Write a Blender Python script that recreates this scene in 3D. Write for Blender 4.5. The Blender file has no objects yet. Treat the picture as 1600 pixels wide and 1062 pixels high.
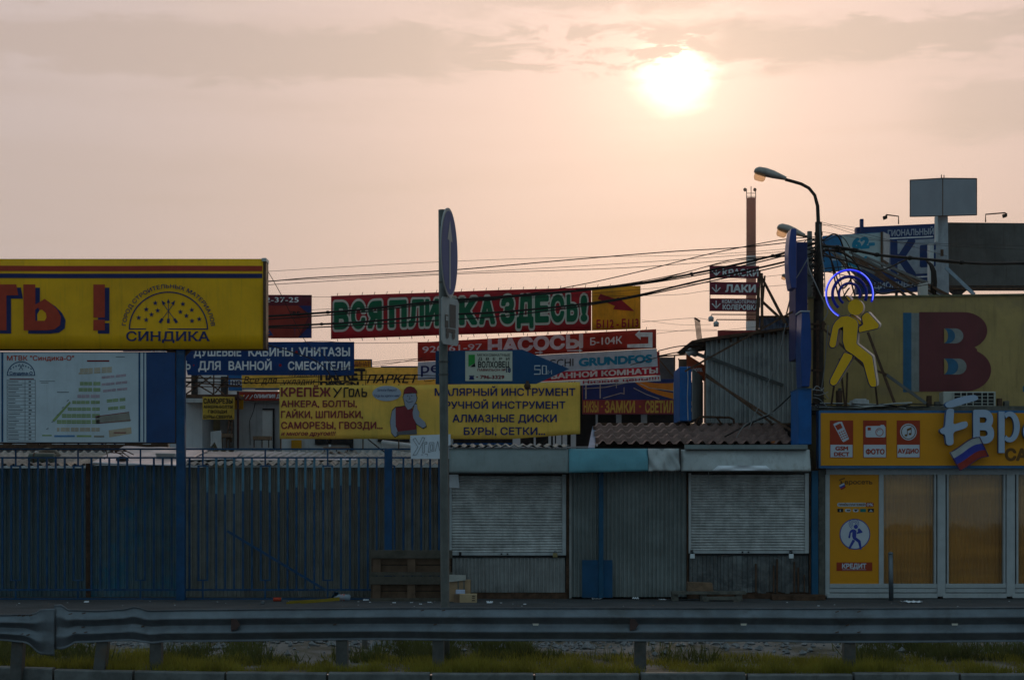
import bpy, math, random
import numpy as np
from mathutils import Vector
random.seed(7); RNG = np.random.default_rng(7)
BACK_LOW=(.225,.335,.375); BACK_HIGH=(.215,.345,.405); SUN_POWER=1.2
R = math.radians
C = bpy.context.scene.collection
SC = bpy.context.scene
# ------------------------------------------------------------------ camera, sky, sun, exposure
F = 3000.0; CX = 800.0; HY = 798.0; HC = 1.52      # focal length in photo pixels, horizon row, eye height
SUN_AZ = math.atan((1055 - CX) / F); SUN_EL = math.atan((HY - 122) / F)
cam = bpy.data.cameras.new('camera'); co = bpy.data.objects.new('camera', cam); C.objects.link(co)
co.location = (0, 0, HC); co.rotation_euler = (R(90), 0, 0)
cam.lens = F / 1600 * 36; cam.sensor_width = 36; cam.shift_y = (HY - 531) / 1600
cam.clip_start = 0.1; cam.clip_end = 6000
SC.camera = co

def W(px, py, Y):
    return Vector(((px - CX) * Y / F, Y, HC - (py - HY) * Y / F))

class N:
    """tiny node-expression helper"""
    def __init__(s, nt): s.nt = nt
    def new(s, t, **k):
        n = s.nt.nodes.new(t)
        for a, b in k.items(): setattr(n, a, b)
        return n
    def put(s, sock, v):
        if isinstance(v, bpy.types.NodeSocket): s.nt.links.new(v, sock)
        else: sock.default_value = v
    def m(s, op, a, b=0.0, c=0.0, clamp=False):
        n = s.new('ShaderNodeMath', operation=op, use_clamp=clamp)
        s.put(n.inputs[0], a); s.put(n.inputs[1], b); s.put(n.inputs[2], c)
        return n.outputs[0]
    def ss(s, x, a, b):          # smoothstep from a to b
        n = s.new('ShaderNodeMapRange', interpolation_type='SMOOTHSTEP')
        s.put(n.inputs['Value'], x); n.inputs['From Min'].default_value = a; n.inputs['From Max'].default_value = b
        return n.outputs['Result']
    def mix(s, f, a, b, bt='MIX'):
        n = s.new('ShaderNodeMix', data_type='RGBA', blend_type=bt); n.clamp_factor = True
        s.put(n.inputs['Factor'], f)
        s.put(n.inputs[6], a if isinstance(a, bpy.types.NodeSocket) else (*a, 1)); s.put(n.inputs[7], b if isinstance(b, bpy.types.NodeSocket) else (*b, 1))
        return n.outputs[2]
    def noise(s, vec, scale, detail=3.0, rough=.55, dist=0.0):
        n = s.new('ShaderNodeTexNoise'); s.put(n.inputs['Vector'], vec)
        n.inputs['Scale'].default_value = scale; n.inputs['Detail'].default_value = detail
        n.inputs['Roughness'].default_value = rough; n.inputs['Distortion'].default_value = dist
        return n.outputs[0]
    def vec(s, x, y, z=0.0):
        n = s.new('ShaderNodeCombineXYZ'); s.put(n.inputs[0], x); s.put(n.inputs[1], y); s.put(n.inputs[2], z)
        return n.outputs[0]

w = bpy.data.worlds.new('World'); SC.world = w; w.use_nodes = True
nt = w.node_tree; nt.nodes.clear(); n = N(nt)
tc = n.new('ShaderNodeTexCoord'); sep = n.new('ShaderNodeSeparateXYZ'); nt.links.new(tc.outputs['Generated'], sep.inputs[0])
X, Yd, Z = sep.outputs
az = n.m('ARCTAN2', X, Yd)
hyp = n.m('SQRT', n.m('ADD', n.m('MULTIPLY', X, X), n.m('MULTIPLY', Yd, Yd)))
el = n.m('ARCTAN2', Z, hyp)                                   # radians
daz = n.m('SUBTRACT', az, SUN_AZ); dele = n.m('SUBTRACT', el, SUN_EL)
sd = (math.sin(SUN_AZ) * math.cos(SUN_EL), math.cos(SUN_AZ) * math.cos(SUN_EL), math.sin(SUN_EL))
dot = n.m('ADD', n.m('ADD', n.m('MULTIPLY', X, sd[0]), n.m('MULTIPLY', Yd, sd[1])), n.m('MULTIPLY', Z, sd[2]))
ang = n.m('ARCCOSINE', n.m('MINIMUM', dot, 0.9999999))
# clear sky seen through a thick evening haze
sky = n.new('ShaderNodeTexSky', sky_type='NISHITA'); sky.sun_disc = False
sky.sun_elevation = SUN_EL; sky.sun_rotation = SUN_AZ; sky.dust_density = 4; sky.air_density = 1.5
front = n.mix(n.ss(el, 0.0, 0.30), (.575, .43, .40), (.70, .545, .525))
front = n.mix(n.ss(az, 0.02, -0.30), front, n.mix(n.ss(el, .0, .3), (.47, .395, .39), (.63, .525, .515)))
back = n.mix(n.ss(el, 0.0, 1.0), BACK_LOW, BACK_HIGH)
base = n.mix(n.ss(ang, 0.42, 1.3), front, back)
# clouds: long flat banks with ragged edges
cv = n.vec(n.m('MULTIPLY', az, 9.0), n.m('MULTIPLY', el, 46.0), 0.3)
n1 = n.noise(cv, 1.0, 6, .6, .4)
n2 = n.noise(n.vec(n.m('MULTIPLY', az, 30.0), n.m('MULTIPLY', el, 95.0), 2.0), 1.0, 5, .62, .6)
wv = n.m('MULTIPLY', n.m('SUBTRACT', n1, .5), .034)
wv = n.m('ADD', wv, n.m('MULTIPLY', n.m('SUBTRACT', n2, .5), .020))
elw = n.m('ADD', el, wv)
def band(e0, e1, soft, x=None):
    a = n.m('MULTIPLY', n.ss(elw, e0 - soft, e0 + soft), n.ss(elw, e1 + soft, e1 - soft))
    return a if x is None else n.m('MULTIPLY', a, x)
lo = band(.221, .2455, .004, n.ss(n.m('ADD', az, wv), .005, -.05))
ro = band(.2285, .2485, .003, n.ss(n.m('ADD', az, n.m('MULTIPLY', wv, 1.0)), .085, .115))
tp = band(.2555, .30, .004, n.m('MULTIPLY', n.ss(az, -.08, .02), n.ss(az, .16, .10)))
lo2 = n.m('MULTIPLY', band(.150, .182, .012, n.ss(az, -.0, -.12)), .35)
ro2 = n.m('MULTIPLY', band(.185, .214, .006, n.ss(az, .19, .235)), .8)
lo3 = n.m('MULTIPLY', band(.205, .217, .005, n.ss(az, -.2, -.26)), .45)
gap = n.m('MULTIPLY', n.ss(n2, .45, .55), n.m('MULTIPLY', band(.226, .250, .005), n.m('MULTIPLY', n.ss(az, -.10, -.02), n.ss(az, .22, .13))))
cl = n.m('MAXIMUM', n.m('MAXIMUM', lo, ro), n.m('MAXIMUM', n.m('MULTIPLY', tp, .8), n.m('MAXIMUM', n.m('MAXIMUM', lo2, ro2), n.m('MAXIMUM', lo3, n.m('MULTIPLY', gap, .95)))))
streak = n.noise(n.vec(n.m('MULTIPLY', az, 5.0), n.m('MULTIPLY', el, 60.0), 4.0), 1.0, 6, .55, .3)
base = n.mix(n.m('MULTIPLY', n.ss(streak, .45, .75), .35), base, n.mix(n.ss(ang, .5, 1.8), (.50, .395, .36), (.22, .25, .32)))
base = n.mix(n.m('MULTIPLY', n.m('MULTIPLY', n.ss(n.noise(cv, 1.6, 6, .6), .52, .72), n.ss(el, .24, .27)), .8), base, n.mix(n.ss(ang, .5, 1.8), (.72, .58, .52), (.34, .38, .46)))
col = n.mix(n.m('MULTIPLY', cl, .95), base, n.mix(n.ss(ang, .5, 1.8), (.545, .44, .415), (.22, .25, .32)))
# warm scattering round the veiled sun, and the disc itself showing through
ell = n.m('SQRT', n.m('ADD', n.m('MULTIPLY', daz, daz), n.m('MULTIPLY', n.m('MULTIPLY', dele, dele), 1.25)))
def gauss(x, s_, a): return n.m('MULTIPLY', n.m('EXPONENT', n.m('MULTIPLY', n.m('MULTIPLY', x, x), -1.0 / (2 * s_ * s_))), a)
g1 = gauss(ell, .105, .25); g2 = gauss(ell, .030, .36)
disc = n.m('MULTIPLY', n.ss(n.m('ADD', ell, n.m('MULTIPLY', n.m('SUBTRACT', n2, .5), .016)), .028, .001), 1.0)
veil = n.m('SUBTRACT', 1.0, n.m('MULTIPLY', n.m('MAXIMUM', cl, n.m('MULTIPLY', gap, 1.1)), .86))
g1 = n.m('MULTIPLY', g1, n.m('SUBTRACT', 1.0, n.m('MULTIPLY', cl, .45))); g2 = n.m('MULTIPLY', g2, n.m('SUBTRACT', 1.0, n.m('MULTIPLY', cl, .6)))
addc = n.mix(1.0, (1.0, .64, .50), n.vec(g1, g1, g1), 'MULTIPLY')
add2 = n.mix(1.0, (1.0, .70, .46), n.vec(g2, g2, g2), 'MULTIPLY')
dv = n.m('MULTIPLY', disc, n.m('MULTIPLY', veil, 1.5))
add3 = n.mix(1.0, (1.0, .82, .55), n.vec(dv, dv, dv), 'MULTIPLY')
col = n.mix(1.0, n.mix(1.0, n.mix(1.0, col, addc, 'ADD'), add2, 'ADD'), add3, 'ADD')
bg1 = n.new('ShaderNodeBackground'); nt.links.new(sky.outputs[0], bg1.inputs[0]); bg1.inputs[1].default_value = 0.05
bg2 = n.new('ShaderNodeBackground'); n.put(bg2.inputs[0], col); bg2.inputs[1].default_value = 1.0
mx = n.new('ShaderNodeMixShader'); mx.inputs[0].default_value = 0.92
nt.links.new(bg1.outputs[0], mx.inputs[1]); nt.links.new(bg2.outputs[0], mx.inputs[2])
out = n.new('ShaderNodeOutputWorld'); nt.links.new(mx.outputs[0], out.inputs[0])
w.cycles.sampling_method = 'MANUAL'; w.cycles.sample_map_resolution = 1024

sl = bpy.data.lights.new('sun', 'SUN'); so = bpy.data.objects.new('sun', sl); C.objects.link(so)
sl.energy = SUN_POWER; sl.angle = R(2.5); sl.color = (1, .74, .50)
so.rotation_euler = Vector(sd).to_track_quat('Z', 'Y').to_euler(); so.location = (3, 30, 20)
SC.view_settings.view_transform = 'Standard'; SC.view_settings.look = 'None'
SC.view_settings.exposure = 0.0; SC.view_settings.gamma = 1; SC.view_settings.use_curve_mapping = False
# ------------------------------------------------------------------ materials
MATS = {}
def M(name, rgb, rough=.6, metal=0.0, var=.18, scale=6.0, trans=0.0, rgb2=None, mask=None, bump=0.0, bscale=60.0, emit=0.0, streak=0.0, spec=.22, panel=0.0, pw=.95):
    if name in MATS: return MATS[name]
    m = bpy.data.materials.new(name); m.use_nodes = True; nt = m.node_tree; n = N(nt)
    b = nt.nodes['Principled BSDF']; MATS[name] = m
    g = n.new('ShaderNodeNewGeometry'); pos = g.outputs['Position']
    c = n.mix(0.0, rgb, rgb)
    if var:
        f = n.noise(pos, scale, 5, .65)
        c = n.mix(n.m('MULTIPLY', n.ss(f, .3, .7), 1.0), tuple(v * (1 - var) for v in rgb), tuple(min(1, v * (1 + var * .6)) for v in rgb))
    if rgb2 is not None:
        f2 = n.ss(n.noise(pos, mask[0], 6, .7, .3), mask[1], mask[2])
        c = n.mix(f2, c, rgb2)
    if panel:
        sp = n.new('ShaderNodeSeparateXYZ'); nt.links.new(pos, sp.inputs[0]); fl_ = n.m('FLOOR', n.m('DIVIDE', sp.outputs[0], pw))
        c = n.mix(n.m('MULTIPLY', n.ss(n.noise(n.vec(n.m('MULTIPLY', fl_, 3.37), 5.5, 1.0), 1.0, 0, .5), .3, .7), panel), c, tuple(v * .55 for v in rgb))
    if streak:
        mp = n.new('ShaderNodeMapping'); nt.links.new(pos, mp.inputs[0]); mp.inputs['Scale'].default_value = (14, 14, .9)
        s_ = n.ss(n.noise(mp.outputs[0], 1.0, 5, .7), .5, .72)
        c = n.mix(n.m('MULTIPLY', s_, streak), c, (.07, .05, .035))
    n.put(b.inputs['Base Color'], c)
    b.inputs['Roughness'].default_value = rough; b.inputs['Metallic'].default_value = metal
    b.inputs['Specular IOR Level'].default_value = spec
    if bump:
        bm_ = n.new('ShaderNodeBump'); bm_.inputs['Strength'].default_value = bump; bm_.inputs['Distance'].default_value = .02
        nt.links.new(n.noise(pos, bscale, 5, .65), bm_.inputs['Height']); nt.links.new(bm_.outputs[0], b.inputs['Normal'])
    if emit:
        b.inputs['Emission Color'].default_value = (*rgb, 1); b.inputs['Emission Strength'].default_value = emit
    if trans:
        t = n.new('ShaderNodeBsdfTranslucent'); n.put(t.inputs[0], c)
        x = n.new('ShaderNodeMixShader'); x.inputs[0].default_value = trans
        o = nt.nodes['Material Output']
        nt.links.new(b.outputs[0], x.inputs[1]); nt.links.new(t.outputs[0], x.inputs[2]); nt.links.new(x.outputs[0], o.inputs[0])
    return m

# ------------------------------------------------------------------ meshes
class MB:
    def __init__(s): s.v = []; s.f = []; s.k = []; s.mi = 0
    def add(s, vs, fs):
        b = len(s.v); s.v += [tuple(p) for p in vs]; s.f += [tuple(b + i for i in f) for f in fs]; s.k += [s.mi] * len(fs); return s
    def box(s, x0, x1, y0, y1, z0, z1):
        vs = [(x, y, z) for x in (x0, x1) for y in (y0, y1) for z in (z0, z1)]
        return s.add(vs, [(0, 1, 3, 2), (4, 6, 7, 5), (0, 4, 5, 1), (2, 3, 7, 6), (0, 2, 6, 4), (1, 5, 7, 3)])
    def pbox(s, x0, y0, x1, y1, Y, d):             # a box whose front covers that rectangle of the view at distance Y
        a = W(x0, y1, Y); b = W(x1, y0, Y); return s.box(a.x, b.x, Y, Y + d, a.z, b.z)
    def quad(s, a, b, c, d): return s.add([a, b, c, d], [(0, 1, 2, 3)])
    def prism(s, pts, d, side=None):               # closed outline of 3D points, swept by vector d; side = material index of the walls
        n_ = len(pts); d = Vector(d); q = [Vector(p) + d for p in pts]; m0 = s.mi
        s.add(list(pts) + q, [tuple(range(n_)), tuple(reversed(range(n_, 2 * n_)))])
        if side is not None: s.mi = side
        b = len(s.v) - 2 * n_
        for i in range(n_):
            j = (i + 1) % n_; s.f.append((b + i, b + n_ + i, b + n_ + j, b + j)); s.k.append(s.mi)
        s.mi = m0; return s
    def ppoly(s, pts, Y, d=.02, side=None): return s.prism([W(x, y, Y) for x, y in pts], (0, d, 0), side)
    def flat(s, pts, S, off=-.004): return s.add([S(x, y, off) for x, y in pts], [tuple(range(len(pts)))])
    def frect(s, x0, y0, x1, y1, S, off=-.004, n_=1):
        for i in range(n_):
            a = x0 + (x1 - x0) * i / n_; b = x0 + (x1 - x0) * (i + 1) / n_
            s.flat([(a, y0), (b, y0), (b, y1), (a, y1)], S, off)
        return s
    def tube(s, pts, r, n_=6, cap=True, closed=False):
        pts = [Vector(p) for p in pts]; L = len(pts); b = len(s.v)
        rs = r if isinstance(r, (list, tuple)) else [r] * L
        for i, p in enumerate(pts):
            if closed: t = pts[(i + 1) % L] - pts[i - 1]
            else: t = pts[min(i + 1, L - 1)] - pts[max(i - 1, 0)]
            if t.length < 1e-9: t = Vector((0, 0, 1))
            t.normalize(); u = t.cross(Vector((0, 1, 0)))
            if u.length < .1: u = t.cross(Vector((1, 0, 0)))
            u.normalize(); v = t.cross(u)
            for k in range(n_):
                a = 2 * math.pi * k / n_; s.v.append(tuple(p + (u * math.cos(a) + v * math.sin(a)) * rs[i]))
        for i in range(L if closed else L - 1):
            j = (i + 1) % L
            for k in range(n_):
                k2 = (k + 1) % n_; s.f.append((b + i * n_ + k, b + i * n_ + k2, b + j * n_ + k2, b + j * n_ + k)); s.k.append(s.mi)
        if cap and not closed:
            s.f.append(tuple(b + k for k in reversed(range(n_)))); s.f.append(tuple(b + (L - 1) * n_ + k for k in range(n_))); s.k += [s.mi] * 2
        return s
    def bar(s, a, b, w_, d_):                      # a straight rectangular bar between two points
        a = Vector(a); b = Vector(b); t = (b - a).normalized(); u = t.cross(Vector((0, 1, 0)))
        if u.length < .1: u = Vector((1, 0, 0))
        u = u.normalized() * w_ / 2; v = t.cross(u).normalized() * d_ / 2
        vs = [p + i * u + j * v for p in (a, b) for i, j in ((-1, -1), (1, -1), (1, 1), (-1, 1))]
        return s.add(vs, [(0, 1, 2, 3), (7, 6, 5, 4), (0, 4, 5, 1), (1, 5, 6, 2), (2, 6, 7, 3), (3, 7, 4, 0)])
    def grid(s, fn, nu, nv):
        b = len(s.v)
        for j in range(nv + 1):
            for i in range(nu + 1): s.v.append(tuple(fn(i / nu, j / nv)))
        for j in range(nv):
            for i in range(nu):
                a = b + j * (nu + 1) + i; s.f.append((a, a + 1, a + nu + 2, a + nu + 1)); s.k.append(s.mi)
        return s
    def ell(s, c, rx, ry, rz, nu=14, nv=8):
        return s.grid(lambda u, v: (c[0] + rx * math.cos(2 * math.pi * u) * math.sin(math.pi * v), c[1] + ry * math.sin(2 * math.pi * u) * math.sin(math.pi * v), c[2] + rz * math.cos(math.pi * v)), nu, nv)

ORG = {}
def wloc(o): return ORG.get(o.name, Vector((0, 0, 0)))
def thing(name, label, cat, loc, group=None, kind=None):
    o = bpy.data.objects.new(name, None); C.objects.link(o); o.location = loc; o.empty_display_size = .2
    ORG[o.name] = Vector(loc); o['label'] = label; o['category'] = cat
    if group: o['group'] = group
    if kind: o['kind'] = kind
    return o
def obj(name, mb, mats, parent=None, loc=None, label=None, smooth=False, bevel=0.0, thick=0.0):
    """link the shape as ONE mesh object; coordinates in mb are world ones"""
    if not isinstance(mats, (list, tuple)): mats = [mats]
    base = wloc(parent) if parent else Vector((0, 0, 0)); l = Vector(loc) if loc is not None else base
    if isinstance(mb, tuple): vs, fs, ks = mb[0], mb[1], None
    else: vs, fs, ks = mb.v, mb.f, mb.k
    me = bpy.data.meshes.new(name); a = np.array(vs, dtype=float) - np.array(l)
    me.from_pydata(a.tolist(), [], fs)
    for m in mats: me.materials.append(m)
    if ks and len(mats) > 1: me.polygons.foreach_set('material_index', ks)
    me.update()
    if smooth: me.polygons.foreach_set('use_smooth', [True] * len(me.polygons))
    o = bpy.data.objects.new(name, me); C.objects.link(o); o.location = l - base; ORG[o.name] = l
    if parent: o.parent = parent
    if label: o['label'] = label
    if bevel:
        b = o.modifiers.new('bevel', 'BEVEL'); b.width = bevel; b.segments = 2; b.limit_method = 'ANGLE'
    if thick:
        t = o.modifiers.new('solid', 'SOLIDIFY'); t.thickness = thick
    return o
def tag(o, label, cat, group=None):
    o['label'] = label; o['category'] = cat
    if group: o['group'] = group
    return o
def structure(name, mb, mats, **k):
    o = obj(name, mb, mats, **k); o['kind'] = 'structure'; return o
def stuff(name, mb, mats, label, cat, **k):
    o = obj(name, mb, mats, **k); o['kind'] = 'stuff'; o['label'] = label; o['category'] = cat; return o
def dup(root, loc, rotz=None, label=None):
    r = root.copy(); C.objects.link(r); r.location = loc
    if rotz is not None: r.rotation_euler = (0, 0, rotz)
    if label: r['label'] = label
    for ch in list(root.children):
        c = ch.copy(); C.objects.link(c); c.parent = r
        for g in ch.children:
            d = g.copy(); C.objects.link(d); d.parent = c
    return r

# ------------------------------------------------------------------ a sign face: picture coordinates -> a point on that face
class S:
    def __init__(s, Y, slope=0.0, xr=0.0, wave=0.0, wl=140.0, ph=0.0, sag=0.0, skew=0.0):
        s.Y, s.sl, s.xr, s.w, s.wl, s.ph, s.sag = Y, slope, xr, wave, wl, ph, sag
    def __call__(s, px, py, d=0.0):
        Y = s.Y(px) if callable(s.Y) else s.Y
        q = py + s.sl * (px - s.xr)
        if s.w: Y = Y + s.w * (math.sin(px / s.wl * 6.283 + s.ph + py * .012) + .45 * math.sin(px / s.wl * 15.1 + 1.7 * s.ph - py * .05))
        p = W(px, q, s.Y(px) if callable(s.Y) else s.Y); p.y = Y + d
        return p

# ------------------------------------------------------------------ lettering: outlines -> distance field -> clean, non-overlapping mesh
_oc = {}
def outlines(body):
    if body in _oc: return _oc[body]
    c = bpy.data.curves.new('t', 'FONT'); c.body = body; c.fill_mode = 'NONE' if hasattr(c, 'fill_mode') else 'NONE'; c.resolution_u = 4
    o = bpy.data.objects.new('t', c); C.objects.link(o)
    dg = bpy.context.evaluated_depsgraph_get(); me = o.evaluated_get(dg).to_mesh()
    vs = np.array([v.co[:2] for v in me.vertices]); adj = {}
    for e in me.edges:
        a, b = e.vertices; adj.setdefault(a, []).append(b); adj.setdefault(b, []).append(a)
    seen = set(); loops = []
    for e in me.edges:
        a = e.vertices[0]
        if a in seen: continue
        lp = [a]; seen.add(a); cur = e.vertices[1]
        while cur not in seen:
            seen.add(cur); lp.append(cur); nx = [q for q in adj[cur] if q not in seen]
            if not nx: break
            cur = nx[0]
        loops.append(vs[lp])
    bpy.data.objects.remove(o); bpy.data.curves.remove(c)
    # orientation: the edge list keeps spline order, so signs stay consistent
    _oc[body] = loops; return loops
CAP = None
def field_mesh(loops, h, off=0.0, boxes=()):
    P = np.concatenate(loops); pad = off + 2 * h
    x0, y0 = P.min(0) - pad; x1, y1 = P.max(0) + pad
    for b in boxes: x0 = min(x0, b[0] - pad); x1 = max(x1, b[2] + pad); y0 = min(y0, b[1] - pad); y1 = max(y1, b[3] + pad)
    nx = int((x1 - x0) / h) + 2; ny = int((y1 - y0) / h) + 2
    xs = x0 + h * np.arange(nx); ys = y0 + h * np.arange(ny)
    D = np.full((ny, nx), 1e3); WN = np.zeros((ny, nx), int)
    for L in loops:
        A = L; B = np.roll(L, -1, 0)
        lx0, ly0 = L.min(0) - pad; lx1, ly1 = L.max(0) + pad
        i0 = max(0, int((lx0 - x0) / h)); i1 = min(nx, int((lx1 - x0) / h) + 2); j0 = max(0, int((ly0 - y0) / h)); j1 = min(ny, int((ly1 - y0) / h) + 2)
        gx, gy = np.meshgrid(xs[i0:i1], ys[j0:j1]); p = np.stack([gx.ravel(), gy.ravel()], 1)
        d = B - A; l2 = (d ** 2).sum(1) + 1e-12
        t = np.clip(((p[:, None] - A) * d).sum(2) / l2, 0, 1); q = p[:, None] - A - t[..., None] * d
        dist = np.sqrt((q ** 2).sum(2).min(1)).reshape(gx.shape)
        up = (A[None, :, 1] <= p[:, 1:2]) & (B[None, :, 1] > p[:, 1:2]); dn = (B[None, :, 1] <= p[:, 1:2]) & (A[None, :, 1] > p[:, 1:2])
        cr = d[None, :, 0] * (p[:, 1:2] - A[None, :, 1]) - (p[:, 0:1] - A[None, :, 0]) * d[None, :, 1]
        wn = ((up & (cr > 0)).sum(1) - (dn & (cr < 0)).sum(1)).reshape(gx.shape)
        D[j0:j1, i0:i1] = np.minimum(D[j0:j1, i0:i1], dist); WN[j0:j1, i0:i1] += wn
    F_ = np.where(WN != 0, -D, D) - off
    # where contours overlap inside the union, their outlines are not an edge
    if len(boxes):
        gx, gy = np.meshgrid(xs, ys)
        for (a, b, c, d) in boxes:
            F_ = np.minimum(F_, np.maximum(np.maximum(a - gx, gx - c), np.maximum(b - gy, gy - d)))
    F_ = np.where(np.abs(F_) < 1e-6, 1e-6, F_)
    vs = []; fs = []; idx = {}
    def vert(key, p):
        if key not in idx: idx[key] = len(vs); vs.append(p)
        return idx[key]
    ins = F_ < 0
    full = ins[:-1, :-1] & ins[1:, :-1] & ins[:-1, 1:] & ins[1:, 1:]
    anyi = ins[:-1, :-1] | ins[1:, :-1] | ins[:-1, 1:] | ins[1:, 1:]
    for j in range(ny - 1):
        i = 0
        row = np.nonzero(anyi[j])[0]
        skip = -1
        for i in row:
            if i < skip: continue
            if full[j, i]:
                e = i
                while e < nx - 1 and full[j, e]: e += 1
                skip = e
                a = vert((0, j, i), (xs[i], ys[j])); b = vert((0, j, e), (xs[e], ys[j])); c = vert((0, j + 1, e), (xs[e], ys[j + 1])); d = vert((0, j + 1, i), (xs[i], ys[j + 1]))
                fs.append((a, b, c, d)); continue
            cs = [(j, i), (j, i + 1), (j + 1, i + 1), (j + 1, i)]; poly = []
            for k in range(4):
                (ja, ia), (jb, ib) = cs[k], cs[(k + 1) % 4]; fa = F_[ja, ia]; fb = F_[jb, ib]
                if fa < 0: poly.append(vert((0, ja, ia), (xs[ia], ys[ja])))
                if (fa < 0) != (fb < 0):
                    t = fa / (fa - fb); key = (1,) + tuple(sorted(((ja, ia), (jb, ib))))
                    poly.append(vert(key, (xs[ia] + (xs[ib] - xs[ia]) * t, ys[ja] + (ys[jb] - ys[ja]) * t)))
            if len(poly) > 2: fs.append(tuple(poly))
    return np.array(vs), fs
_tc = {}
def text2d(body, off=0.0, slab=0.0, res=18):
    key = (body, off, slab, res)
    if key in _tc: return _tc[key]
    global CAP
    if CAP is None: CAP = max(l[:, 1].max() for l in outlines('Н'))
    loops = outlines(body); boxes = []
    if slab:
        for L in loops:
            B = np.roll(L, -1, 0)
            for a, b in zip(L, B):
                dx = abs(a[0] - b[0]); dy = abs(a[1] - b[1])
                if dy > .004 or not (.05 < dx < .22): continue
                x0, x1 = min(a[0], b[0]) - slab, max(a[0], b[0]) + slab; t = .075
                if abs(a[1]) < .01: boxes.append((x0, 0, x1, t))
                elif abs(a[1] - CAP) < .01: boxes.append((x0, CAP - t, x1, CAP))
    r = field_mesh(loops, CAP / res, off, boxes); _tc[key] = r; return r
def T(mb, SF, body, x0, x1, yt, yb, off=.02, slab=0.0, ital=0.0, d=-.008, res=None, solid=0.0):
    """letters fitted to x0..x1, capitals between yt (top) and yb (baseline), on the face SF"""
    res = res or (14 if yb - yt < 12 else 20 if yb - yt < 25 else 30)
    vs, fs = text2d(body, off, slab, res)
    q = np.array(vs); q = q.copy()
    sy = (yb - yt) / CAP
    if ital: q[:, 0] = q[:, 0] + q[:, 1] * ital
    mn, mx_ = q[:, 0].min(), q[:, 0].max(); sx = (x1 - x0) / (mx_ - mn)
    pts = [SF(x0 + (a - mn) * sx, yb - b * sy, d) for a, b in q]
    if not solid: mb.add(pts, fs)
    else: extrude(mb, pts, fs, solid)
def extrude(mb, pts, fs, depth, side=None):
    b = len(mb.v); n_ = len(pts); m0 = mb.mi
    mb.v += [tuple(p) for p in pts] + [(p[0], p[1] + depth, p[2]) for p in pts]
    cnt = {}
    for f in fs:
        mb.f.append(tuple(b + i for i in f)); mb.k.append(m0)
        for i in range(len(f)): e = (f[i], f[(i + 1) % len(f)]); cnt[e] = 1
    if side is not None: mb.mi = side
    seg = {}
    for (i, j) in cnt:
        if (j, i) not in cnt:
            mb.f.append((b + i, b + n_ + i, b + n_ + j, b + j)); mb.k.append(mb.mi)
    mb.mi = m0
# ------------------------------------------------------------------ palette
asphalt = M('asphalt', (.075, .075, .08), .85, var=.25, scale=1.2, rgb2=(.045, .045, .048), mask=(.35, .45, .7), bump=.5, bscale=90)
roadm = M('road_asphalt', (.05, .05, .052), .85, var=.2, scale=2, bump=.4)
soil = M('soil', (.10, .085, .065), .95, var=.4, scale=3, rgb2=(.06, .055, .04), mask=(1.2, .4, .6), bump=.8, bscale=25)
kerbm = M('kerb_concrete', (.15, .155, .155), .85, var=.3, scale=5, rgb2=(.09, .09, .085), mask=(3, .5, .7), bump=.4)
galv = M('galvanised_steel', (.15, .17, .195), .42, .6, var=.22, scale=3.5, rgb2=(.10, .105, .11), mask=(2.2, .5, .75), streak=.0, bump=.1, bscale=35)
galvd = M('dirty_galvanised_post', (.10, .10, .098), .6, .4, var=.3, scale=6, rgb2=(.13, .10, .08), mask=(5, .5, .7), bump=.2)
bluep = M('blue_fence_paint', (.007, .058, .15), .5, var=.25, scale=6, rgb2=(.06, .09, .13), mask=(4, .58, .72))
bluep2 = M('bright_blue_paint', (.005, .095, .31), .45, var=.2, scale=4)
navy = M('navy_print', (.012, .02, .11), .55, var=.1)
redp = M('red_print', (.42, .045, .02), .55, var=.12)
dkred = M('maroon_print', (.20, .02, .03), .55, var=.12)
black = M('black_print', (.012, .012, .014), .6, var=0)
whitep = M('white_print', (.72, .72, .74), .6, var=.06)
yel = M('yellow_vinyl', (.95, .47, .006), .45, var=.16, scale=.9, streak=.16, trans=.10, bump=.35, bscale=2.2)
yel_b = M('yellow_banner', (.84, .55, .10), .6, bump=.5, bscale=3.5, streak=.15, var=.12, scale=2, trans=.22)
yel_p = M('yellow_print_small', (.78, .52, .08), .6, var=.2, streak=.15, trans=.2)
org = M('orange_banner', (.72, .36, .02), .6, var=.25, scale=1.8, streak=.22, bump=.5, bscale=4, trans=.35)
redb = M('red_banner', (.42, .02, .03), .6, var=.25, scale=1.8, streak=.22, bump=.5, bscale=4, trans=.35)
redb2 = M('brick_red_banner', (.45, .05, .035), .6, var=.25, scale=1.8, streak=.22, bump=.5, bscale=4, trans=.35)
blub = M('blue_banner', (.006, .055, .22), .6, var=.25, scale=1.8, streak=.22, bump=.5, bscale=4, trans=.25)
grn = M('green_print', (.010, .15, .07), .55, var=.12, scale=5, trans=.3)
wht_t = M('white_banner_print', (.82, .83, .86), .6, var=.2, streak=.12, trans=.08)
ltb = M('pale_blue_banner', (.50, .57, .66), .6, var=.15, streak=.12, bump=.5, bscale=4, trans=.35)
cyan = M('cyan_print', (.01, .25, .42), .5, var=.08, trans=.2)
rust = M('rusty_steel', (.10, .055, .035), .8, .1, var=.4, scale=9, bump=.3)
dark = M('dark_interior', (.02, .02, .022), .9, var=.2)
cable = M('cable_rubber', (.012, .011, .011), .6, var=0)
wood = M('weathered_wood', (.20, .125, .08), .85, var=.35, scale=7, rgb2=(.11, .08, .06), mask=(6, .5, .7), bump=.4, bscale=70)
greyw = M('old_grey_wood', (.13, .125, .11), .9, var=.35, scale=7, bump=.4)
card = M('cardboard', (.34, .22, .13), .85, var=.12, scale=9)
paper = M('paper', (.74, .76, .82), .7, var=.05)
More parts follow.
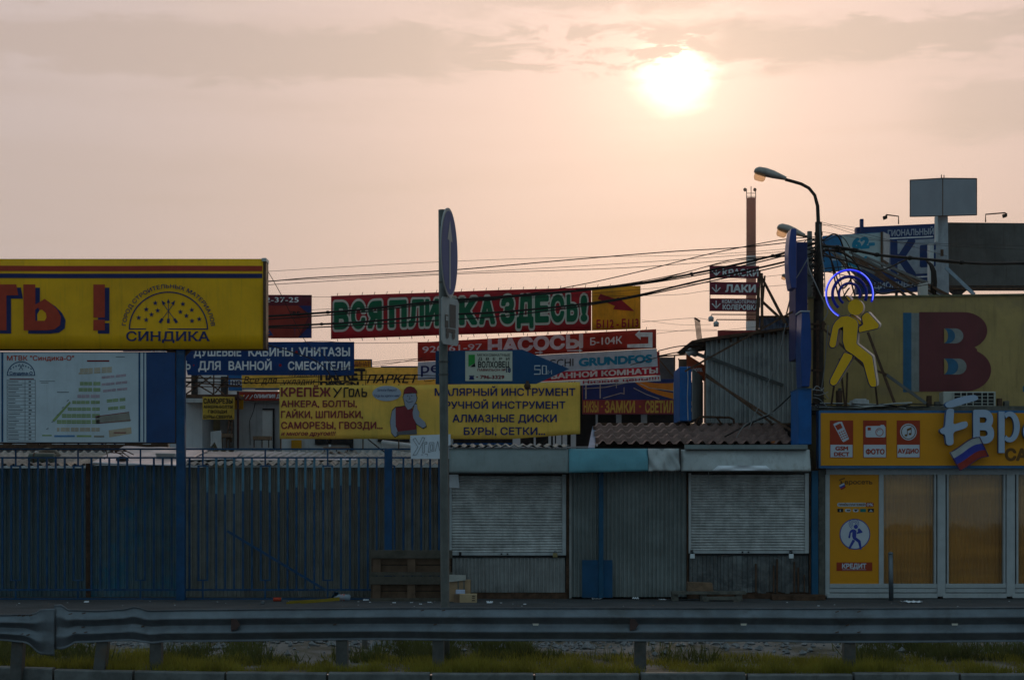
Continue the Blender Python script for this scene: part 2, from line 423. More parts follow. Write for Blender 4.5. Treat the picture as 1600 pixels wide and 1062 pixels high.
sheet_m = M('grey_cladding', (.29, .295, .295), .5, .25, panel=.4, var=.22, scale=2.5, rgb2=(.16, .165, .16), mask=(1.4, .48, .7), streak=.35, bump=.1)
sheet_d = M('brown_grey_cladding', (.21, .215, .20), .6, .2, panel=.7, var=.3, scale=2.5, streak=.5, bump=.1)
shut = M('shutter_metal', (.60, .60, .60), .5, .2, var=.3, scale=5, rgb2=(.42, .42, .42), mask=(3, .5, .75), streak=.25)
frame_w = M('white_frame_paint', (.42, .44, .46), .5, var=.15, scale=5, streak=.2)
awn_g = M('grey_awning_sheet', (.20, .23, .235), .5, .2, var=.14, scale=2, streak=.2)
awn_t = M('turquoise_awning_sheet', (.10, .27, .33), .45, .2, var=.14, scale=2, streak=.1)
awn_w = M('pale_awning_sheet', (.40, .42, .43), .5, .15, var=.15, scale=2.5, rgb2=(.28, .27, .25), mask=(2.5, .55, .75), streak=.25)
tile = M('brown_metal_tile', (.20, .125, .11), .45, .1, var=.3, scale=5, bump=.15)
slate = M('asbestos_sheet', (.34, .32, .30), .85, var=.3, scale=4, rgb2=(.17, .15, .13), mask=(3, .5, .7), bump=.3)
tin = M('bare_tin_roof', (.55, .56, .60), .3, .7, var=.2, scale=3, rgb2=(.3, .3, .31), mask=(2, .5, .7))
conc = M('grey_billboard_back', (.115, .11, .105), .85, var=.25, scale=1.5, streak=.5, bump=.2)
wall_g = M('painted_grey_wall', (.52, .53, .54), .8, var=.15, scale=2, streak=.3)
wall_y = M('faded_yellow_board', (.40, .275, .105), .7, var=.16, scale=1.5, rgb2=(.29, .205, .10), mask=(1.2, .45, .7), streak=.3)
glass = None
shut_dummy = 0
def glass_mat():
    m = bpy.data.materials.new('window_glass'); m.use_nodes = True; nt = m.node_tree; n = N(nt); nt.nodes.remove(nt.nodes['Principled BSDF'])
    t = n.new('ShaderNodeBsdfTransparent'); t.inputs[0].default_value = (.95, .93, .90, 1)
    g = n.new('ShaderNodeBsdfGlossy'); g.inputs['Roughness'].default_value = .03
    geo = n.new('ShaderNodeNewGeometry'); bm_ = n.new('ShaderNodeBump'); bm_.inputs['Strength'].default_value = .05; bm_.inputs['Distance'].default_value = .03
    nt.links.new(n.noise(geo.outputs['Position'], 1.3, 2, .5, .5), bm_.inputs['Height']); nt.links.new(bm_.outputs[0], g.inputs['Normal'])
    fr = n.new('ShaderNodeFresnel'); fr.inputs[0].default_value = 1.5
    x = n.new('ShaderNodeMixShader'); nt.links.new(fr.outputs[0], x.inputs[0]); nt.links.new(t.outputs[0], x.inputs[1]); nt.links.new(g.outputs[0], x.inputs[2])
    nt.links.new(x.outputs[0], nt.nodes['Material Output'].inputs[0]); return m
glass = glass_mat()

def star(S_, mb, cx, cy, r, d=-.006):
    pts = []
    for k in range(10):
        a = -math.pi / 2 + k * math.pi / 5; q = r if k % 2 == 0 else r * .42
        pts.append(S_(cx + q * math.cos(a), cy + q * math.sin(a), d))
    c = S_(cx, cy, d); mb.add([c] + pts, [(0, 1 + k, 1 + (k + 1) % 10) for k in range(10)])
def ring2d(SF, mb, cx, cy, r0, r1, a0=0, a1=360, d=-.006, n_=36, sy=1.0):
    vs = []; 
    for k in range(n_ + 1):
        a = R(a0 + (a1 - a0) * k / n_)
        for r in (r0, r1): vs.append(SF(cx + r * math.cos(a), cy - r * sy * math.sin(a), d))
    mb.add(vs, [(2 * k, 2 * k + 1, 2 * k + 3, 2 * k + 2) for k in range(n_)])
def disc2d(SF, mb, cx, cy, r, d=-.006, sy=1.0, n_=28):
    mb.add([SF(cx + r * math.cos(2 * math.pi * k / n_), cy - r * sy * math.sin(2 * math.pi * k / n_), d) for k in range(n_)], [tuple(range(n_))])
def line2d(SF, mb, pts, w_, d=-.006):
    for (a, b) in zip(pts, pts[1:]):
        dx, dy = b[0] - a[0], b[1] - a[1]; l = math.hypot(dx, dy) or 1; nx, ny = -dy / l * w_ / 2, dx / l * w_ / 2
        mb.flat([(a[0] + nx, a[1] + ny), (b[0] + nx, b[1] + ny), (b[0] - nx, b[1] - ny), (a[0] - nx, a[1] - ny)], SF, d)
def sdf_poly(mb, SF, polys, d=-.006, solid=0, side=None):
    for p in polys:
        if solid: mb.prism([SF(x, y, d) for x, y in p], (0, solid, 0), side)
        else: mb.flat(p, SF, d)

# ------------------------------------------------------------------ ground, road, kerb
def kY(x): # plan line of the kerb: swings away on the left
    return 18.08 + max(0, (-x - 1.2)) ** 1.6 * .085
g = MB()
g.grid(lambda u, v: ((u - .5) * 1500, 24.0 + (v ** 3) * 1500, 0.0), 12, 12)
structure('ground', g, asphalt)
rd = MB()
def rdp(u, v):
    x = -450 + 900 * u; y0 = kY(max(-6, min(6, x))) + .02
    return (x, -150 + (y0 + 150) * v, -.15)
rd.grid(rdp, 900, 4); structure('road', rd, roadm)
kb = MB()
jo = [82, 208, 352, 511, 673, 835, 1000, 1167, 1334, 1500]
xs = [(j - CX) * (kY((j - CX) * .006) - .15) / F for j in jo]
xs = [xs[0] - 1.0 * k for k in range(14, 0, -1)] + xs + [xs[-1] + 1.0 * k for k in range(1, 14)]
for a, b in zip(xs, xs[1:]):
    a2, b2 = a + .012, b - .012; da = kY(max(-6.5, a2)); db = kY(max(-6.5, b2)); dz = random.uniform(-.008, .008)
    f = [(a2, da - .15, -.16), (b2, db - .15, -.16), (b2, db - .15, -.012 + dz), (a2, da - .15, -.012 + dz)]
    t = [(a2, da - .138, .0 + dz), (b2, db - .138, .0 + dz)]
    bk = [(a2, da, .0 + dz), (b2, db, dz), (b2, db, -.16), (a2, da, -.16)]
    v = f + t + bk
    kb.add(v, [(0, 1, 2, 3), (3, 2, 5, 4), (4, 5, 7, 6), (6, 7, 8, 9), (0, 3, 4, 6, 9), (1, 8, 7, 5, 2)])
structure('kerb', kb, kerbm)
jf = MB(); jf.grid(lambda u, v: ((lambda x: (x, kY(max(-6.5, x)) - .12 + .10 * (v > .9), -.16 + .14 * v))(-13 + 26 * u)), 80, 2); structure('kerb_joint_fill', jf, soil)
def bumpy(x, y):
    return .05 * math.sin(x * 1.3 + 1) * math.sin(y * 1.1) + .04 * math.sin(x * 3.1 + y * 2.3)
def verge_z(x, y):
    d = (y - kY(max(-6.5, min(7, x)))); t = max(0, min(1, d / 3.2))
    e = max(0, min(1, (24.6 - y) / 1.2))
    return (-.01 + .13 * math.sin(t * math.pi * .5) ** 2 + t * bumpy(x, y)) * e + (1 - e) * (-.03)
vg = MB()
def vgp(u, v):
    x = -14 + 28 * u; y0 = kY(max(-6.5, min(7, x))) - .01; y = y0 + (25.2 - y0) * v
    return (x, y, verge_z(x, y) - .0)
vg.grid(vgp, 140, 60)
verge_m = M('verge_soil', (.075, .07, .05), .95, var=.4, scale=3, rgb2=(.16, .155, .15), mask=(.9, .42, .57), bump=.9, bscale=22)
structure('verge', vg, verge_m, smooth=True)

# grey rubble strip, loose stones (nobody could count them)
def stones(n_, xr, yr, smin, smax, dens=None):
    V = []; Fc = []; b = 0; tri = [(0, 2, 4), (2, 1, 4), (1, 3, 4), (3, 0, 4), (2, 0, 5), (1, 2, 5), (3, 1, 5), (0, 3, 5)]
    for i in range(n_):
        x = RNG.uniform(*xr); y = RNG.uniform(*yr)
        if dens and RNG.random() > dens(x, y): continue
        s_ = smin + (smax - smin) * RNG.random() ** 3; z = verge_z(x, y) + s_ * .3
        a = RNG.uniform(0, 6.28); ca, sa = math.cos(a), math.sin(a); q = RNG.uniform(.6, 1.2, 6) * s_
        for (p, k) in zip(((1, 0, 0), (-1, 0, 0), (0, 1, 0), (0, -1, 0), (0, 0, .8), (0, 0, -.8)), q):
            V.append((x + (p[0] * ca - p[1] * sa) * k, y + (p[0] * sa + p[1] * ca) * k, z + p[2] * k + RNG.uniform(-.2, .2) * s_))
        Fc += [tuple(b + t for t in f) for f in tri]; b += 6
    return V, Fc
def gdens(x, y):
    c = math.sin(x * 1.7 + .6) * .5 + math.sin(x * .6 + y) * .5
    base_ = .95 if y > 20.3 else .2
    return base_ * (1 if c > -.5 else .25)
grav = M('pale_rubble', (.20, .205, .215), .9, var=.4, scale=14)
stuff('gravel', stones(20000, (-7.5, 7.5), (19.6, 24.6), .012, .055, gdens), grav, 'pale grey rubble spread behind the crash barrier', 'gravel')

# grass: short yellow-green by the kerb, darker weeds further back
def blades(n_, fn):
    V = np.zeros((n_ * 3, 3)); k = 0
    for i in range(n_):
        r = fn()
        if r is None: continue
        x, y, h, wd = r; a = RNG.uniform(0, 6.28); lean = RNG.normal(0, .35) * h; l2 = RNG.normal(0, .3) * h; z = verge_z(x, y) - .01
        V[k] = (x - math.cos(a) * wd, y - math.sin(a) * wd, z); V[k + 1] = (x + math.cos(a) * wd, y + math.sin(a) * wd, z); V[k + 2] = (x + lean, y + l2, z + h); k += 3
    V = V[:k]; return V.tolist(), [(i, i + 1, i + 2) for i in range(0, k, 3)]
def short():
    x = RNG.uniform(-7.5, 7.5); d = RNG.random() ** 1.3 * 1.4 + .0; y = kY(x) + d
    q = math.sin(x * 5.1 + 3 * math.sin(y * 2)) + math.sin(x * 1.9 + 2) + .7 * math.sin(x * 13)
    if q + RNG.normal(0, .5) < -1.25: return None
    return x, y, RNG.uniform(.03, .10) * (1.3 - .4 * d) * (1 + .25 * q), .005
def weeds():
    x = RNG.uniform(-7.5, 7.5); y = RNG.uniform(19.0, 21.8)
    c = math.sin(x * 1.15 + 2.2) + .7 * math.sin(x * 2.7 + y * .8) + (.9 if x < -2.6 else 0) - (y - 19.8) * .8
    if c + RNG.normal(0, .25) < .15: return None
    return x, y, RNG.uniform(.05, .20) * (.75 + .35 * math.sin(x * 7.3 + 2 * y) + .25 * math.sin(x * 17)), .008
gm1 = M('short_grass', (.24, .215, .03), .8, var=.35, scale=4, trans=.35)
gm2 = M('weed_leaves', (.09, .10, .028), .8, var=.4, scale=3, trans=.3)
stuff('grass', blades(52000, short), gm1, 'short yellow-green grass along the kerb', 'grass')
stuff('weeds', blades(60000, weeds), gm2, 'dark green weeds growing over the rubble', 'weeds')

# ------------------------------------------------------------------ crash barrier
prof = [(.012, 0.0), (.0, .012), (.0, .022), (.058, .078), (.062, .092), (.058, .106), (.004, .150), (.004, .176), (.058, .222), (.062, .236), (.058, .250), (.0, .304), (.0, .314), (.012, .326)]
# (depth out of the plane towards the road is -d): hump front at small depth
def beam(xa, xb, fz, nx):
    """fz(x) -> (z of bottom, height scale, depth scale, y shift)"""
    mb = MB(); n_ = len(prof)
    def fn(u, v):
        x = xa + (xb - xa) * u; i = v * (n_ - 1); k = min(int(i), n_ - 2); t = i - k
        d = prof[k][0] * (1 - t) + prof[k + 1][0] * t; h = prof[k][1] * (1 - t) + prof[k + 1][1] * t
        z0, hs, ds, ys = fz(x, h)
        return (x, 18.46 + ys - .066 * d / .062 * ds, z0 + h * hs)
    mb.grid(fn, nx, n_ - 1); return mb
PX = lambda x: x * F / 18.4 + CX
def lerp(x, tab):
    if x <= tab[0][0]: return tab[0][1]
    for (a, p), (b, q) in zip(tab, tab[1:]):
        if x <= b: 
            t = (x - a) / (b - a); t = t * t * (3 - 2 * t); return p + (q - p) * t
    return tab[-1][1]
top_main = [(82, 945), (92, 944), (106, 952.5), (150, 954), (190, 952), (204, 949), (209, 947), (216, 949.5), (230, 953.5), (300, 952.5), (450, 951), (650, 949.5), (900, 949.5), (1250, 950.2), (1700, 948.5)]
bot_main = [(82, 1014), (95, 1015), (104, 1011), (116, 1004), (200, 1001), (225, 1003.5), (236, 1005), (260, 1002.5), (600, 999.5), (760, 1001), (1200, 1002), (1290, 1004), (1700, 1002)]
def zfix(p): return HC - (p - HY) * 18.4 / F
def fz_main(x, h):
    p = PX(x); zt, zb = zfix(lerp(p, top_main)), zfix(lerp(p, bot_main)); flat = lerp(p, [(82, .25), (100, .5), (112, .95), (190, 1), (210, .8), (232, 1), (240, 1)])
    return zb, (zt - zb) / .326, flat, .0
top_l = [(-200, 962), (0, 960.5), (46, 959.5), (56, 956), (64, 951), (82, 950.5)]
bot_l = [(-200, 1000), (0, 1000), (36, 1003), (48, 1008), (54, 1017), (60, 1022), (82, 1024)]
def fz_left(x, h):
    p = PX(x); zt, zb = zfix(lerp(p, top_l)), zfix(lerp(p, bot_l)); return zb, (zt - zb) / .326, lerp(p, [(40, 1), (58, .45), (70, .1)]), -.03
def post_mb(px, lean=0.0, wd=18):
    x = (px - CX) * 18.55 / F; h = wd / 2 * 18.55 / F; m = MB(); z1 = .45
    m.add([(x + s * h + l, y, z) for z, l in ((-.15, -lean * .1), (z1, lean)) for y in (18.47, 18.60) for s in (-1, 1)], [(0, 1, 5, 4), (2, 6, 7, 3), (0, 4, 6, 2), (1, 3, 7, 5), (4, 5, 7, 6), (0, 2, 3, 1)])
    return m
refm = M('red_reflector', (.07, .04, .037), .35, var=.2); refw = M('pale_reflector', (.6, .56, .48), .35, var=.1)
def rail(name, label, xa, xb, fz, posts, refs, whites, bolts):
    t = thing(name, label, 'crash barrier', ((xa + xb) / 2, 18.46, 0), 'crash barrier sections along the road')
    obj('beam', beam(xa, xb, fz, int((xb - xa) * 30)), galv, t, smooth=True, thick=.004)
    for px, ln in posts: obj('post', post_mb(px, ln), galvd, t, bevel=.006)
    for px in refs:
        m = MB(); m.ppoly([(px - 6, 965.5), (px + 2, 967), (px + 8, 975), (px + 3, 982), (px - 6, 985)], 18.385, .015); obj('reflector', m, refm, t)
    for px in whites:
        m = MB(); m.ppoly([(px - 5, 973.5), (px + 5, 973.5), (px + 4, 976.5), (px - 4, 976.5)], 18.38, .01); obj('reflector', m, refw, t, label='small pale reflector')
    m = MB()
    for px, py in bolts:
        Y = 18.372 if (py < 965 or py > 985) else 18.45
        a = W(px - 2.6, py + .7, Y); m.bar(a, W(px + 2.6, py - .7, Y), .009, .012)
    if bolts: obj('bolt_heads', m, rust, t)
    return t
XA = (82 - CX) * 18.4 / F
rail('guard_rail', 'long W-profile steel crash barrier with dented end running past the kiosks', XA, 9.0, fz_main,
     [(155, .07), (245, 0), (535, 0), (685, 0), (1000, 0), (1326, 0), (1652, 0), (1980, 0)], [367, 990, 1613], [837, 1162, 1492],
     [(110, 958.5), (131, 957.5), (130, 979), (116, 988), (134, 987), (223, 978), (523, 975), (660, 953), (693, 953), (680, 975), (660, 984), (693, 984), (1308, 955), (1342, 955), (1324, 976), (1308, 987), (1342, 987)])
rail('guard_rail', 'short crash barrier piece whose crumpled end overlaps the longer one', -9.0, XA + .012, fz_left,
     [(27, .03), (-300, 0)], [], [], [(30, 961), (37, 961.5), (48, 961), (45, 977), (44, 984.5), (34, 990), (44, 991)])

# ------------------------------------------------------------------ traffic pole and its signs
YP = 19.2
t = thing('sign_pole', 'tall slightly leaning grey steel pole carrying the traffic signs', 'pole', W(695.5, 1037, YP))
m = MB(); m.tube([W(696, 1045, YP), W(695.5, 945, YP), W(693.4, 620, YP), W(691.7, 328, YP)], .0435, 16); obj('tube', m, M('pole_paint', (.13, .135, .13), .6, .2, var=.25, scale=5, streak=.3), t, smooth=True)
m = MB()
for y in (352, 441, 492, 585, 565): m.tube([W(693, y - 1.2, YP), W(693, y + 1.2, YP)], .049, 16)
obj('clamp_bands', m, galvd, t)
def yawS(cx, Y, yaw, px_per_m, cy):   # a plate turned about the vertical: local metres -> world
    c, s_ = math.cos(yaw), math.sin(yaw); o_ = W(cx, cy, Y)
    def f(u, v, d=0.0): return Vector((o_.x + u * c - d * s_, o_.y + u * s_ + d * c, o_.z + v))
    return f
sb = M('sign_blue_enamel', (.045, .075, .20), .65, var=.1); sw = M('sign_white_enamel', (.33, .34, .34), .6, var=.1, streak=.15); sbk = M('sign_pictogram', (.06, .055, .05), .5, var=.1)
t = thing('traffic_sign', 'round blue sign with white upward arrow near the pole top', 'road sign', W(702.5, 395, 19.12))
f = yawS(702.3, 19.12, R(81), 0, 395)
def fdisc(r, d, th=None):
    m = MB(); pts = [f(r * math.cos(a), r * math.sin(a), d) for a in np.linspace(0, 2 * math.pi, 49)[:-1]]
    if th: dv = f(0, 0, th) - f(0, 0, 0); m.prism(pts, dv)
    else: m.add(pts, [tuple(range(48))])
    return m
obj('plate', fdisc(.443, 0, .012), sw, t); obj('face', fdisc(.415, -.003), sb, t)
m = MB(); m.add([f(*p, -.006) for p in [(-.035, -.36), (.035, -.36), (.035, .12), (-.035, .12)]], [(0, 1, 2, 3)]); m.add([f(*p, -.006) for p in [(-.13, .12), (.13, .12), (0, .33)]], [(0, 1, 2)])
obj('arrow', m, sw, t)
t = thing('truck_plate', 'small white plate with a lorry pictogram below the round sign', 'road sign', W(703.5, 502, 19.12))
f = yawS(703.6, 19.15, R(63.5), 0, 502)
def frr(x0, y0, x1, y1, d, m): m.add([f(x0, y0, d), f(x1, y0, d), f(x1, y1, d), f(x0, y1, d)], [(0, 1, 2, 3)])
m = MB(); q = .03; c_ = [(-.175 + q, -.235), (.175 - q, -.235), (.175, -.235 + q), (.175, .235 - q), (.175 - q, .235), (-.175 + q, .235), (-.175, .235 - q), (-.175, -.235 + q)]
m.prism([f(x, y, 0) for x, y in c_], f(0, 0, .012) - f(0, 0, 0)); obj('plate', m, sw, t)
m = MB(); frr(-.02, -.06, .11, .17, -.004, m); frr(-.10, -.115, .10, -.075, -.004, m); frr(-.115, -.07, -.045, .06, -.004, m)
for cx_ in (-.07, .06): m.add([f(cx_ + .03 * math.cos(a), -.14 + .036 * math.sin(a), -.007) for a in np.linspace(0, 6.28, 17)[:-1]], [tuple(range(16))])
obj('pictogram', m, sbk, t)
m = MB(); frr(-.105, -.0, -.055, .045, -.007, m); obj('cab_window', m, sw, t)
# arrow board
A = S(19.27)
t = thing('arrow_sign', 'dark blue arrow board with white advert pointing along the road', 'sign', W(785, 600, 19.3))
m = MB(); m.ppoly([(680.5, 548), (816, 546), (889.5, 576), (838, 599.5), (680.5, 600)], 19.27, .02); obj('board', m, M('arrow_board_blue', (.006, .06, .16), .4, var=.1, scale=3), t)
m = MB(); m.frect(727, 548.5, 800.5, 595, A); obj('advert_panel', m, M('cream_panel', (.55, .54, .45), .5, var=.05), t)
m = MB(); T(m, A, 'МЕЖКОМНАТНЫЕ', 746, 797, 552.5, 556.5, .0); T(m, A, 'Д  В  Е  Р  И', 747, 796, 558.5, 562.5, .01); T(m, A, 'ВОЛХОВЕЦ', 747, 796, 564.5, 574, .02); obj('lettering', m, black, t)
m = MB(); T(m, A, 'ПАВИЛЬОН №', 746, 790, 576, 579.5, .02); T(m, A, '• 796-3329', 744, 788, 586, 591.5, .03); obj('lettering', m, dkred, t)
m = MB(); T(m, A, '18', 791, 798, 574.5, 581.5, .03); m.flat([(733, 593), (741, 593), (740, 588), (734, 588)], A, -.008); m.frect(733, 586.4, 741, 587.6, A, -.008); obj('lettering', m, navy, t)
m = MB(); m.flat([(732, 554), (742, 554), (742, 567), (732, 573)], A, -.008); obj('leaf_mark', m, M('leaf_green', (.03, .30, .05), .5), t)
m = MB(); m.flat([(742, 567), (743, 573), (735, 573)], A, -.009); obj('leaf_mark', m, black, t)
m = MB()
for pts in ([(844, 571.5), (835.5, 571.5), (835.5, 577.5), (844, 577.5), (844, 584.5), (834.5, 584.5)], [(848.5, 571.5), (853, 571.5), (853, 584.5), (848.5, 584.5), (848.5, 571.5)], [(856.2, 584.5), (856.2, 578.2), (859, 582), (861.8, 578.2), (861.8, 584.5)]):
    if pts[0] == (848.5, 571.5): pts = [(847.5, 571.5), (853.5, 571.5), (853.5, 584.5), (847.5, 584.5), (847.5, 571.5)]
    m.tube([A(x, y, -.004) for x, y in pts], .0055 if pts[0][0] < 855 else .003, 4)
obj('hand_drawn_lettering', m, whitep, t)
m = MB()
m.bar(W(824, 595, 19.24), W(824, 609, 19.24), .03, .03); m.ell(W(824, 603, 19.23), .035, .03, .03, 8, 6); obj('loose_clamp', m, rust, t)
# stub post with concrete foot
t = thing('stub_post', 'short grey sawn-off post in a concrete foot behind the barrier', 'post', W(570, 1036, 20.0))
m = MB(); p = W(570, 1030, 20.2); m.tube([(p.x, 20.2, .02), (p.x, 20.2, .30)], .03, 10); obj('tube', m, galvd, t)
m = MB(); m.ppoly([(545, 1036), (550, 1033), (585, 1032.5), (602, 1035), (598, 1038), (550, 1039)], 20.0, .35); obj('concrete_foot', m, kerbm, t)
# ------------------------------------------------------------------ helpers for sheds and signs
def corr(px0, px1, z0fn, z1fn, Y, pitch, depth, duty=.5):
    """trapezoid-profile vertical cladding between two heights; z..fn(px) -> picture row of the edge"""
    m = MB(); x0 = (px0 - CX) * Y / F; x1 = (px1 - CX) * Y / F; n_ = max(1, int(round((x1 - x0) / pitch))); p = (x1 - x0) / n_; pts = []
    for i in range(n_):
        a = x0 + i * p
        pts += [(a, 0), (a + p * .38, 0), (a + p * .5, depth), (a + p * .88, depth)]
    pts.append((x1, 0)); b = 0
    for (x, d) in pts:
        q = x * F / Y + CX; m.v.append((x, Y + d, W(q, z0fn(q), Y).z)); m.v.append((x, Y + d, W(q, z1fn(q), Y).z))
    for i in range(len(pts) - 1): m.f.append((2 * i, 2 * i + 2, 2 * i + 3, 2 * i + 1)); m.k.append(0)
    return m
def wavy_roof(px0, px1, ya, Ya, yb, Yb, pitch, amp, nv=6, steps=0, jag=0.0, seg=8):
    """corrugated roof from the eave (row ya at distance Ya) up to the ridge (row yb at Yb)"""
    m = MB(); x0 = (px0 - CX) * Ya / F; x1 = (px1 - CX) * Ya / F; nu = int((x1 - x0) / pitch * seg)
    za = HC - (ya - HY) * Ya / F; zb = HC - (yb - HY) * Yb / F
    def fn(u, v):
        x = x0 + (x1 - x0) * u; z = za + (zb - za) * v + amp * math.sin(x / pitch * 6.283)
        y = Ya + (Yb - Ya) * v
        if steps: z += (1 - (v * steps) % 1.0) * .035
        if jag and v < .01: y += jag * math.sin(int(x / .9) * 12.9)
        return (x, y, z)
    m.grid(fn, nu, nv * (steps or 1) * (3 if steps else 1)); return m
def signbox(name, label, cat, rect, Y, depth, mat_, edge=None, group=None, slope=0.0, parent=None):
    x0, y0, x1, y1 = rect; SF = S(Y, slope, x0)
    t = thing(name, label, cat, W((x0 + x1) / 2, y1, Y), group)
    m = MB(); m.prism([SF(*p) for p in ((x0, y0), (x1, y0), (x1, y1), (x0, y1))], (0, depth, 0), 1 if edge else None)
    obj('board', m, [mat_, edge] if edge else mat_, t); return t, SF
def letter(t, mat_, items, SF, name='lettering', **k):
    for it in items:
        o_ = dict(k); m = MB()
        if len(it) > 5: o_.update(it[5])
        T(m, SF, *it[:5], **o_); obj(name, m, mat_, t)
def cloth(t, SF, rect, mat_, nu=60, nv=6, name='cloth'):
    x0, y0, x1, y1 = rect; m = MB(); m.grid(lambda u, v: SF(x0 + (x1 - x0) * u, y1 + (y0 - y1) * v), nu, nv)
    return obj(name, m, mat_, t, smooth=True, thick=.003)

# ------------------------------------------------------------------ market ground clutter on the far pavement strip is further down
# sheds behind the blue fence ------------------------------------------------
blue_patch = M('shed_cladding_blue_smears', (.11, .17, .195), .6, .1, var=.25, scale=2.5, panel=.6, rgb2=(.008, .17, .29), mask=(.45, .48, .66), streak=.3)
for (name, label, a, b, ma, rt, yb_) in (
        ('shed', 'low corrugated shed behind the map board with ribbed roof', -160, 138, blue_patch, slate, 731),
        ('shed', 'blue-smeared corrugated shed behind the fence beside the wide blue post', 142, 283, blue_patch, tin, 727),
        ('shed', 'long brown-grey corrugated shed behind the fence and the wooden pallets', 284, 701, sheet_d, slate, 730)):
    Y = 34.0
    t = thing(name, label, 'shed', W((a + b) / 2, 936, Y), 'corrugated sheds behind the fence')
    obj('cladding', corr(a, b, lambda q: 936, lambda q: yb_, Y, .078, .020), ma, t)
    m = MB(); m.pbox(a + 2, yb_ + 4, b - 2, 934, Y + .03, 2.6); obj('wall', m, dark, t)
    if rt is slate: obj('roof', wavy_roof(a - 2, b + 2, yb_ - 2, Y - .12, 708, Y + 3.4, .155, .026, steps=2), rt, t, smooth=False, thick=.006)
    else:
        m = MB(); p0 = W(a - 2, yb_ - 4, Y - .15); p1 = W(b + 2, yb_ - 2, Y - .15); m.grid(lambda u, v: (p0.x + (p1.x - p0.x) * u, Y - .15 + 3.0 * v, p0.z - .05 * u + .40 * v + .015 * math.sin(u * 17) * math.sin(v * 9)), 24, 12)
        obj('roof', m, rt, t, smooth=True, thick=.01)
    if b > 690:
        for (q0, q1, w0) in ((560, 0, 0),): pass
m = MB(); p = W(138, 939, 33.9); m.tube([(p.x, 33.9, 0), (p.x, 33.9, 2.36)], .045, 8)
tag(obj('steel_post', m, rust, loc=(p.x, 33.9, 0)), 'dark rusty upright standing between two corrugated sheds', 'post')
# metal sheets lying on the long shed roof
def slab(name, label, pts, mat_, cat='sheet', group=None, th=.012):
    m = MB(); m.prism([W(*p) for p in pts], (0, 0, -th)); return tag(obj(name, m, mat_, loc=W(*pts[0])), label, cat, group)
G = 'loose metal sheets lying on the shed roofs'
slab('roof_sheet', 'bent shiny tin sheet at the blue post on the shed roof', [(292, 718, 34.6), (366, 716, 34.7), (378, 706, 37), (292, 704, 37)], tin, group=G)
slab('roof_sheet', 'wide flat dull sheet in the middle of the long shed roof', [(345, 719, 34.9), (520, 718, 34.9), (545, 707, 37.5), (372, 704, 37.5)], M('dull_sheet', (.33, .35, .38), .45, .4, var=.2, scale=2), group=G)
slab('roof_sheet', 'pale blue sheet beside the orange tiles on the shed roof', [(505, 718, 35), (556, 718, 35), (562, 709, 37.5), (528, 708, 37.5)], M('pale_blue_sheet', (.38, .45, .55), .4, .3, var=.1), group=G)
slab('roof_sheet', 'shiny sheet under the map board beside the round barrel', [(150, 724, 34.6), (275, 722, 34.6), (275, 712, 37), (165, 713, 37)], tin, group=G)
# barrel, bucket, foam pipe on the roof at left
t = thing('barrel', 'grey-green plastic barrel with a lid lying on the ribbed shed roof', 'barrel', W(60, 728, 34.6))
m = MB(); a = W(45, 717, 34.6); b = W(86, 717, 34.6); m.tube([a, a + Vector((.02, 0, 0)), b - Vector((.02, 0, 0)), b], [.08, .115, .115, .09], 16); obj('body', m, M('grey_green_plastic', (.10, .14, .12), .5, var=.2), t, smooth=True)
m = MB(); m.tube([a + Vector((.1, 0, 0)), a + Vector((.12, 0, 0))], .12, 16); obj('hoop', m, rust, t)
t = thing('foam_roll', 'pale curved insulation pipe resting on the ribbed shed roof', 'pipe', W(80, 728, 34.8))
m = MB(); m.tube([W(x, y, 34.9) for x, y in ((62, 707), (66, 704), (74, 703), (86, 705), (92, 710), (84, 716), (80, 722))], .045, 10); obj('pipe', m, M('foam', (.36, .34, .30), .9, var=.2), t, smooth=True)
t = thing('tyre', 'dark round ball of cable lying on the shiny roof sheet', 'cable coil', W(190, 724, 34.5))
m = MB(); m.ell(W(191, 719, 34.5), .12, .12, .08); obj('coil', m, M('brown_coil', (.06, .045, .04), .8, var=.4, bump=.6), t, smooth=True)
t.name = 'cable_coil'
t = thing('grey_cabinet', 'small pale metal cabinet on the roof beside the blue billboard post', 'cabinet', W(258, 724, 35))
m = MB(); m.pbox(244, 710, 272, 727, 35, .3); obj('body', m, wall_g, t, bevel=.01); m = MB(); m.pbox(243, 708, 273, 710.5, 34.98, .34); obj('lid', m, frame_w, t)
m = MB()
rr = random.Random(3)
def twigs(cx, cy, Y, n_, L, name, label):
    for i in range(n_):
        a = rr.uniform(0, 6.28); r_ = rr.uniform(.5, 1) * L; x, y = cx + rr.uniform(-L, L) * .5, cy + rr.uniform(-3, 3)
        m = MB(); m.tube([W(x, y, Y), W(x + r_ * math.cos(a), y + r_ * .35 * math.sin(a), Y + rr.uniform(-.2, .2)), W(x + 1.6 * r_ * math.cos(a + .2), y + r_ * .6 * math.sin(a + .5), Y)], .009, 4)
        tag(obj(name, m, rust, loc=W(x, y, Y)), label, 'rod', 'scrap rods lying on the roof by the upright')
twigs(170, 705, 34.2, 9, 26, 'scrap_rod', 'bent scrap rod in the tangle on the roof under the map board')

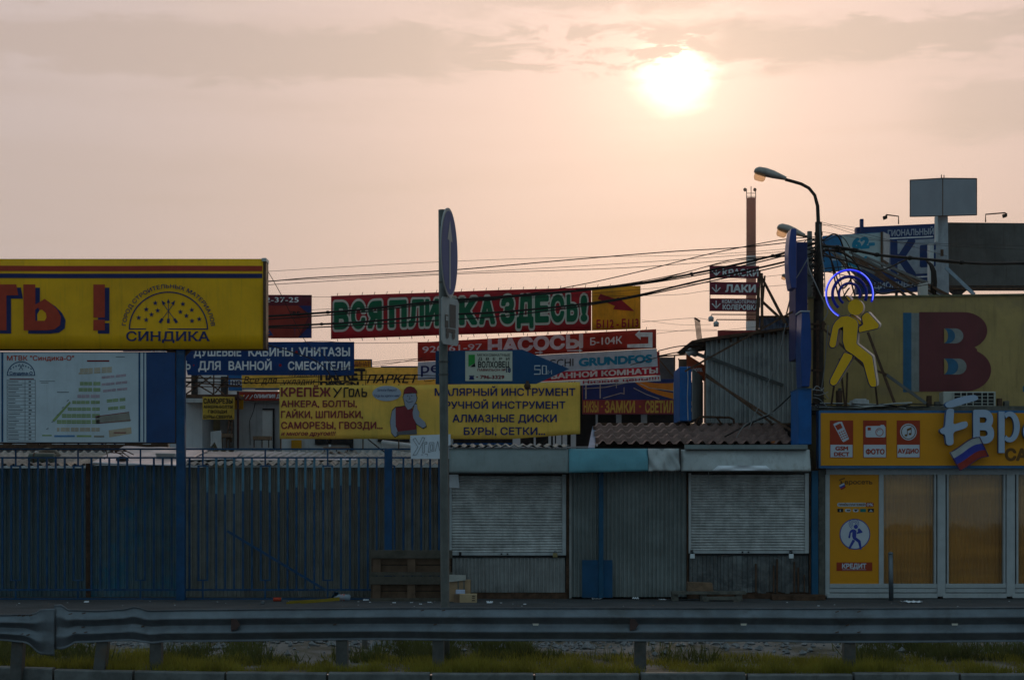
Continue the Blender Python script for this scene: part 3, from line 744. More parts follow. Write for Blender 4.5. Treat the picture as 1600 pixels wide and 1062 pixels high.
# ------------------------------------------------------------------ blue bar fence
YF = 33.0
bar_m = M('fence_bar_paint', (.006, .052, .135), .5, var=.3, scale=5, rgb2=(.03, .08, .14), mask=(3, .5, .7))
def fx(k): return 3.4 + 13.93 * k
def fence(label, xa, xb, k0, k1, posts, skip=()):
    t = thing('bar_fence', label, 'fence', W((xa + xb) / 2, 938, YF), 'blue bar fence sections along the pavement')
    for y0, y1, d in ((700, 702.6, .035), (713.5, 716, .03), (919.5, 922.5, .03), (934, 937, .03)):
        m = MB(); m.pbox(xa, y0, xb, y1, YF - d / 2, d); obj('rail', m, bar_m, t)
    for k in range(k0, k1):
        x = fx(k)
        if x < xa or x > xb: continue
        lp = (k - 1) % 7 in (0, 1); m = MB()
        m.pbox(x - 1.5, 728.5 if lp else 716, x + 1.5, 905 if lp else 919.5, YF - .014, .028)
        obj('bar', m, bar_m, t)
        if (k - 1) % 7 == 0:
            x2 = fx(k + 1); c = (x + x2) / 2; m = MB()
            m.pbox(x - 1.5, 726.5, x2 + 1.5, 728.6, YF - .016, .03); m.pbox(c - 1.2, 702.5, c + 1.2, 726.6, YF - .012, .024); obj('loop_frame', m, bar_m, t)
            m = MB(); m.pbox(x - 1.5, 904.8, x2 + 1.5, 907, YF - .016, .03); m.pbox(c - 1.2, 906.8, c + 1.2, 934, YF - .012, .024)
            obj('loop_frame', m, bar_m, t)
    for a, b, y0 in posts:
        m = MB(); m.pbox(a, y0, b, 939, YF - .05, .13); obj('post', m, bluep, t, bevel=.006)
    return t
fence('blue bar fence section at the dark rusty upright under the map board', -150, 137, -11, 10, [(-90, -78, 700)])
fence('blue bar fence section in front of the blue-smeared shed', 137.2, 275.5, 10, 20, [])
t = fence('longest blue bar fence section with a slanting bar across it', 288.5, 600, 20, 43, [])
bar_light = M('painted_bar_light', (.07, .17, .25), .55, var=.2)  # light on the upper bars, put into a paler blue colour
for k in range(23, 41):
    x = fx(k); m = MB(); m.pbox(x - 1.75, 728.7 if (k - 1) % 7 in (0, 1) else 716.2, x + 1.75, 771 - .05 * (x - 330) + 3 * math.sin(k * 5.1), YF - .02, .03); obj('painted_lit_bar_top', m, bar_light, t)
m = MB(); m.bar(W(355, 829, YF - .03), W(510, 922, YF - .03), .042, .02); obj('slanting_bar', m, bar_m, t)
t = fence('blue bar fence section with thick post behind the wooden pallets', 600, 690, 43, 50, [(600.5, 612.5, 701)])

# ------------------------------------------------------------------ billboard on blue post
YB = 32.7
t = thing('billboard_post', 'thick blue steel post carrying the big yellow billboard and the map board', 'post', W(281.5, 941, YB + .1))
m = MB(); m.pbox(275, 546, 288.5, 941, YB + .05, .15); obj('shaft', m, bluep, t, bevel=.01)
m = MB(); m.prism([W(258, 546.5, YB + .12), W(275, 546.5, YB + .12), W(275, 562, YB + .12)], (0, .02, 0)); m.prism([W(288.5, 546.5, YB + .12), W(300, 546.5, YB + .12), W(288.5, 558, YB + .12)], (0, .02, 0)); obj('bracket', m, rust, t)
t = thing('yellow_billboard', 'big yellow vinyl billboard with red and navy stripes and a half-round emblem', 'billboard', W(100, 545, YB))
m = MB(); m.pbox(-260, 404.5, 411, 546, YB + .03, .30); obj('frame', m, rust, t)
m = MB(); m.pbox(411.2, 405, 415.5, 545, YB + .005, .34); obj('side_panel', m, rust, t)
m = MB(); m.pbox(409, 403, 416, 408, YB - .01, .36); obj('corner_cap', m, wall_g, t)
A = S(YB, wave=.014, wl=310)
cloth(t, A, (-260, 405.2, 411, 545), yel, 90, 6, 'vinyl_face')
m = MB(); m.frect(-260, 415.3, 410, 423.5, A, -.006, 60); obj('stripe', m, redp, t)
m = MB(); m.frect(-260, 427.5, 410, 434.5, A, -.006, 60); obj('stripe', m, navy, t)
big = [[(-48, 444.5), (26, 444.5), (29, 461.5), (10.5, 461.5), (10.5, 516), (-12, 516), (-12, 461.5), (-48, 461.5)],
       [(37, 444.5), (55.5, 444.5), (55.5, 476), (70, 467), (80, 474), (90, 484), (95.5, 495), (94, 508), (85, 514.5), (72, 516), (37, 516)],
       [(146, 444.5), (164, 444.5), (164, 496), (146, 496)], [(146, 499.5), (164, 499.5), (164, 516), (146, 516)]]
hole = [(55.5, 501), (55.5, 491), (60, 485), (66, 484), (72, 489), (73, 496), (70, 501)]
sh = [[(x + 7, y + 5) for x, y in p] for p in big]
for q_i in sh: m = MB(); sdf_poly(m, A, [q_i], -.010); obj('letter_shadow', m, navy, t)
for q_i in big: m = MB(); sdf_poly(m, A, [q_i], -.016); obj('lettering', m, redp, t)
m = MB(); m.flat(hole, A, -.020); obj('letter_opening', m, yel, t)
m = MB(); m.flat([(55.5, 484), (60, 480.5), (62, 485), (58.5, 491), (58.5, 501), (55.5, 501)], A, -.022); obj('letter_shadow', m, navy, t)
m = MB(); cx_, cy_ = 263.4, 514.0
ring2d(A, m, cx_, cy_, 59.8, 61.8, 0, 180, -.010, 60, .945); line2d(A, m, [(201.6, 514), (325.2, 514)], 1.8, -.012)
def polar(px, py, d=0.0):
    a = math.pi - (px) / 100.0; r = 66.5 + (100 - py) * 1.0
    return A(cx_ + r * math.cos(a), cy_ - .96 * r * math.sin(a) , d)
T(m, polar, 'ГОРОД СТРОИТЕЛЬНЫХ МАТЕРИАЛОВ', 8, 307, 93.6, 100, .012, d=-.010, res=12)
T(m, A, 'СИНДИКА', 197.5, 328, 518, 532.5, .018, .05, d=-.012)
for x, y in ((832, 286), (784, 320), (845, 326), (812, 348), (744, 365), (784, 376), (980, 291), (1027, 323), (966, 333), (998, 354), (1067, 371), (1028, 381)): star(A, m, x / 3.425, 390 + y / 3.425, 4.3, -.010)
for dx in (-9.5, 0, 9.5):
    tx, ty = 263.4 + dx, 471 if dx else 468.5; bx, by = 263.4 - dx * .95, 498
    line2d(A, m, [(tx, ty + 2), (bx, by)], 1.0, -.010 - abs(dx) * .0002); ux, uy = (bx - tx) / 30, (by - ty) / 30
    line2d(A, m, [(bx, by), (bx + ux * 7, by + uy * 7)], 4.2, -.013 - .001 * (dx + 10) / 10)
    m.flat([(tx - ux * 2, ty - uy * 2), (tx + uy * 2.6 + ux * 5, ty - ux * 2.6 + uy * 5), (tx - uy * 2.6 + ux * 5, ty + ux * 2.6 + uy * 5)], A, -.013 - .001 * (dx + 10) / 10)
obj('emblem', m, navy, t)

# map board ------------------------------------------------------------------
mapm = M('faded_map_vinyl', (.50, .56, .62), .45, var=.10, scale=1.5, streak=.10)
navb = M('map_board_navy', (.010, .05, .16), .45, var=.2, scale=2)
t = thing('map_board', 'pale market plan board with navy border fixed under the yellow billboard', 'board', W(130, 693, YB + .02))
m = MB(); m.pbox(-150, 549.5, 275, 692.5, YB + .06, .10); obj('frame', m, rust, t)
A = S(YB + .04)
m = MB(); m.pbox(-150, 550.5, 273.5, 691, YB + .04, .015); obj('panel', m, navb, t)
m = MB(); m.frect(-120, 551, 228.5, 690.5, A); obj('map_face', m, mapm, t)
m = MB(); m.frect(2.3, 551, 5.3, 690, A, -.008); m.frect(216.5, 551, 219.3, 690, A, -.008); m.frect(224, 551, 225.6, 690, A, -.008); obj('border_lines', m, bluep, t)
letter(t, redp, [('МТВК "Синдика-О"', 11, 116, 555.5, 563, {'off': .02})], A)
lines = MB(); blk = M('map_ink', (.12, .13, .15), .6, var=0)
for y in range(0, 18): lines.frect(11, 593 + y * 5.6, 55, 593.5 + y * 5.6, A, -.008)
for x in (11, 39, 55): lines.frect(x, 593, x + .6, 688.2, A, -.009)
rr = random.Random(11)
for y in range(17):
    lines.frect(13, 595.3 + y * 5.6, 13 + rr.uniform(10, 23), 596.4 + y * 5.6, A, -.010); lines.frect(45, 595 + y * 5.6, 45 + rr.uniform(2, 5), 597 + y * 5.6, A, -.010)
lines.frect(62, 595, 86, 595.7, A, -.009); lines.frect(64, 597.5, 76, 598.2, A, -.009); lines.frect(89, 612, 108, 613, A, -.009); lines.frect(181, 557, 195, 558, A, -.009)
for k in range(5): lines.flat([(73 + k * 8.0, 671 - k * 14.0 * .0 - k * 11), (76 + k * 8.0, 671 - k * 11 - 2), (75.6 + k * 8.0, 668 - k * 11), (72.6 + k * 8, 670 - k * 11)], A, -.011)
obj('map_lines', lines, blk, t)
cols = {'g': M('map_green', (.24, .32, .14), .6), 'p': M('map_pink', (.42, .30, .36), .6), 'o': M('map_sand', (.46, .36, .26), .6), 'b': M('map_blue', (.08, .20, .40), .6), 'n': M('map_brown', (.25, .23, .20), .6), 'r': dkred}
mm = {k: MB() for k in cols}
def row(c, x0, x1, y, h, gaps, tilt=0.0):
    edges = [x0] + [g for g in gaps] + [x1]
    for a, b in zip(edges, edges[1:]):
        k = max(1, int((b - a) / 7))
        for i in range(k):
            xa = a + 1 + (b - a - 1.5) * i / k; xb = a + 1 + (b - a - 1.5) * (i + 1) / k - .5
            for q in (0, h * .52): mm[c].flat([(xa, y + q - tilt * (xa - x0)), (xb, y + q - tilt * (xb - x0)), (xb, y + q + h * .42 - tilt * (xb - x0)), (xa, y + q + h * .42 - tilt * (xa - x0))], A, -.007)
mm['r'].frect(136, 562.5, 171, 565, A, -.007)
row('o', 124, 176, 576, 5.5, [146, 158], .06); row('o', 122, 176, 582, 3, [146, 158], .06)
row('g', 124, 158, 596.5, 5.5, [145]); row('g', 122, 158, 606, 5.5, [145]); row('p', 120, 157, 616.5, 5, [141]); row('g', 112, 157, 626, 5, [141])
row('g', 105, 157, 636.5, 5, [143]); row('g', 96, 157, 646.5, 6, [143]); row('g', 88, 157, 656, 6, [143]); row('o', 88, 157, 668, 6, [94, 110, 124, 142])
row('p', 158, 198, 588, 4, [180], .10); row('p', 158, 200, 599, 4, [180], .10); row('p', 160, 200, 609, 4, [182], .10); row('g', 166, 197, 624, 5, [186], .09); row('g', 168, 197, 636, 5, [186], .09)
mm['n'].flat([(149, 651), (202, 644), (204, 658), (150, 662)], A, -.007); mm['r'].flat([(149, 650), (202, 643), (202, 644), (149, 651)], A, -.008); mm['r'].flat([(155, 660.5), (205, 655.5), (205, 656.3), (155, 661.3)], A, -.009)
mm['o'].flat([(170, 672), (205, 667), (206, 677), (171, 683)], A, -.007); mm['r'].frect(178, 675, 197, 676.5, A, -.010)
mm['b'].frect(85, 679.5, 117, 682.5, A, -.007); mm['g'].frect(66, 679, 81, 681, A, -.007); mm['g'].frect(120, 679.5, 143, 682.5, A, -.007); mm['n'].frect(147, 680, 163, 683, A, -.007)
mm['g'].flat([(82, 656), (109, 627), (111, 629), (85, 659)], A, -.0075)
mm['r'].frect(15, 591, 53, 592.3, A, -.007)
for k, v in mm.items(): obj('map_print', v, cols[k], t)
m = MB(); ring2d(A, m, 33, 586, 20.6, 22, 0, 180, -.008, 30, .98); line2d(A, m, [(11, 586.3), (55, 586.3)], 1.2, -.009); T(m, A, 'Синдика-О', 15, 51, 580.5, 585, .03)
for k in range(8): star(A, m, 18.5 + k * 4.1 + (1.5 if k > 3 else -1.5), 576 - 5 * math.sin(k * .45), 1.8)
line2d(A, m, [(30, 568), (36, 578)], .8, -.009); line2d(A, m, [(36, 568), (30, 578)], .8, -.011); obj('emblem', m, bluep, t)

# ------------------------------------------------------------------ banners hung over the market
def ties(t, SF, x0, x1, y, n_, L, up=1):
    m = MB()
    for i in range(n_):
        x = x0 + (x1 - x0) * (i + .5) / n_; m.tube([SF(x, y), SF(x + 1.0, y - L * up)], .006, 4, cap=False)
    obj('tie_cords', m, cable, t)
# big red tile banner
A = S(40.0, -.0329, 517, wave=.03, wl=420)
t = thing('tile_banner', 'long red banner with fat green outlined letters strung across the sky', 'banner', W(760, 530, 40))
cloth(t, A, (517, 462, 924, 529.5), redb, 80, 6)
def rag(y): return y
glyphs = (('В', 519.5, 547), ('С', 546, 573), ('Я', 572, 599), ('П', 605.5, 638), ('Л', 636, 665), ('И', 662, 688.5), ('Т', 687, 715), ('К', 715, 748), ('А', 746.5, 776), ('З', 780, 806.5), ('Д', 805, 836), ('Е', 833.5, 860), ('С', 858, 884), ('Ь', 883, 905), ('!', 905, 920))
oc_ = M('cream_outline', (.78, .76, .66), .6, var=0, trans=.4)
for i, (ch, a, b) in enumerate(glyphs):
    m = MB(); T(m, A, ch, a, b, 474.4, 512.6, .118, .035, d=-.012 - .002 * (i % 2), res=36); obj('letter_outline', m, oc_, t)
for i, (ch, a, b) in enumerate(glyphs):
    m = MB(); T(m, A, ch, a + 2.3, b - 2.3, 475, 512, .060, .035, d=-.020, res=36); obj('lettering', m, grn, t)
ties(t, A, 517, 924, 462, 21, 4); ties(t, A, 517, 924, 529.5, 21, 4, -1)
t = thing('arrow_banner', 'orange banner with a red slanting arrow joined to the long red banner', 'banner', W(962, 515, 40))
A2 = S(40.0, -.0329, 517, wave=.02, wl=300); cloth(t, A2, (924.8, 462, 1001, 529.5), org, 16, 6)
m = MB(); q = .0329
def un(x, y): return (x, y + .0329 * (x - 517))
m.flat([un(*p) for p in ((938, 459), (962, 467), (966, 464), (991.5, 486), (958, 483), (961, 478), (934, 467))], A2, -.012); obj('arrow', m, redb, t)
letter(t, redb, [('Б112 - Б113', 932, 998, 513.3, 526, {'off': .03})], A2)
ties(t, A2, 924, 1001, 462, 4, 4)
# heating banner, blue plumbing banner
A = S(38.5, 0, 0, wave=.02, wl=200)
t = thing('heating_banner', 'dark maroon banner with red arrow shape behind the yellow billboard edge', 'banner', W(450, 528, 38.5))
cloth(t, A, (340, 460.5, 487, 528), M('maroon_banner', (.16, .02, .035), .6, trans=.25), 24, 6)
m = MB(); m.flat([(340, 477.5), (468, 477.5), (482, 495), (466, 527), (340, 527)], A, -.010); obj('arrow_panel', m, redb2, t)
m = MB(); m.flat([(466, 477.5), (486.5, 477.5), (486.5, 492)], A, -.010); m.flat([(486.5, 506), (486.5, 527.5), (466, 527.5)], A, -.011); obj('corner_patch', m, navy, t)
letter(t, wht_t, [('2-37-25', 415, 466.5, 464, 472, {'off': .008})], A)
letter(t, black, [('JUNKERS', 421, 469, 486, 493, {'off': .03}), ('Bosch Thermotechnik', 421, 469, 496.5, 498.5, {'off': .0})], A, d=-.016)
letter(t, blub, [('BAXI', 414, 461, 512, 524, {'off': .03})], A, d=-.016)
A = S(38.0, .0, 0, wave=.012, wl=180)
t = thing('plumbing_banner', 'dark blue banner with two lines of white slab-serif lettering', 'banner', W(420, 586, 38))
m = MB(); m.ppoly([(190, 534), (553.5, 533.5), (553.5, 585), (285, 586), (240, 560), (190, 549)], 38.05, .05); 
m = MB(); m.grid(lambda u, v: A(192 + 361.5 * u, (549 + (37 if u > .26 else 0)) + ((534 if 1 else 0) - (549 + (37 if u > .26 else 0))) * v), 50, 5); obj('cloth', m, blub, t, thick=.003)
letter(t, wht_t, [('ВАННЫ', 236, 290, 540, 552, {}), ('ДУШЕВЫЕ', 303, 377, 543, 556, {}), ('КАБИНЫ', 388, 458, 543.5, 556, {}), ('УНИТАЗЫ', 467, 547, 543, 556, {}), ('Ь', 290, 298, 564, 577, {}), ('ДЛЯ', 310, 345, 564.5, 577.5), ('ВАННОЙ', 357, 424.5, 564.5, 577.5), ('СМЕСИТЕЛИ', 450, 547, 565, 577.5)], A, off=.030, slab=.035)
m = MB(); disc2d(A, m, 463.5, 550, 2.2, -.01); disc2d(A, m, 438, 570.5, 2.2, -.01); disc2d(A, m, 303, 570.5, 1.2, -.01); obj('dots', m, redb, t)

# parquet banner group (yellow) and friends --------------------------------
A = S(42.0, .0, 0, wave=.01)
t = thing('parquet_banner', 'long yellow banner with black italic lettering behind the fixings banner', 'banner', W(520, 606, 42))
m = MB(); m.grid(lambda u, v: A(378 + 312 * u, 606 + (576 - 4 * u - 606) * v), 50, 5); obj('cloth', m, yel_p, t, thick=.003)
letter(t, black, [('Все для', 381, 433, 588, 599.5, {'ital': .25, 'off': .0}), ('укладки', 441, 492, 590.5, 601, {'ital': .25, 'off': .0}), ('пудоски', 452, 496, 583, 588, {'ital': .25, 'off': .0}), ('ПАРКЕТ', 573, 655, 585, 598, {'ital': .3, 'off': .02})], A)
letter(t, black, [('ПАРКЕТ', 500, 571, 577, 593, {'off': .06}), ('DESIGN', 500, 561, 596, 604, {'off': .06})], A)
m = MB(); line2d(A, m, [(498, 584), (498, 605)], 1); line2d(A, m, [(572, 578), (571, 603)], 1); line2d(A, m, [(662, 590), (678, 588), (678, 594), (664, 596), (662, 590)], .8, -.008); obj('rule_lines', m, black, t)
m = MB(); m.frect(600, 572.2, 655, 573.8, A, -.0); m.pbox(595, 571.8, 690, 573.6, 42, .05); obj('top_batten', m, bluep, t)
t, A = signbox('slat_sign', 'small ochre slatted sign with a blue rim above the parquet banner', 'sign', (540, 561, 581, 590), 43, .1, bluep)
m = MB(); m.frect(540, 562.5, 579.5, 590, A); obj('face', m, org, t)
letter(t, dkred, [('ЛАМИНАТ', 541, 578, 564, 573, {'off': .0})], A)
t, A = signbox('blue_shop_sign', 'blue sign with grey strip and dark letters beside the yellow parquet banner', 'sign', (357, 581, 377.5, 610), 42.5, .2, bluep2)
m = MB(); m.frect(360, 593, 377, 602.5, A); obj('strip', m, ltb, t); letter(t, navy, [('НО', 362.5, 377, 594.5, 601.5, {'off': .03})], A)
t, A = signbox('blue_fascia', 'long thin blue fascia with a white lower edge under the parquet banner', 'fascia', (360, 604.5, 437, 608), 42.6, .3, bluep2)
m = MB(); m.frect(362, 608, 399, 611, A); obj('white_edge', m, whitep, t)
# workmen's kiosks behind (left)
t = thing('grey_kiosk', 'flat-roofed grey kiosk with a narrow white door behind the fence', 'kiosk', W(400, 798, 41))
m = MB(); m.box(W(366, 0, 41).x, W(470, 0, 41).x, 41, 44, 0, W(0, 621, 41).z); obj('wall', m, wall_g, t)
m = MB(); m.pbox(372, 611.5, 470, 613, 40.9, 3.0); obj('roof', m, rust, t)
m = MB(); m.pbox(410, 640, 426, 700, 40.97, .03); obj('door', m, M('white_door', (.75, .74, .72), .6, var=.06), t)
m = MB(); m.pbox(426, 638.5, 428.5, 700, 40.94, .06); m.pbox(410, 638, 428.5, 640, 40.94, .06); obj('door_frame', m, dark, t)
m = MB(); m.tube([W(x, y, 40.97) for x, y in ((399, 628), (396, 642), (390, 657), (391, 695))], .006, 4); obj('wire', m, cable, t)
t, A = signbox('red_strip_sign', 'dull red strip sign with white slashes on top of the grey kiosk', 'sign', (373, 612, 470, 625.5), 40.8, .1, redb2)
letter(t, wht_t, [('ОЛИМПИЯ Д', 397, 437, 616, 621.5, {'off': .03, 'ital': .1})], A)
m = MB(); [line2d(A, m, [(377 + k * 6.5, 623.5), (382 + k * 6.5, 617)], 1.2) for k in range(3)]; obj('slashes', m, wht_t, t)
t = thing('white_kiosk', 'pale panelled kiosk with a grey box ledge next to the blue billboard post', 'kiosk', W(303, 798, 40))
m = MB(); m.box(W(265, 0, 40).x, W(316, 0, 40).x, 40, 43, 0, W(0, 629, 40).z); obj('wall', m, M('pale_panels', (.62, .63, .66), .6, var=.12, scale=2, streak=.3), t)
m = MB(); m.pbox(289, 622, 325, 628.5, 39.7, .6); obj('ledge', m, wall_g, t); m = MB(); m.pbox(262, 616, 372, 621, 39.9, 3.0); obj('roof', m, rust, t)
t = thing('cream_kiosk', 'cream kiosk front in shadow under the small screws sign', 'kiosk', W(340, 798, 41.5))
m = MB(); m.box(W(314, 0, 41.5).x, W(367, 0, 41.5).x, 41.5, 44, 0, W(0, 622, 41.5).z); obj('wall', m, M('cream_wall', (.62, .55, .36), .8, var=.2, streak=.4), t)
m = MB(); m.pbox(344, 655, 366, 700, 41.4, .06); obj('dark_panel', m, wall_g, t)
t, A = signbox('screws_sign', 'small dull yellow sign with four lines of black lettering', 'sign', (316.5, 619.5, 366, 655), 39.6, .04, yel_p)
letter(t, black, [('САМОРЕЗЫ', 318, 363.5, 622.5, 630, {'off': .03}), ('АНКЕРА-БОЛТЫ', 318, 363.5, 633, 637.5, {'off': .03}), ('ГВОЗДИ', 325, 354.5, 640.5, 645, {'off': .03}), ('БУРЫ-СВЕРЛА', 318, 363.5, 648.5, 653.5, {'off': .03})], A)
m = MB(); m.pbox(366.5, 617, 380, 639, 40.7, .05); tag(obj('poster', m, org, loc=W(373, 639, 40.7)), 'faded orange notice on the grey kiosk wall beside the dark pole', 'poster')
m = MB(); m.pbox(370, 611, 373.3, 702, 39.5, .04); tag(obj('steel_post', m, M('dark_red_paint', (.06, .02, .02), .6), loc=W(371, 702, 39.5)), 'thin dark pole in front of the grey kiosk wall', 'post')
t = thing('roof_truss', 'rusty lattice of thin steel bars above the pale kiosk roof', 'truss', W(322, 618, 40.5))
m = MB()
for a, b in (((288, 597), (378, 603)), ((288, 590), (378, 592)), ((334, 585), (334, 617)), ((356, 585), (355, 617)), ((290, 616), (330, 588)), ((300, 596), (334, 616)), ((312, 586), (350, 616)), ((336, 614), (356, 590)), ((288, 605), (312, 586))): m.bar(W(*a, 40.5), W(*b, 40.5), .028, .02)
obj('bars', m, rust, t)
m = MB(); m.pbox(287, 603, 378, 604.5, 40.45, .04); obj('chord', m, rust, t)
t = thing('pale_house', 'pale plastered building seen through the steel lattice', 'building', W(330, 798, 50))
m = MB(); m.box(W(150, 0, 50).x, W(390, 0, 50).x, 50, 56, 0, W(0, 583, 50).z); obj('wall', m, M('pale_plaster', (.48, .48, .50), .8, var=.1), t)
m = MB(); m.pbox(282, 583, 308, 620, 49.9, .1); m.pbox(345, 588, 354, 625, 49.9, .1); obj('window', m, dark, t)
# white stalls under the map board
t = thing('panel_kiosk', 'row of pale wall panels with dark gaps below the map board', 'kiosk', W(140, 798, 41))
m = MB(); m.box(W(-150, 0, 41).x, W(262, 0, 41).x, 41.05, 44, 0, W(0, 560, 41).z); obj('wall', m, M('pale_panels', (0, 0, 0)), t)
for a, b in ((5, 18), (41, 60), (62, 80), (99, 101), (121, 123), (137, 141), (158, 161), (178, 180), (195, 222), (236, 262)):
    m = MB(); m.pbox(a, 640, b, 700, 41.0, .05); obj('gap_panel', m, rust if b - a > 8 else bluep, t)
m = MB(); m.pbox(-150, 694, 262, 703, 40.9, .1); obj('base_rail', m, rust, t)
# table, stool
def table(label, x0, x1, y0, y1, leg, Y, gname=None, name='table'):
    t = thing(name, label, 'table', W((x0 + x1) / 2, leg, Y)); m = MB(); m.pbox(x0, y0, x1, y1, Y, .35); obj('table_top', m, wood, t)
    for x in (x0 + 1, (x0 + x1) / 2, x1 - 3):
        m = MB(); m.pbox(x, y1, x + 1.3, leg, Y + .05, .05); obj('leg', m, rust, t)
    return t
table('small wooden bench standing in front of the white door', 395, 422, 681, 686.5, 699, 38.2, name='bench')
table('brown folding stool below the screws sign', 345, 361, 677, 683, 702, 39.0, name='stool')
t = thing('ladder', 'dark narrow step ladder leaning on the kiosk below the screws sign', 'ladder', W(357, 690, 39.3))
m = MB(); m.bar(W(354, 690, 39.3), W(358, 655, 39.9), .03, .02); m.bar(W(361, 690, 39.3), W(363, 655, 39.9), .03, .02); obj('stiles', m, rust, t)
m = MB(); [m.bar(W(354.5 + k, 685 - 7 * k, 39.35 + .1 * k), W(361.5 + k * .6, 685 - 7 * k, 39.35 + .1 * k), .02, .02) for k in range(5)]; obj('rungs', m, rust, t)
m = MB(); m.ppoly([(329, 674), (345, 672), (346, 700), (341, 702), (335, 690), (329, 698)], 38.8, .05); tag(obj('sack', m, wall_g, loc=W(337, 700, 38.8)), 'grey sagging sack hanging in a frame by the cream kiosk', 'sack')

# fixings banner ------------------------------------------------------------
YK = 32.9
def kslope(px): return 0
A = S(YK, .0, 436, wave=.014, wl=230)
t = thing('fixings_banner', 'long mustard banner advertising fixings with a cartoon workman', 'banner', W(670, 686, YK))
def kb_(u, v):
    x = 436.5 + 470 * u; yt = 601.5 - 5.0 * max(0, (u - .45) / .55); yb = 685.5 if x < 700 else 685.5 - 8 * max(0, (x - 800) / 106) ** 1.0 * (1 if x > 800 else 0)
    if x <= 700: yb = 685.5
    return A(x, yb + (yt - yb) * v)
m = MB(); m.grid(kb_, 90, 10); obj('cloth', m, yel_b, t, smooth=True, thick=.003)
letter(t, dkred, [('КРЕПЁЖ', 439, 517, 605.5, 619, {'off': .03}), ('АНКЕРА, БОЛТЫ,', 439, 558, 625.5, 635.5), ('ГАЙКИ, ШПИЛЬКИ,', 439, 567.5, 642, 652.5), ('САМОРЕЗЫ, ГВОЗДИ...', 439, 598, 659, 669.5), ('и многое другое!!!', 439, 524.5, 673.5, 680, {'ital': .2})], A, off=.028, d=-.010)
letter(t, navy, [('МАЛЯРНЫЙ ИНСТРУМЕНТ', 679, 899, 606.5, 618), ('РУЧНОЙ ИНСТРУМЕНТ', 695, 883.5, 627, 638), ('АЛМАЗНЫЕ ДИСКИ', 707, 870, 647.5, 659), ('БУРЫ, СЕТКИ...', 724.5, 852, 667.5, 679)], A, off=.024, d=-.010)
m = MB()
for pts in ([(521, 606), (528, 615)], [(534, 605), (522, 621)], [(538, 621), (538, 606), (545, 606)], [(546, 608), (546, 619), (552, 619), (553, 608), (546, 608)], [(555, 620), (559, 607), (562, 620)], [(566, 606), (566, 619), (572, 619), (573, 613), (566, 613)]):
    for p, q in zip(pts, pts[1:]): m.bar(A(*p, -.012), A(*q, -.012), .024, .004)
obj('brush_lettering', m, black, t)
sk = M('cartoon_skin', (.34, .36, .45), .6, var=0, trans=.2); bub = M('speech_bubble', (.40, .46, .58), .6, var=0, trans=.2)
m = MB(); disc2d(A, m, 604.5, 614.5, 22.5, -.010, .53); obj('speech_bubble', m, bub, t)
letter(t, navy, [('Затеяли Ремонт?', 589.5, 620, 607, 611.5, {'off': .0, 'ital': .2}), ('Тогда вы идете к нам!', 584, 624.5, 616, 620, {'off': .0, 'ital': .2})], A, d=-.014)
ink = MB(); skn = MB(); redc = MB()
def part(mb, pts, d): mb.flat(pts, A, d)
def q_(pts): return [(360 + x / 4.706, 540 + y / 4.706) for x, y in pts]
arms = [(1215, 455), (1190, 480), (1175, 560), (1185, 640), (1210, 668), (1235, 655), (1232, 630), (1215, 590), (1220, 500)]
arm2 = [(1340, 490), (1355, 430), (1372, 430), (1375, 465), (1390, 490), (1385, 520), (1430, 560), (1440, 590), (1415, 605), (1370, 575), (1345, 530)]
head = [(1280, 355), (1270, 380), (1278, 405), (1285, 440), (1305, 470), (1330, 462), (1350, 435), (1365, 410), (1372, 385), (1362, 350)]
helm = [(1275, 358), (1280, 325), (1300, 305), (1325, 300), (1350, 308), (1368, 330), (1372, 350), (1340, 345), (1300, 350)]
body = [(1215, 455), (1285, 445), (1305, 470), (1335, 465), (1370, 500), (1362, 560), (1365, 620), (1230, 632), (1215, 580)]
def grow(pts, k):
    cx = sum(p[0] for p in pts) / len(pts); cy = sum(p[1] for p in pts) / len(pts); return [(cx + (x - cx) * k, cy + (y - cy) * k) for x, y in pts]
for i, p_ in enumerate((arms, arm2, head, helm, body)):
    part(ink, grow(q_(p_), 1.07), -.009 - .0002 * i)
for p_, b_ in ((arms, skn), (arm2, skn), (body, redc), (head, skn), (helm, redc)): part(b_, q_(p_), -.013 - (.002 if p_ is head or p_ is arm2 else 0) - (.003 if p_ is helm else 0))
m = MB(); part(m, q_([(1222, 632), (1368, 615), (1372, 650), (1225, 655)]), -.017); obj('tool_belt', m, M('belt_grey', (.10, .10, .12), .6, var=0), t)
obj('cartoon_outline', ink, black, t); obj('cartoon_figure', skn, sk, t); obj('cartoon_shirt', redc, dkred, t)
m = MB(); line2d(A, m, q_([(1290, 400), (1310, 418), (1345, 408)]), .7, -.018); line2d(A, m, q_([(1300, 372), (1308, 366)]), .8, -.018); line2d(A, m, q_([(1328, 366), (1338, 370)]), .8, -.018); line2d(A, m, q_([(1318, 375), (1322, 392), (1312, 394)]), .6, -.018); obj('cartoon_face', m, black, t)
for x in (437.5, 566, 622):
    m = MB(); m.pbox(x, 685, x + 2.0, 701, YK + .02, .03); m.pbox(x, 600, x + 2, 686, YK + .03, .02); obj('support_bar', m, rust, t)
A = S(YK - .03)
t = thing('coal_notice', 'hand-written white card notice hung below the mustard banner', 'notice', W(666, 716, YK - .03))
m = MB(); m.prism([A(*p) for p in ((641, 680), (704, 678), (704, 716.5), (642, 716.5))], (0, .006, 0)); obj('card', m, M('white_card', (.62, .66, .74), .6, var=.05), t)
m = MB()
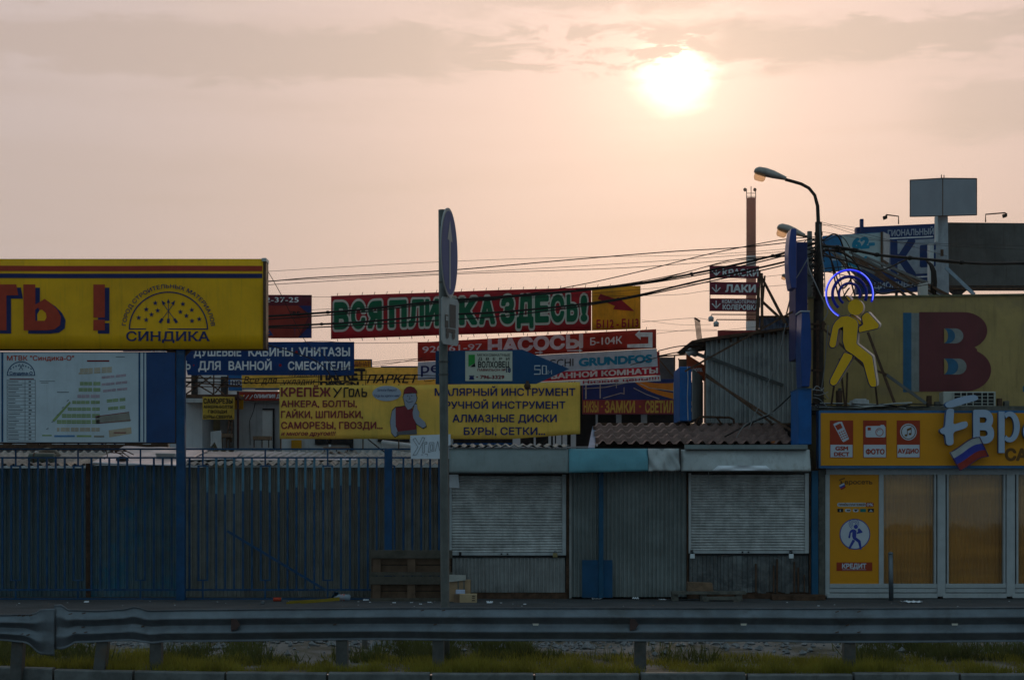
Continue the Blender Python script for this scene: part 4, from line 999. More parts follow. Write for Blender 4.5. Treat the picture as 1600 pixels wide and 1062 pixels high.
for pts in ([(645, 686), (649, 684), (655, 694), (660, 683), (664, 684), (651, 710), (645, 711), (653, 698), (645, 686)], [(660, 707), (660, 692), (667, 690), (667, 693), (663, 694), (663, 707), (660, 707)], [(669, 706), (671, 691), (678, 691), (678, 704), (669, 706)], [(672, 703), (673, 694), (676, 694), (676, 702), (672, 703)], [(680, 705), (684, 689), (687, 704)], [(690, 704), (690, 690), (693, 690), (693, 704)], [(658, 710), (661, 710)], [(664, 709), (668, 709), (668, 712)]):
    for p, q in zip(pts, pts[1:]): m.bar(A(*p, -.004), A(*q, -.004), .007, .003)
obj('handwriting', m, blk, t)
# things lying under the banner
t = thing('pipe_bundle', 'bundle of pale pipes lying on the roofs right of the blue bars', 'pipes', W(640, 708, 36))
for k in range(3):
    m = MB(); m.tube([W(598 + k * 3, 691 + k * 3.5, 36), W(690, 702 + k * 3.0, 35.2)], .045, 12); obj('pipe', m, frame_w, t, smooth=True)
table('low white table on the roof under the mustard banner', 505, 545, 698, 701, 705, 37.0, name='low_table')
t = thing('dark_stall', 'dark market stall front below the mustard banner', 'stall', W(540, 798, 39.5))
m = MB(); m.box(W(440, 0, 39.5).x, W(700, 0, 39.5).x, 39.5, 43, 0, W(0, 612, 39.5).z); obj('wall', m, wall_g, t)
for a, b, y0, y1, mm_ in ((492, 546, 684, 694, dark), (546, 552, 640, 703, dark), (455, 471, 687, 700, org), (590, 640, 684, 690, dark), (513.5, 517, 686, 698, whitep)):
    m = MB(); m.pbox(a, y0, b, y1, 39.44, .05); obj('front_panel', m, mm_, t)
# ------------------------------------------------------------------ pump and bathroom banners
SLP = -.0565
A = S(41.0, SLP, 653, wave=.02, wl=330)
t = thing('pump_banner', 'brick red banner with phone number and a white bent arrow above a pale strip', 'banner', W(840, 590, 41))
cloth(t, A, (652.5, 535, 1025.5, 565), redb2, 60, 4)
m = MB(); m.grid(lambda u, v: A(652.8 + (373.5 + 1.5 * (1 - v)) * u, 565.4 + 28 * (1 - v)), 60, 3); obj('pale_strip', m, ltb, t, thick=.003)
def us(x, y, k=SLP, x0=653): return (x, y - k * (x - x0))
letter(t, wht_t, [('920-61-97', 660, 753, 541.5, 551.5, {'off': .01}), ('НАСОСЫ', 762, 911, 537, 557, {'off': .05}), ('Б-104К', 922, 972, 543, 554.5, {'off': .02})], A, d=-.012)
m = MB(); m.flat([us(*p) for p in [(980, 543), (1019.5, 543), (1019.5, 519), (1000, 519), (1000, 515), (992, 523), (1001, 531), (1001, 526), (1013, 526), (1013, 536.5), (980, 538)]], A, -.012); obj('bent_arrow', m, wht_t, t)
for xa, ya, xb, yb2 in ((836, 551, 845, 550.7), (886, 548, 907, 547.5)):
    m = MB(); line2d(A, m, [us(xa, ya), us(xb, yb2)], 1.6, -.012); m.flat([us(xb - 2, yb2 - 3), us(xb + 3.5, yb2), us(xb - 2, yb2 + 3)], A, -.0125); obj('small_arrow', m, wht_t, t)
letter(t, navy, [('pe', 657.5, 686, 565, 583, {'off': .01}), ('d', 690, 700, 568, 583, {'off': .01})], A)
letter(t, black, [('CCHI', 858, 896, 573, 585.5, {'off': .005})], A); letter(t, cyan, [('GRUNDFOS', 904, 1019, 574, 586, {'off': .055})], A)
ties(t, A, 653, 1025, 535, 12, 4)
A = S(41.4, -.055, 700, wave=.015, wl=300)
t = thing('bathroom_banner', 'crimson banner with white bathroom lettering above a white edge with tiny red words', 'banner', W(900, 597, 41.4))
m = MB(); m.grid(lambda u, v: A(690 + (338 + 4 * (1 - v)) * u, 588 + (16) * (1 - v)), 50, 3); obj('cloth', m, M('crimson_banner', (.50, .02, .06), .6, trans=.35), t, thick=.003)
m = MB(); m.grid(lambda u, v: A(690 + (341.5 + 1 * (1 - v)) * u, 604.2 + 9 * (1 - v)), 50, 2); obj('white_edge', m, wht_t, t, thick=.003)
letter(t, wht_t, [('ДЛЯ ВАННОЙ КОМНАТЫ', 818, 1028, 592.5, 600.5, {'off': .045})], A, d=-.012)
letter(t, M('crimson_print', (.40, .02, .05), .6), [('Склад!!!  Низкие цены!!!!', 838, 1030, 606.5, 611, {'off': .02, 'slab': .02})], A, d=-.012)
# locks and lamps shop -------------------------------------------------------
t = thing('lock_shop', 'low shop front with dark glass bays under a blue and maroon fascia', 'shop', W(880, 798, 43))
m = MB(); m.box(W(700, 0, 43).x, W(1100, 0, 43).x, 43.2, 47, 0, W(0, 596, 43).z); obj('wall', m, dark, t)
for x, w_ in ((801, 12), (834, 3), (857, 4), (864, 3), (869, 8), (879, 7), (892, 8), (931, 3), (963, 8), (1002, 9)):
    m = MB(); m.pbox(x, 600, x + w_, 720, 43.05, .1); obj('column', m, M('white_column', (.55, .56, .58), .6, var=.1), t)
m = MB(); m.pbox(700, 692, 800, 694, 42.9, .05); obj('rail', m, bluep2, t)
m = MB(); m.pbox(700, 697, 1062, 699.5, 42.9, .1); obj('base_rail', m, frame_w, t)
t, A = signbox('lock_shop_sign', 'blue fascia with orange ribbons above maroon strip with ochre serif words', 'sign', (910.5, 592, 1064, 647), 42.5, .15, M('fascia_blue', (.012, .035, .17), .5, trans=.1), redp)
m = MB(); m.frect(910.5, 624.5, 1064, 646.5, A); obj('lower_strip', m, M('strip_maroon', (.28, .04, .04), .6), t)
m = MB()
for c0, w_ in (((993, 592), 7), ((991, 600), 5)):
    pts = [(c0[0] + k * 7.5, c0[1] + 14 * (1 - math.exp(-k * .35)) + (k - 4) * (-.1 if w_ == 7 else 1.3)) for k in range(10)]
    for k in range(9): 
        a, b = pts[k], pts[k + 1]; wa, wb = w_ * (.3 + k * .08), w_ * (.3 + (k + 1) * .08); m.flat([(a[0], a[1] - wa), (b[0], b[1] - wb), (b[0], b[1] + wb), (a[0], a[1] + wa)], A, -.008)
obj('ribbons', m, M('ribbon_orange', (.62, .20, .02), .6, var=.1), t)
m = MB()
for pts in ([(912, 607), (945, 605), (982, 597)], [(942, 622), (970, 614), (975, 615)], [(994, 596), (1015, 606), (1062, 612)], [(990, 606), (1010, 616), (1030, 623)], [(963, 594), (963, 606)], [(975, 605), (975, 616)]): line2d(A, m, pts, 1.0, -.011)
m.frect(914.5, 600, 916.5, 623, A, -.009); m.frect(937, 596, 938.5, 622, A, -.009); m.frect(1052, 597, 1053.5, 623, A, -.012)
obj('thin_lines', m, M('cream_line', (.45, .42, .36), .6), t)
letter(t, M('ochre_print', (.55, .34, .06), .6), [('НИЗЫ', 912, 935, 627, 643.5, {}), ('ЗАМКИ', 945, 992, 626.5, 644, {}), ('СВЕТИЛЬНИК', 1008, 1083, 626.5, 644, {})], A, off=.035, slab=.035)
m = MB(); disc2d(A, m, 940.5, 635, 1.6); disc2d(A, m, 1000, 635, 1.8); obj('dots', m, org, t)
t = thing('sign_side', 'maroon side board at the end of the locks fascia', 'board', W(908, 648, 42.4)); t.name = 'side_board'
m = MB(); m.pbox(903.5, 597, 910, 644, 42.3, .3); obj('board', m, M('strip_maroon', (0, 0, 0)), t); m = MB(); m.pbox(903.5, 644, 911, 647, 42.25, .3); m.pbox(905.5, 647, 908, 697, 42.3, .06); obj('leg', m, frame_w, t)
t = thing('grey_mesh_gantry', 'grey mesh gantry with crossed bars rising behind the bathroom banner', 'gantry', W(1050, 798, 44))
m = MB(); m.pbox(1030, 558, 1054, 600, 44.1, .05); obj('panel', m, M('grey_mesh', (.10, .10, .11), .7), t)
m = MB()
for a, b in (((1028, 557), (1082, 553)), ((1054, 556), (1054, 600)), ((1060, 560), (1080, 596)), ((1080, 570), (1056, 596)), ((1030, 562), (1054, 590)), ((1076, 553), (1076, 600))): m.bar(W(*a, 44), W(*b, 44), .03, .03)
obj('bars', m, rust, t)
m = MB(); m.pbox(1026, 549, 1030.5, 596, 43.5, .05); tag(obj('steel_post', m, redb2, loc=W(1028, 596, 43.5)), 'thin red upright at the edge of the bathroom banner', 'post')
# blue box, hotel sign ------------------------------------------------------
t = thing('blue_lightbox', 'tall blue box sign beside the corrugated upper storey above the tiled roof', 'sign', W(1071, 657, 35.3))
m = MB(); m.pbox(1062, 572.5, 1080.5, 657.5, 35.2, 1.3); obj('box', m, bluep2, t, bevel=.015)
m = MB(); m.tube([W(x, y, 35.17) for x, y in ((1074, 572), (1075, 590), (1074, 620), (1075, 656))], .008, 4); obj('cable', m, frame_w, t)
m = MB(); m.pbox(1062.5, 561, 1073, 572.5, 35.5, .3); obj('cap', m, rust, t)
m = MB(); m.prism([W(1081, 576, 35.4), W(1096, 588, 36.4), W(1096, 652, 36.4), W(1081, 655, 35.4)], (.02, .0, 0)); tag(obj('ribbed_sheet', m, sheet_m, loc=W(1088, 655, 35.6)), 'grey ribbed panel between the blue box sign and the corrugated wall', 'panel')
t = thing('orange_sign', 'orange-red sloping board with white block letters behind the blue box sign', 'sign', W(1090, 600, 37))
A = S(37.0)
m = MB(); m.ppoly([(1072.5, 553), (1101.5, 571), (1101.5, 596), (1072.5, 574)], 37, .06); obj('board', m, M('orange_red_board', (.42, .07, .02), .5), t)
letter(t, whitep, [('HOTEL', 1083, 1098, 575, 580, {'off': .04})], A)
m = MB(); m.tube([W(1074, 553, 36.4), W(1079, 549, 36.4), W(1087, 552, 36.5)], .07, 10); m.tube([W(1087, 552, 36.5), W(1108, 560, 36.6)], .035, 8)
tag(obj('floodlight', m, wall_g, loc=W(1080, 560, 36.4), smooth=True), 'pale round floodlight on an arm at the orange sloping board', 'floodlight')
# upper corrugated storey --------------------------------------------------
t = thing('corrugated_storey', 'tall pale corrugated metal upper storey with a slanting thin roof edge', 'building', W(1180, 798, 36))
top = lambda q: 531 - (q - 1103) * .118
YU = 36.0
obj('cladding', corr(1103, 1252, lambda q: 665, top, YU, .09, .05), M('pale_cladding', (.38, .395, .40), .5, .3, panel=.4, pw=1.1, var=.18, scale=1.6, rgb2=(.20, .215, .22), mask=(1.2, .5, .7), streak=.35), t)
m = MB(); m.add([W(1104, 672, YU + .06), W(1252, 672, YU + .06), W(1252, 515, YU + .06), W(1104, 533, YU + .06)] + [W(1104, 672, YU + .06) + Vector((.25, 3, 0)), W(1252, 672, YU + .06) + Vector((0, 3, 0)), W(1252, 515, YU + .06) + Vector((0, 3, .1)), W(1104, 533, YU + .06) + Vector((.25, 3, 0))], [(0, 1, 2, 3), (4, 7, 6, 5), (0, 3, 7, 4), (1, 5, 6, 2), (3, 2, 6, 7)]); obj('wall', m, dark, t)
m = MB(); m.prism([W(1081, 532, YU - .25), W(1100, 528, YU - .25), W(1252, 508, YU - .25), W(1252, 511.5, YU - .25), W(1104, 532, YU - .25), W(1088, 535, YU - .25)], (0, 3.4, .05)); obj('roof', m, rust, t)
m = MB(); m.bar(W(1104, 557, YU - .06), W(1224, 602, YU - .06), .055, .03); obj('cross_bar', m, M('grey_bar', (.08, .085, .085), .6), t)
rr = random.Random(5)
m = MB()
for x in (1122, 1140, 1152, 1172, 1190, 1204, 1210, 1226, 1236, 1246): m.pbox(x, top(x) - 1, x + rr.uniform(2, 4), top(x) + rr.uniform(3, 8), YU - .02, .01)
obj('torn_trim', m, rust, t)
m = MB(); m.prism([W(1085, 497, 36.2), W(1094, 502, 36.2), W(1096.5, 530, 36.2), (W(1089, 530, 36.2))], (0, .05, 0)); 
t = thing('roof_rack', 'small dark slatted panel standing on the corner of the slanting roof', 'panel', W(1091, 531, 36.2)); m2 = MB()
for k in range(5): m2.bar(W(1085.5 + k * 1.9, 497 + k * 1.1, 36.2), W(1089.5 + k * 1.7, 530, 36.2), .012, .03)
m2.bar(W(1085, 496.5, 36.2), W(1094, 502, 36.2), .03, .03); obj('slats', m2, rust, t)
t = thing('blue_roof_fence', 'low blue and white corrugated parapet behind the slanting roof', 'parapet', W(1220, 515, 37.5))
obj('panel', corr(1186, 1252, lambda q: 520, lambda q: 495, 37.5, .14, .04), M('blue_parapet', (.16, .22, .34), .5, var=.25, rgb2=(.05, .10, .22), mask=(3, .45, .6)), t)
m = MB(); m.pbox(1186, 493, 1252, 495.5, 37.4, .1); obj('top_rail', m, rust, t)
m = MB(); m.pbox(1122, 516, 1190, 525, 38.5, .1); tag(obj('maroon_board', m, M('strip_maroon', (0, 0, 0)), loc=W(1150, 525, 38.5)), 'plain maroon board lying behind the slanting roof edge', 'board')
# paint signs and their gantry -------------------------------------------
t = thing('paint_sign', 'three stacked maroon boards with white down arrows about paints and varnish', 'sign', W(1148, 486, 37))
A = S(37.0, .012, 1109)
pm = M('paint_sign_maroon', (.20, .025, .045), .5, var=.08)
for y0, y1 in ((415, 433.5), (440.5, 460), (466, 485.5)):
    m = MB(); m.prism([A(*p) for p in ((1109, y0), (1186, y0 - .5), (1186, y1), (1109, y1))], (0, .06, 0)); obj('board', m, pm, t)
m = MB(); m.pbox(1109, 414, 1110, 486, 37.06, .04); obj('frame_bar', m, rust, t)
letter(t, wht_t, [('КРАСКИ', 1129, 1185, 420, 430.5, {'off': .035}), ('ЛАКИ', 1133, 1181, 444.5, 455.5, {'off': .045}), ('КОМПЬЮТЕРНАЯ', 1128, 1184, 468, 473.5, {'off': .02}), ('КОЛЕРОВКА', 1129, 1185, 475.5, 483, {'off': .04})], A)
m = MB()
for y in (418.5, 444.5, 469.5): m = MB(); line2d(A, m, [(1119, y), (1119, y + 10)], 1.7); line2d(A, m, [(1112.5, y + 4.5), (1119, y + 11.5), (1125.5, y + 4.5)], 1.7, -.009); obj('down_arrow', m, wht_t, t)
t = thing('sign_gantry', 'dark raking steel mast and stays holding the stacked maroon boards', 'mast', W(1190, 520, 37.1))
m = MB()
for a, b, w_ in (((1186, 424), (1183, 516), .06), ((1190, 427), (1191, 510), .05), ((1195, 431), (1189, 512), .03), ((1191, 471), (1218, 496), .05), ((1190, 432), (1230, 508), .035), ((1193, 440), (1226, 505), .03), ((1240, 445), (1229, 490), .025)): m.bar(W(*a, 37.1), W(*b, 37.1 - .3), w_, .03)
obj('stays', m, rust, t)
m = MB(); m.pbox(1183.5, 490, 1186, 512, 37.0, .05); m.pbox(1183.5, 465, 1188, 480, 37.0, .05); obj('brackets', m, wall_g, t)
for i, (y, x0, xl) in enumerate(((491.5, 1111, 1186), (499.5, 1119, 1186))):
    t = thing('floodlight', 'small floodlight on the %s thin arm below the stacked maroon boards' % ('upper' if i == 0 else 'lower'), 'floodlight', W(x0, y, 36.9), 'floodlights under the paint signs')
    m = MB(); m.tube([W(x0, y + 3, 36.9), W(x0 + 1, y - .3, 36.9), W(xl, y, 37.0)], .011, 5); obj('arm', m, rust, t)
    m = MB(); c = W(x0, y + 6, 36.85); m.ell(c, .055, .07, .05, 10, 8); m.tube([c + Vector((0, 0, .02)), c + Vector((0, 0, -.055))], .05, 10); obj('lamp_head', m, wall_g, t, smooth=True)

# ------------------------------------------------------------------ chimney far away
YC = 700.0
t = thing('chimney', 'tall distant brick-red factory chimney with a pale band and rusty aerials', 'chimney', W(1174, 798, YC))
def dh(m, x0, y0, x1, y1): 
    a, b = W((x0 + x1) / 2, y1, YC), W((x0 + x1) / 2, y0, YC); r = (x1 - x0) / 2 * YC / F; m.tube([a, b], r, 24); return m
brick = M('chimney_brick', (.34, .07, .04), .9, var=.15, scale=.2)
band_m = M('chimney_pale_band', (.40, .38, .38), .9, var=.1, scale=.2)
for y0, y1, mm_, r in ((309.5, 400, brick, 7.5), (400, 422, band_m, 7.7), (422, 502, brick, 7.8), (502, 540, band_m, 8), (540, 790, brick, 8.5)): obj('shaft', dh(MB(), 1173.6 - r, y0, 1173.6 + r, y1), mm_, t, smooth=True)
m = MB()
for x in (1166.5, 1173.6, 1180.8): m.tube([W(x, 310, YC), W(x, 295 if x != 1173.6 else 291, YC)], .15, 5)
for y in (302, 307): m.bar(W(1166.5, y, YC), W(1180.8, y, YC), .2, .15)
obj('railing', m, rust, t)
m = MB(); m.ell(W(1164, 296.5, YC), 0.6, .3, .7); m.ell(W(1179.5, 296.5, YC), 0.6, .3, .7); obj('aerial_drums', m, rust, t)

# ------------------------------------------------------------------ awnings and kiosks
def lowpanel(a, b, y0, y1, Y, ma, pitch, dep): return corr(a, b, lambda q: y1, lambda q: y0, Y, pitch, dep)
def shutter_mb(x0, y0, x1, y1, Y, n_):
    m = MB(); a = W(x0, y0, Y); b = W(x1, y1, Y); h = (a.z - b.z) / n_; prof_ = []
    for i in range(n_): 
        z = a.z - i * h
        prof_ += [(z, .03), (z - h * .14, .03), (z - h * .20, -.004), (z - h * .5, -.014), (z - h * .8, -.010), (z - h * .98, .02)]
    prof_.append((b.z, .03))
    nx = 26; sd_ = x0 * .37; bow = [random.Random(int(x0) + i).uniform(-.004, .004) for i in range(n_ + 1)]
    for q, (z, d) in enumerate(prof_):
        k = min(q // 6, n_)
        for i in range(nx + 1):
            x = a.x + (b.x - a.x) * i / nx; m.v.append((x, Y + d + bow[k] * 1.2 + .005 * math.sin(x * 2.3 + k * .9 + sd_), z + .0035 * math.sin(x * 1.7 + k * .35 + sd_) + bow[k] * (i / nx - .5)))
    for q in range(len(prof_) - 1):
        for i in range(nx): o_ = q * (nx + 1) + i; m.f.append((o_, o_ + 1, o_ + nx + 2, o_ + nx + 1)); m.k.append(0)
    return m
YS = 33.3
def kiosk(label, x0, x1, sx0, sx1, sy0, sy1, lower, locks):
    t = thing('market_kiosk', label, 'kiosk', W((x0 + x1) / 2, 937, YS), 'shuttered market kiosks')
    m = MB(); m.box(W(x0, 0, YS).x, W(x1, 0, YS).x, YS + .12, YS + 2.6, 0, W(0, 705, YS).z); obj('body', m, dark, t)
    m = MB(); m.pbox(x0, 716, x1, sy0, YS - .06, .2); obj('lintel', m, M('lintel', (.07, .065, .06), .8, var=.3), t)
    obj('shutter', shutter_mb(sx0 + 4, sy0 + 2, sx1 - 5, sy1 - 4, YS, 28), shut, t)
    m = MB(); m.pbox(sx0 + 3, sy1 - 4, sx1 - 4, sy1, YS - .03, .04); obj('bottom_bar', m, frame_w, t)
    for a, b in ((sx0, sx0 + 4), (sx1 - 6, sx1)): m = MB(); m.pbox(a, sy0 - 1, b, sy1, YS - .05, .10); obj('guide_rail', m, frame_w if lower else wall_g, t, bevel=.004)
    for a, b in ((x0, sx0 - .3), (sx1 + .3, x1)): m = MB(); m.pbox(a, sy0, b, 930, YS - .02, .12); obj('corner_post', m, rust, t)
    m = MB(); m.pbox(x0, 925, x1, 936.5, YS + .02, .3); obj('plinth', m, rust, t)
    m = MB(); m.pbox(sx0, sy1 + .5, sx1, sy1 + 3.5, YS - .03, .1); obj('sill', m, dark, t)
    m = MB(); c = (sx0 + sx1) / 2 - 5; m.pbox(c - 6, sy1 - 3, c - 3.5, sy1 - 1, YS - .06, .03); m.pbox(c + 3.5, sy1 - 3, c + 6, sy1 - 1, YS - .06, .03); obj('handle', m, dark, t)
    for lx in locks: m = MB(); m.pbox(lx - 2, sy1 - 5, lx + 2, sy1, YS - .07, .04); obj('hasp', m, dark, t)
    return t
k1 = kiosk('left shuttered kiosk with ribbed lower panel behind the sign pole', 690, 889, 702, 884.5, 741, 867, True, (719, 867))
k1['label'] = 'shuttered kiosk with evenly ribbed lower panel under the dull grey awning'
obj('lower_panel', lowpanel(707, 883, 871, 925, YS - .01, None, .066, .022), sheet_m, k1)
m = MB(); m.prism([W(702, 740, YS - .055), W(716, 740, YS - .055), W(718, 762, YS - .055), (W(702, 761, YS - .055))], (0, .004, 0)); tag(obj('paper_notice', m, paper, loc=W(709, 762, YS - .055)), 'curled white paper notice taped beside the upper shutter corner', 'notice')
k2 = kiosk('shuttered kiosk with patched grey lower planks and two padlocks', 1073, 1268, 1076, 1264, 739, 864, False, (1081, 1236))
plank_m = M('patched_planks', (.15, .16, .165), .75, var=.35, scale=2.5, rgb2=(.07, .075, .08), mask=(1.6, .45, .6), streak=.6, bump=.2)
rr = random.Random(8); m = MB(); x = 1077.0
while x < 1262:
    w_ = rr.uniform(4.5, 8.5); m.pbox(x, 867.5, min(x + w_ - .5, 1263), 925 + rr.uniform(-1, 2), YS + rr.uniform(-.02, .0), .03); x += w_
obj('lower_planks', m, plank_m, k2)
for x, y0, y1, w_ in ((1180, 880, 926, 2.5), (1208, 883, 926, 2.2), (1213, 873, 926, 2.6), (1240, 877, 926, 2.5), (1246, 886, 926, 2.6), (1256, 897, 926, 2)):
    m = MB(); m.pbox(x, y0, x + w_, y1, YS - .05, .03); tag(obj('leaning_board', m, rust, loc=W(x, 927, YS - .05)), 'narrow rusty batten standing against the patched grey planks', 'batten', 'battens against the patched kiosk')
def padlock(px, py, Y, mat_, label):
    t = thing('padlock', label, 'padlock', W(px, py + 9, Y)); m = MB(); m.pbox(px - 3.6, py + 2, px + 3.6, py + 9, Y, .03); obj('body', m, mat_, t, bevel=.006)
    m = MB(); c = W(px, py + 2.5, Y + .015); m.tube([(c.x + .027 * math.cos(a), c.y, c.z + .045 * math.sin(a)) for a in np.linspace(0, math.pi, 9)], .006, 6); obj('shackle', m, galv, t, smooth=True)
lockm = M('padlock_metal', (.70, .74, .78), .35, .3, var=.1)
padlock(1082, 863, YS - .14, lockm, 'bright padlock at the end of the shutter nearest the ribbed grey wall'); padlock(1236.5, 863, YS - .14, lockm, 'bright padlock at the shutter end nearest the blue downpipe')
padlock(867.5, 861.5, YS - .14, M('brass', (.25, .20, .10), .4, .6), 'dull brass padlock on the shutter of the kiosk by the sign pole')
m = MB(); m.tube([W(x, y, YS - .1) for x, y in ((1107, 737), (1107.5, 750), (1107, 765))], .006, 4); tag(obj('chain', m, frame_w, loc=W(1107, 765, YS - .1)), 'thin pale chain dangling in front of the padlocked shutter', 'chain')
# middle ribbed wall
t = thing('ribbed_booth', 'windowless grey ribbed metal booth between the two shuttered kiosks', 'booth', W(982, 935, YS))
obj('cladding', corr(890, 1072.5, lambda q: 932, lambda q: 728, YS - .08, .073, .028), M('green_grey_cladding', (.20, .225, .225), .5, .2, panel=.5, var=.25, scale=1.8, rgb2=(.14, .16, .16), mask=(1.0, .45, .7), streak=.25), t)
m = MB(); m.box(W(890, 0, YS).x, W(1072, 0, YS).x, YS - .03, YS + 2.4, 0.02, W(0, 708, YS).z); obj('body', m, dark, t)
m = MB(); m.pbox(889.5, 733, 893, 934, YS - .11, .03); obj('corner_trim', m, sheet_m, t)
# awnings as parts of the buildings they hang on
def awning(parent, x0, x1, y0, y1, mat_, bulge=.0, sl=0.0, seed=0, crumple=0.0, out=.62):
    rr = random.Random(seed); ph = [rr.uniform(0, 6.28) for _ in range(6)]
    def fn(u, v):
        px = x0 + (x1 - x0) * u; yy = y1 + sl * u + (y0 - y1 - sl * u) * v; Y = YS - out + (.16 * v if v > .0 else 0)
        c = crumple * (math.sin(u * 9 + ph[0]) * math.sin(v * 5 + ph[1]) + .6 * math.sin(u * 17 + v * 7 + ph[2])) + bulge * math.sin(v * math.pi)
        p = W(px, yy, YS - out); return (p.x, Y - c, p.z)
    m = MB(); m.grid(fn, 30, 10); obj('awning', m, mat_, parent, smooth=True, thick=.01)
    m = MB(); a = W(x0 + .5, y0, YS - out); b = W(x1 - .5, y0, YS - out); m.add([(a.x, YS - out + .17, a.z - .004), (b.x, YS - out + .17, b.z - .004), (b.x, YS + .9, b.z + .03), (a.x, YS + .9, a.z + .03)], [(0, 1, 2, 3)]); obj('awning_top', m, mat_, parent, thick=.01)
awning(k1, 701.5, 888.5, 700, 738.5, awn_g, .03, 0, 1, .004); awning(t, 889, 1013, 700, 738.5, awn_t, .04, -3, 2, .006)
awning(t, 1013.5, 1062.5, 700, 735.5, awn_w, .02, -.5, 3, .03); awning(k2, 1064, 1267, 701.5, 735.5, awn_w, .01, 0, 4, .004)
m = MB(); m.pbox(1071, 694.5, 1262, 701.3, YS - .56, .2); obj('gutter', m, awn_g, k2)
m = MB(); m.pbox(1062.7, 700, 1063.8, 736, YS - .64, .2); obj('joint', m, dark, k2)
m = MB(); m.grid(lambda u, v: (lambda p: (p.x, p.y - .02 * math.sin(u * 9) * math.sin(v * 4), p.z))(W(1113 + 93 * u + 9 * v * (1 - 2 * u), 734.5 - 7.5 * v, YS - .67)), 20, 4); tag(obj('plastic_sheet', m, paper, loc=W(1160, 735, YS - .67), smooth=True), 'crumpled white plastic strip along the lower edge of the pale awning', 'plastic sheet')
obj('awning_roof', wavy_roof(695, 890, 699.5, YS - .5, 697, YS + 2.4, .155, .02, steps=1), slate, k1, thick=.005)
m = MB(); m.pbox(935.5, 737, 943, 934, YS - .2, .08); obj('downpipe', m, bluep2 if 0 else M('downpipe_blue', (.008, .075, .155), .45, var=.25, scale=3), t, bevel=.01)
m = MB(); m.pbox(909.5, 874.5, 957, 933, YS - .17, .03); tag(obj('blue_sheet', m, M('sheet_blue', (.006, .065, .15), .5, var=.2, scale=3), loc=W(933, 933, YS - .15)), 'flat blue metal sheet leaning against the ribbed booth', 'sheet')
m = MB(); m.pbox(1268.5, 735, 1278.5, 934, YS - .12, .10); tag(obj('blue_post', m, M('downpipe_blue', (0, 0, 0)), loc=W(1273, 934, YS - .1)), 'narrow blue post between the padlocked kiosk and the phone shop', 'post')
m = MB(); m.pbox(1279, 730, 1291, 932, YS + .0, .1); tag(obj('wood_strip', m, greyw, loc=W(1285, 932, YS)), 'worn grey boarding at the corner of the phone shop', 'boarding')
# tiled roof
t = thing('tiled_roof', 'sloping brown metal tile roof above the middle awnings', 'roof', W(1085, 700, 34.0))
def tiles():
    m = MB(); Ya, Yb = 33.9, 35.9; x0 = (928 - CX) * Ya / F; x1 = (1243 - CX) * Ya / F; za = W(0, 699.5, Ya).z; zb = W(0, 663, Yb).z; nr = 4; nu = int((x1 - x0) / .195 * 8); rows = []
    for r_ in range(nr):
        for v, dz in ((0, .085), (.08, .085), (.5, .04), (.97, -.01)): rows.append(((r_ + v) / nr, dz))
    def fn(u, v):
        k = int(round(v * (len(rows) - 1))); vv, dz = rows[k]; x = x0 + (x1 - x0) * u + (.28 * vv if u < .01 else 0); s_ = math.sin(x / .195 * 6.283); y = Ya + (Yb - Ya) * vv
        return (x, y, za + (zb - za) * vv + dz + .045 * (s_ if s_ > -.3 else -.3))
    m.grid(fn, nu, len(rows) - 1); return m
obj('tiles', tiles(), tile, t)
m = MB(); m.pbox(935, 660.5, 1243, 664, 35.9, .12); obj('ridge', m, rust, t)
m = MB(); m.pbox(930, 697, 1250, 712, 34.15, .06); m.pbox(936, 668, 1243, 712, 35.98, .06); obj('under_boarding', m, dark, t)
m = MB(); m.prism([W(919, 699, 33.95), W(929, 699, 33.95), W(936, 667, 35.7), W(926, 665, 35.7)], (0, 0, -.03)); obj('end_flashing', m, M('pale_blue_flashing', (.18, .28, .42), .4, .3), t)
m = MB(); m.ell(W(1211, 692, 34.3), .1, .08, .04, 10, 6); tag(obj('rag', m, M('orange_rag', (.30, .09, .02), .9, bump=.8), loc=W(1211, 694, 34.3)), 'crumpled orange rag lying on the brown tiled roof', 'rag')
t = thing('bent_rail', 'thin bent dark tube frame lying along the top of the tiled roof', 'frame', W(1118, 665, 35.6))
m = MB(); m.tube([W(x, y, 35.6) for x, y in ((1086, 664), (1090, 654), (1094, 651), (1140, 652), (1146, 655), (1148, 664))], .022, 6); m.tube([W(1120, 652, 35.6), W(1128, 663, 35.6)], .018, 6); obj('tube', m, rust, t, smooth=True)
# roof struts over tiles (dark diagonal bars)
for a, b, lab in (((1102, 584, 35.6), (1205, 660, 35.0), 'upper'), ((1103, 588, 35.5), (1262, 688, 34.2), 'lower')):
    m = MB(); m.bar(W(*a), W(*b), .04, .03); tag(obj('stay_bar', m, rust, loc=W(*a)), 'long dark stay bar falling across the pale corrugated wall, the %s one' % lab, 'bar')
m = MB(); m.bar(W(1070, 580, 35.0), W(1262, 474, 34.6), .035, .03); tag(obj('stay_bar', m, rust, loc=W(1070, 580, 35)), 'long dark bar rising across the corrugated wall to the yellow board', 'bar')

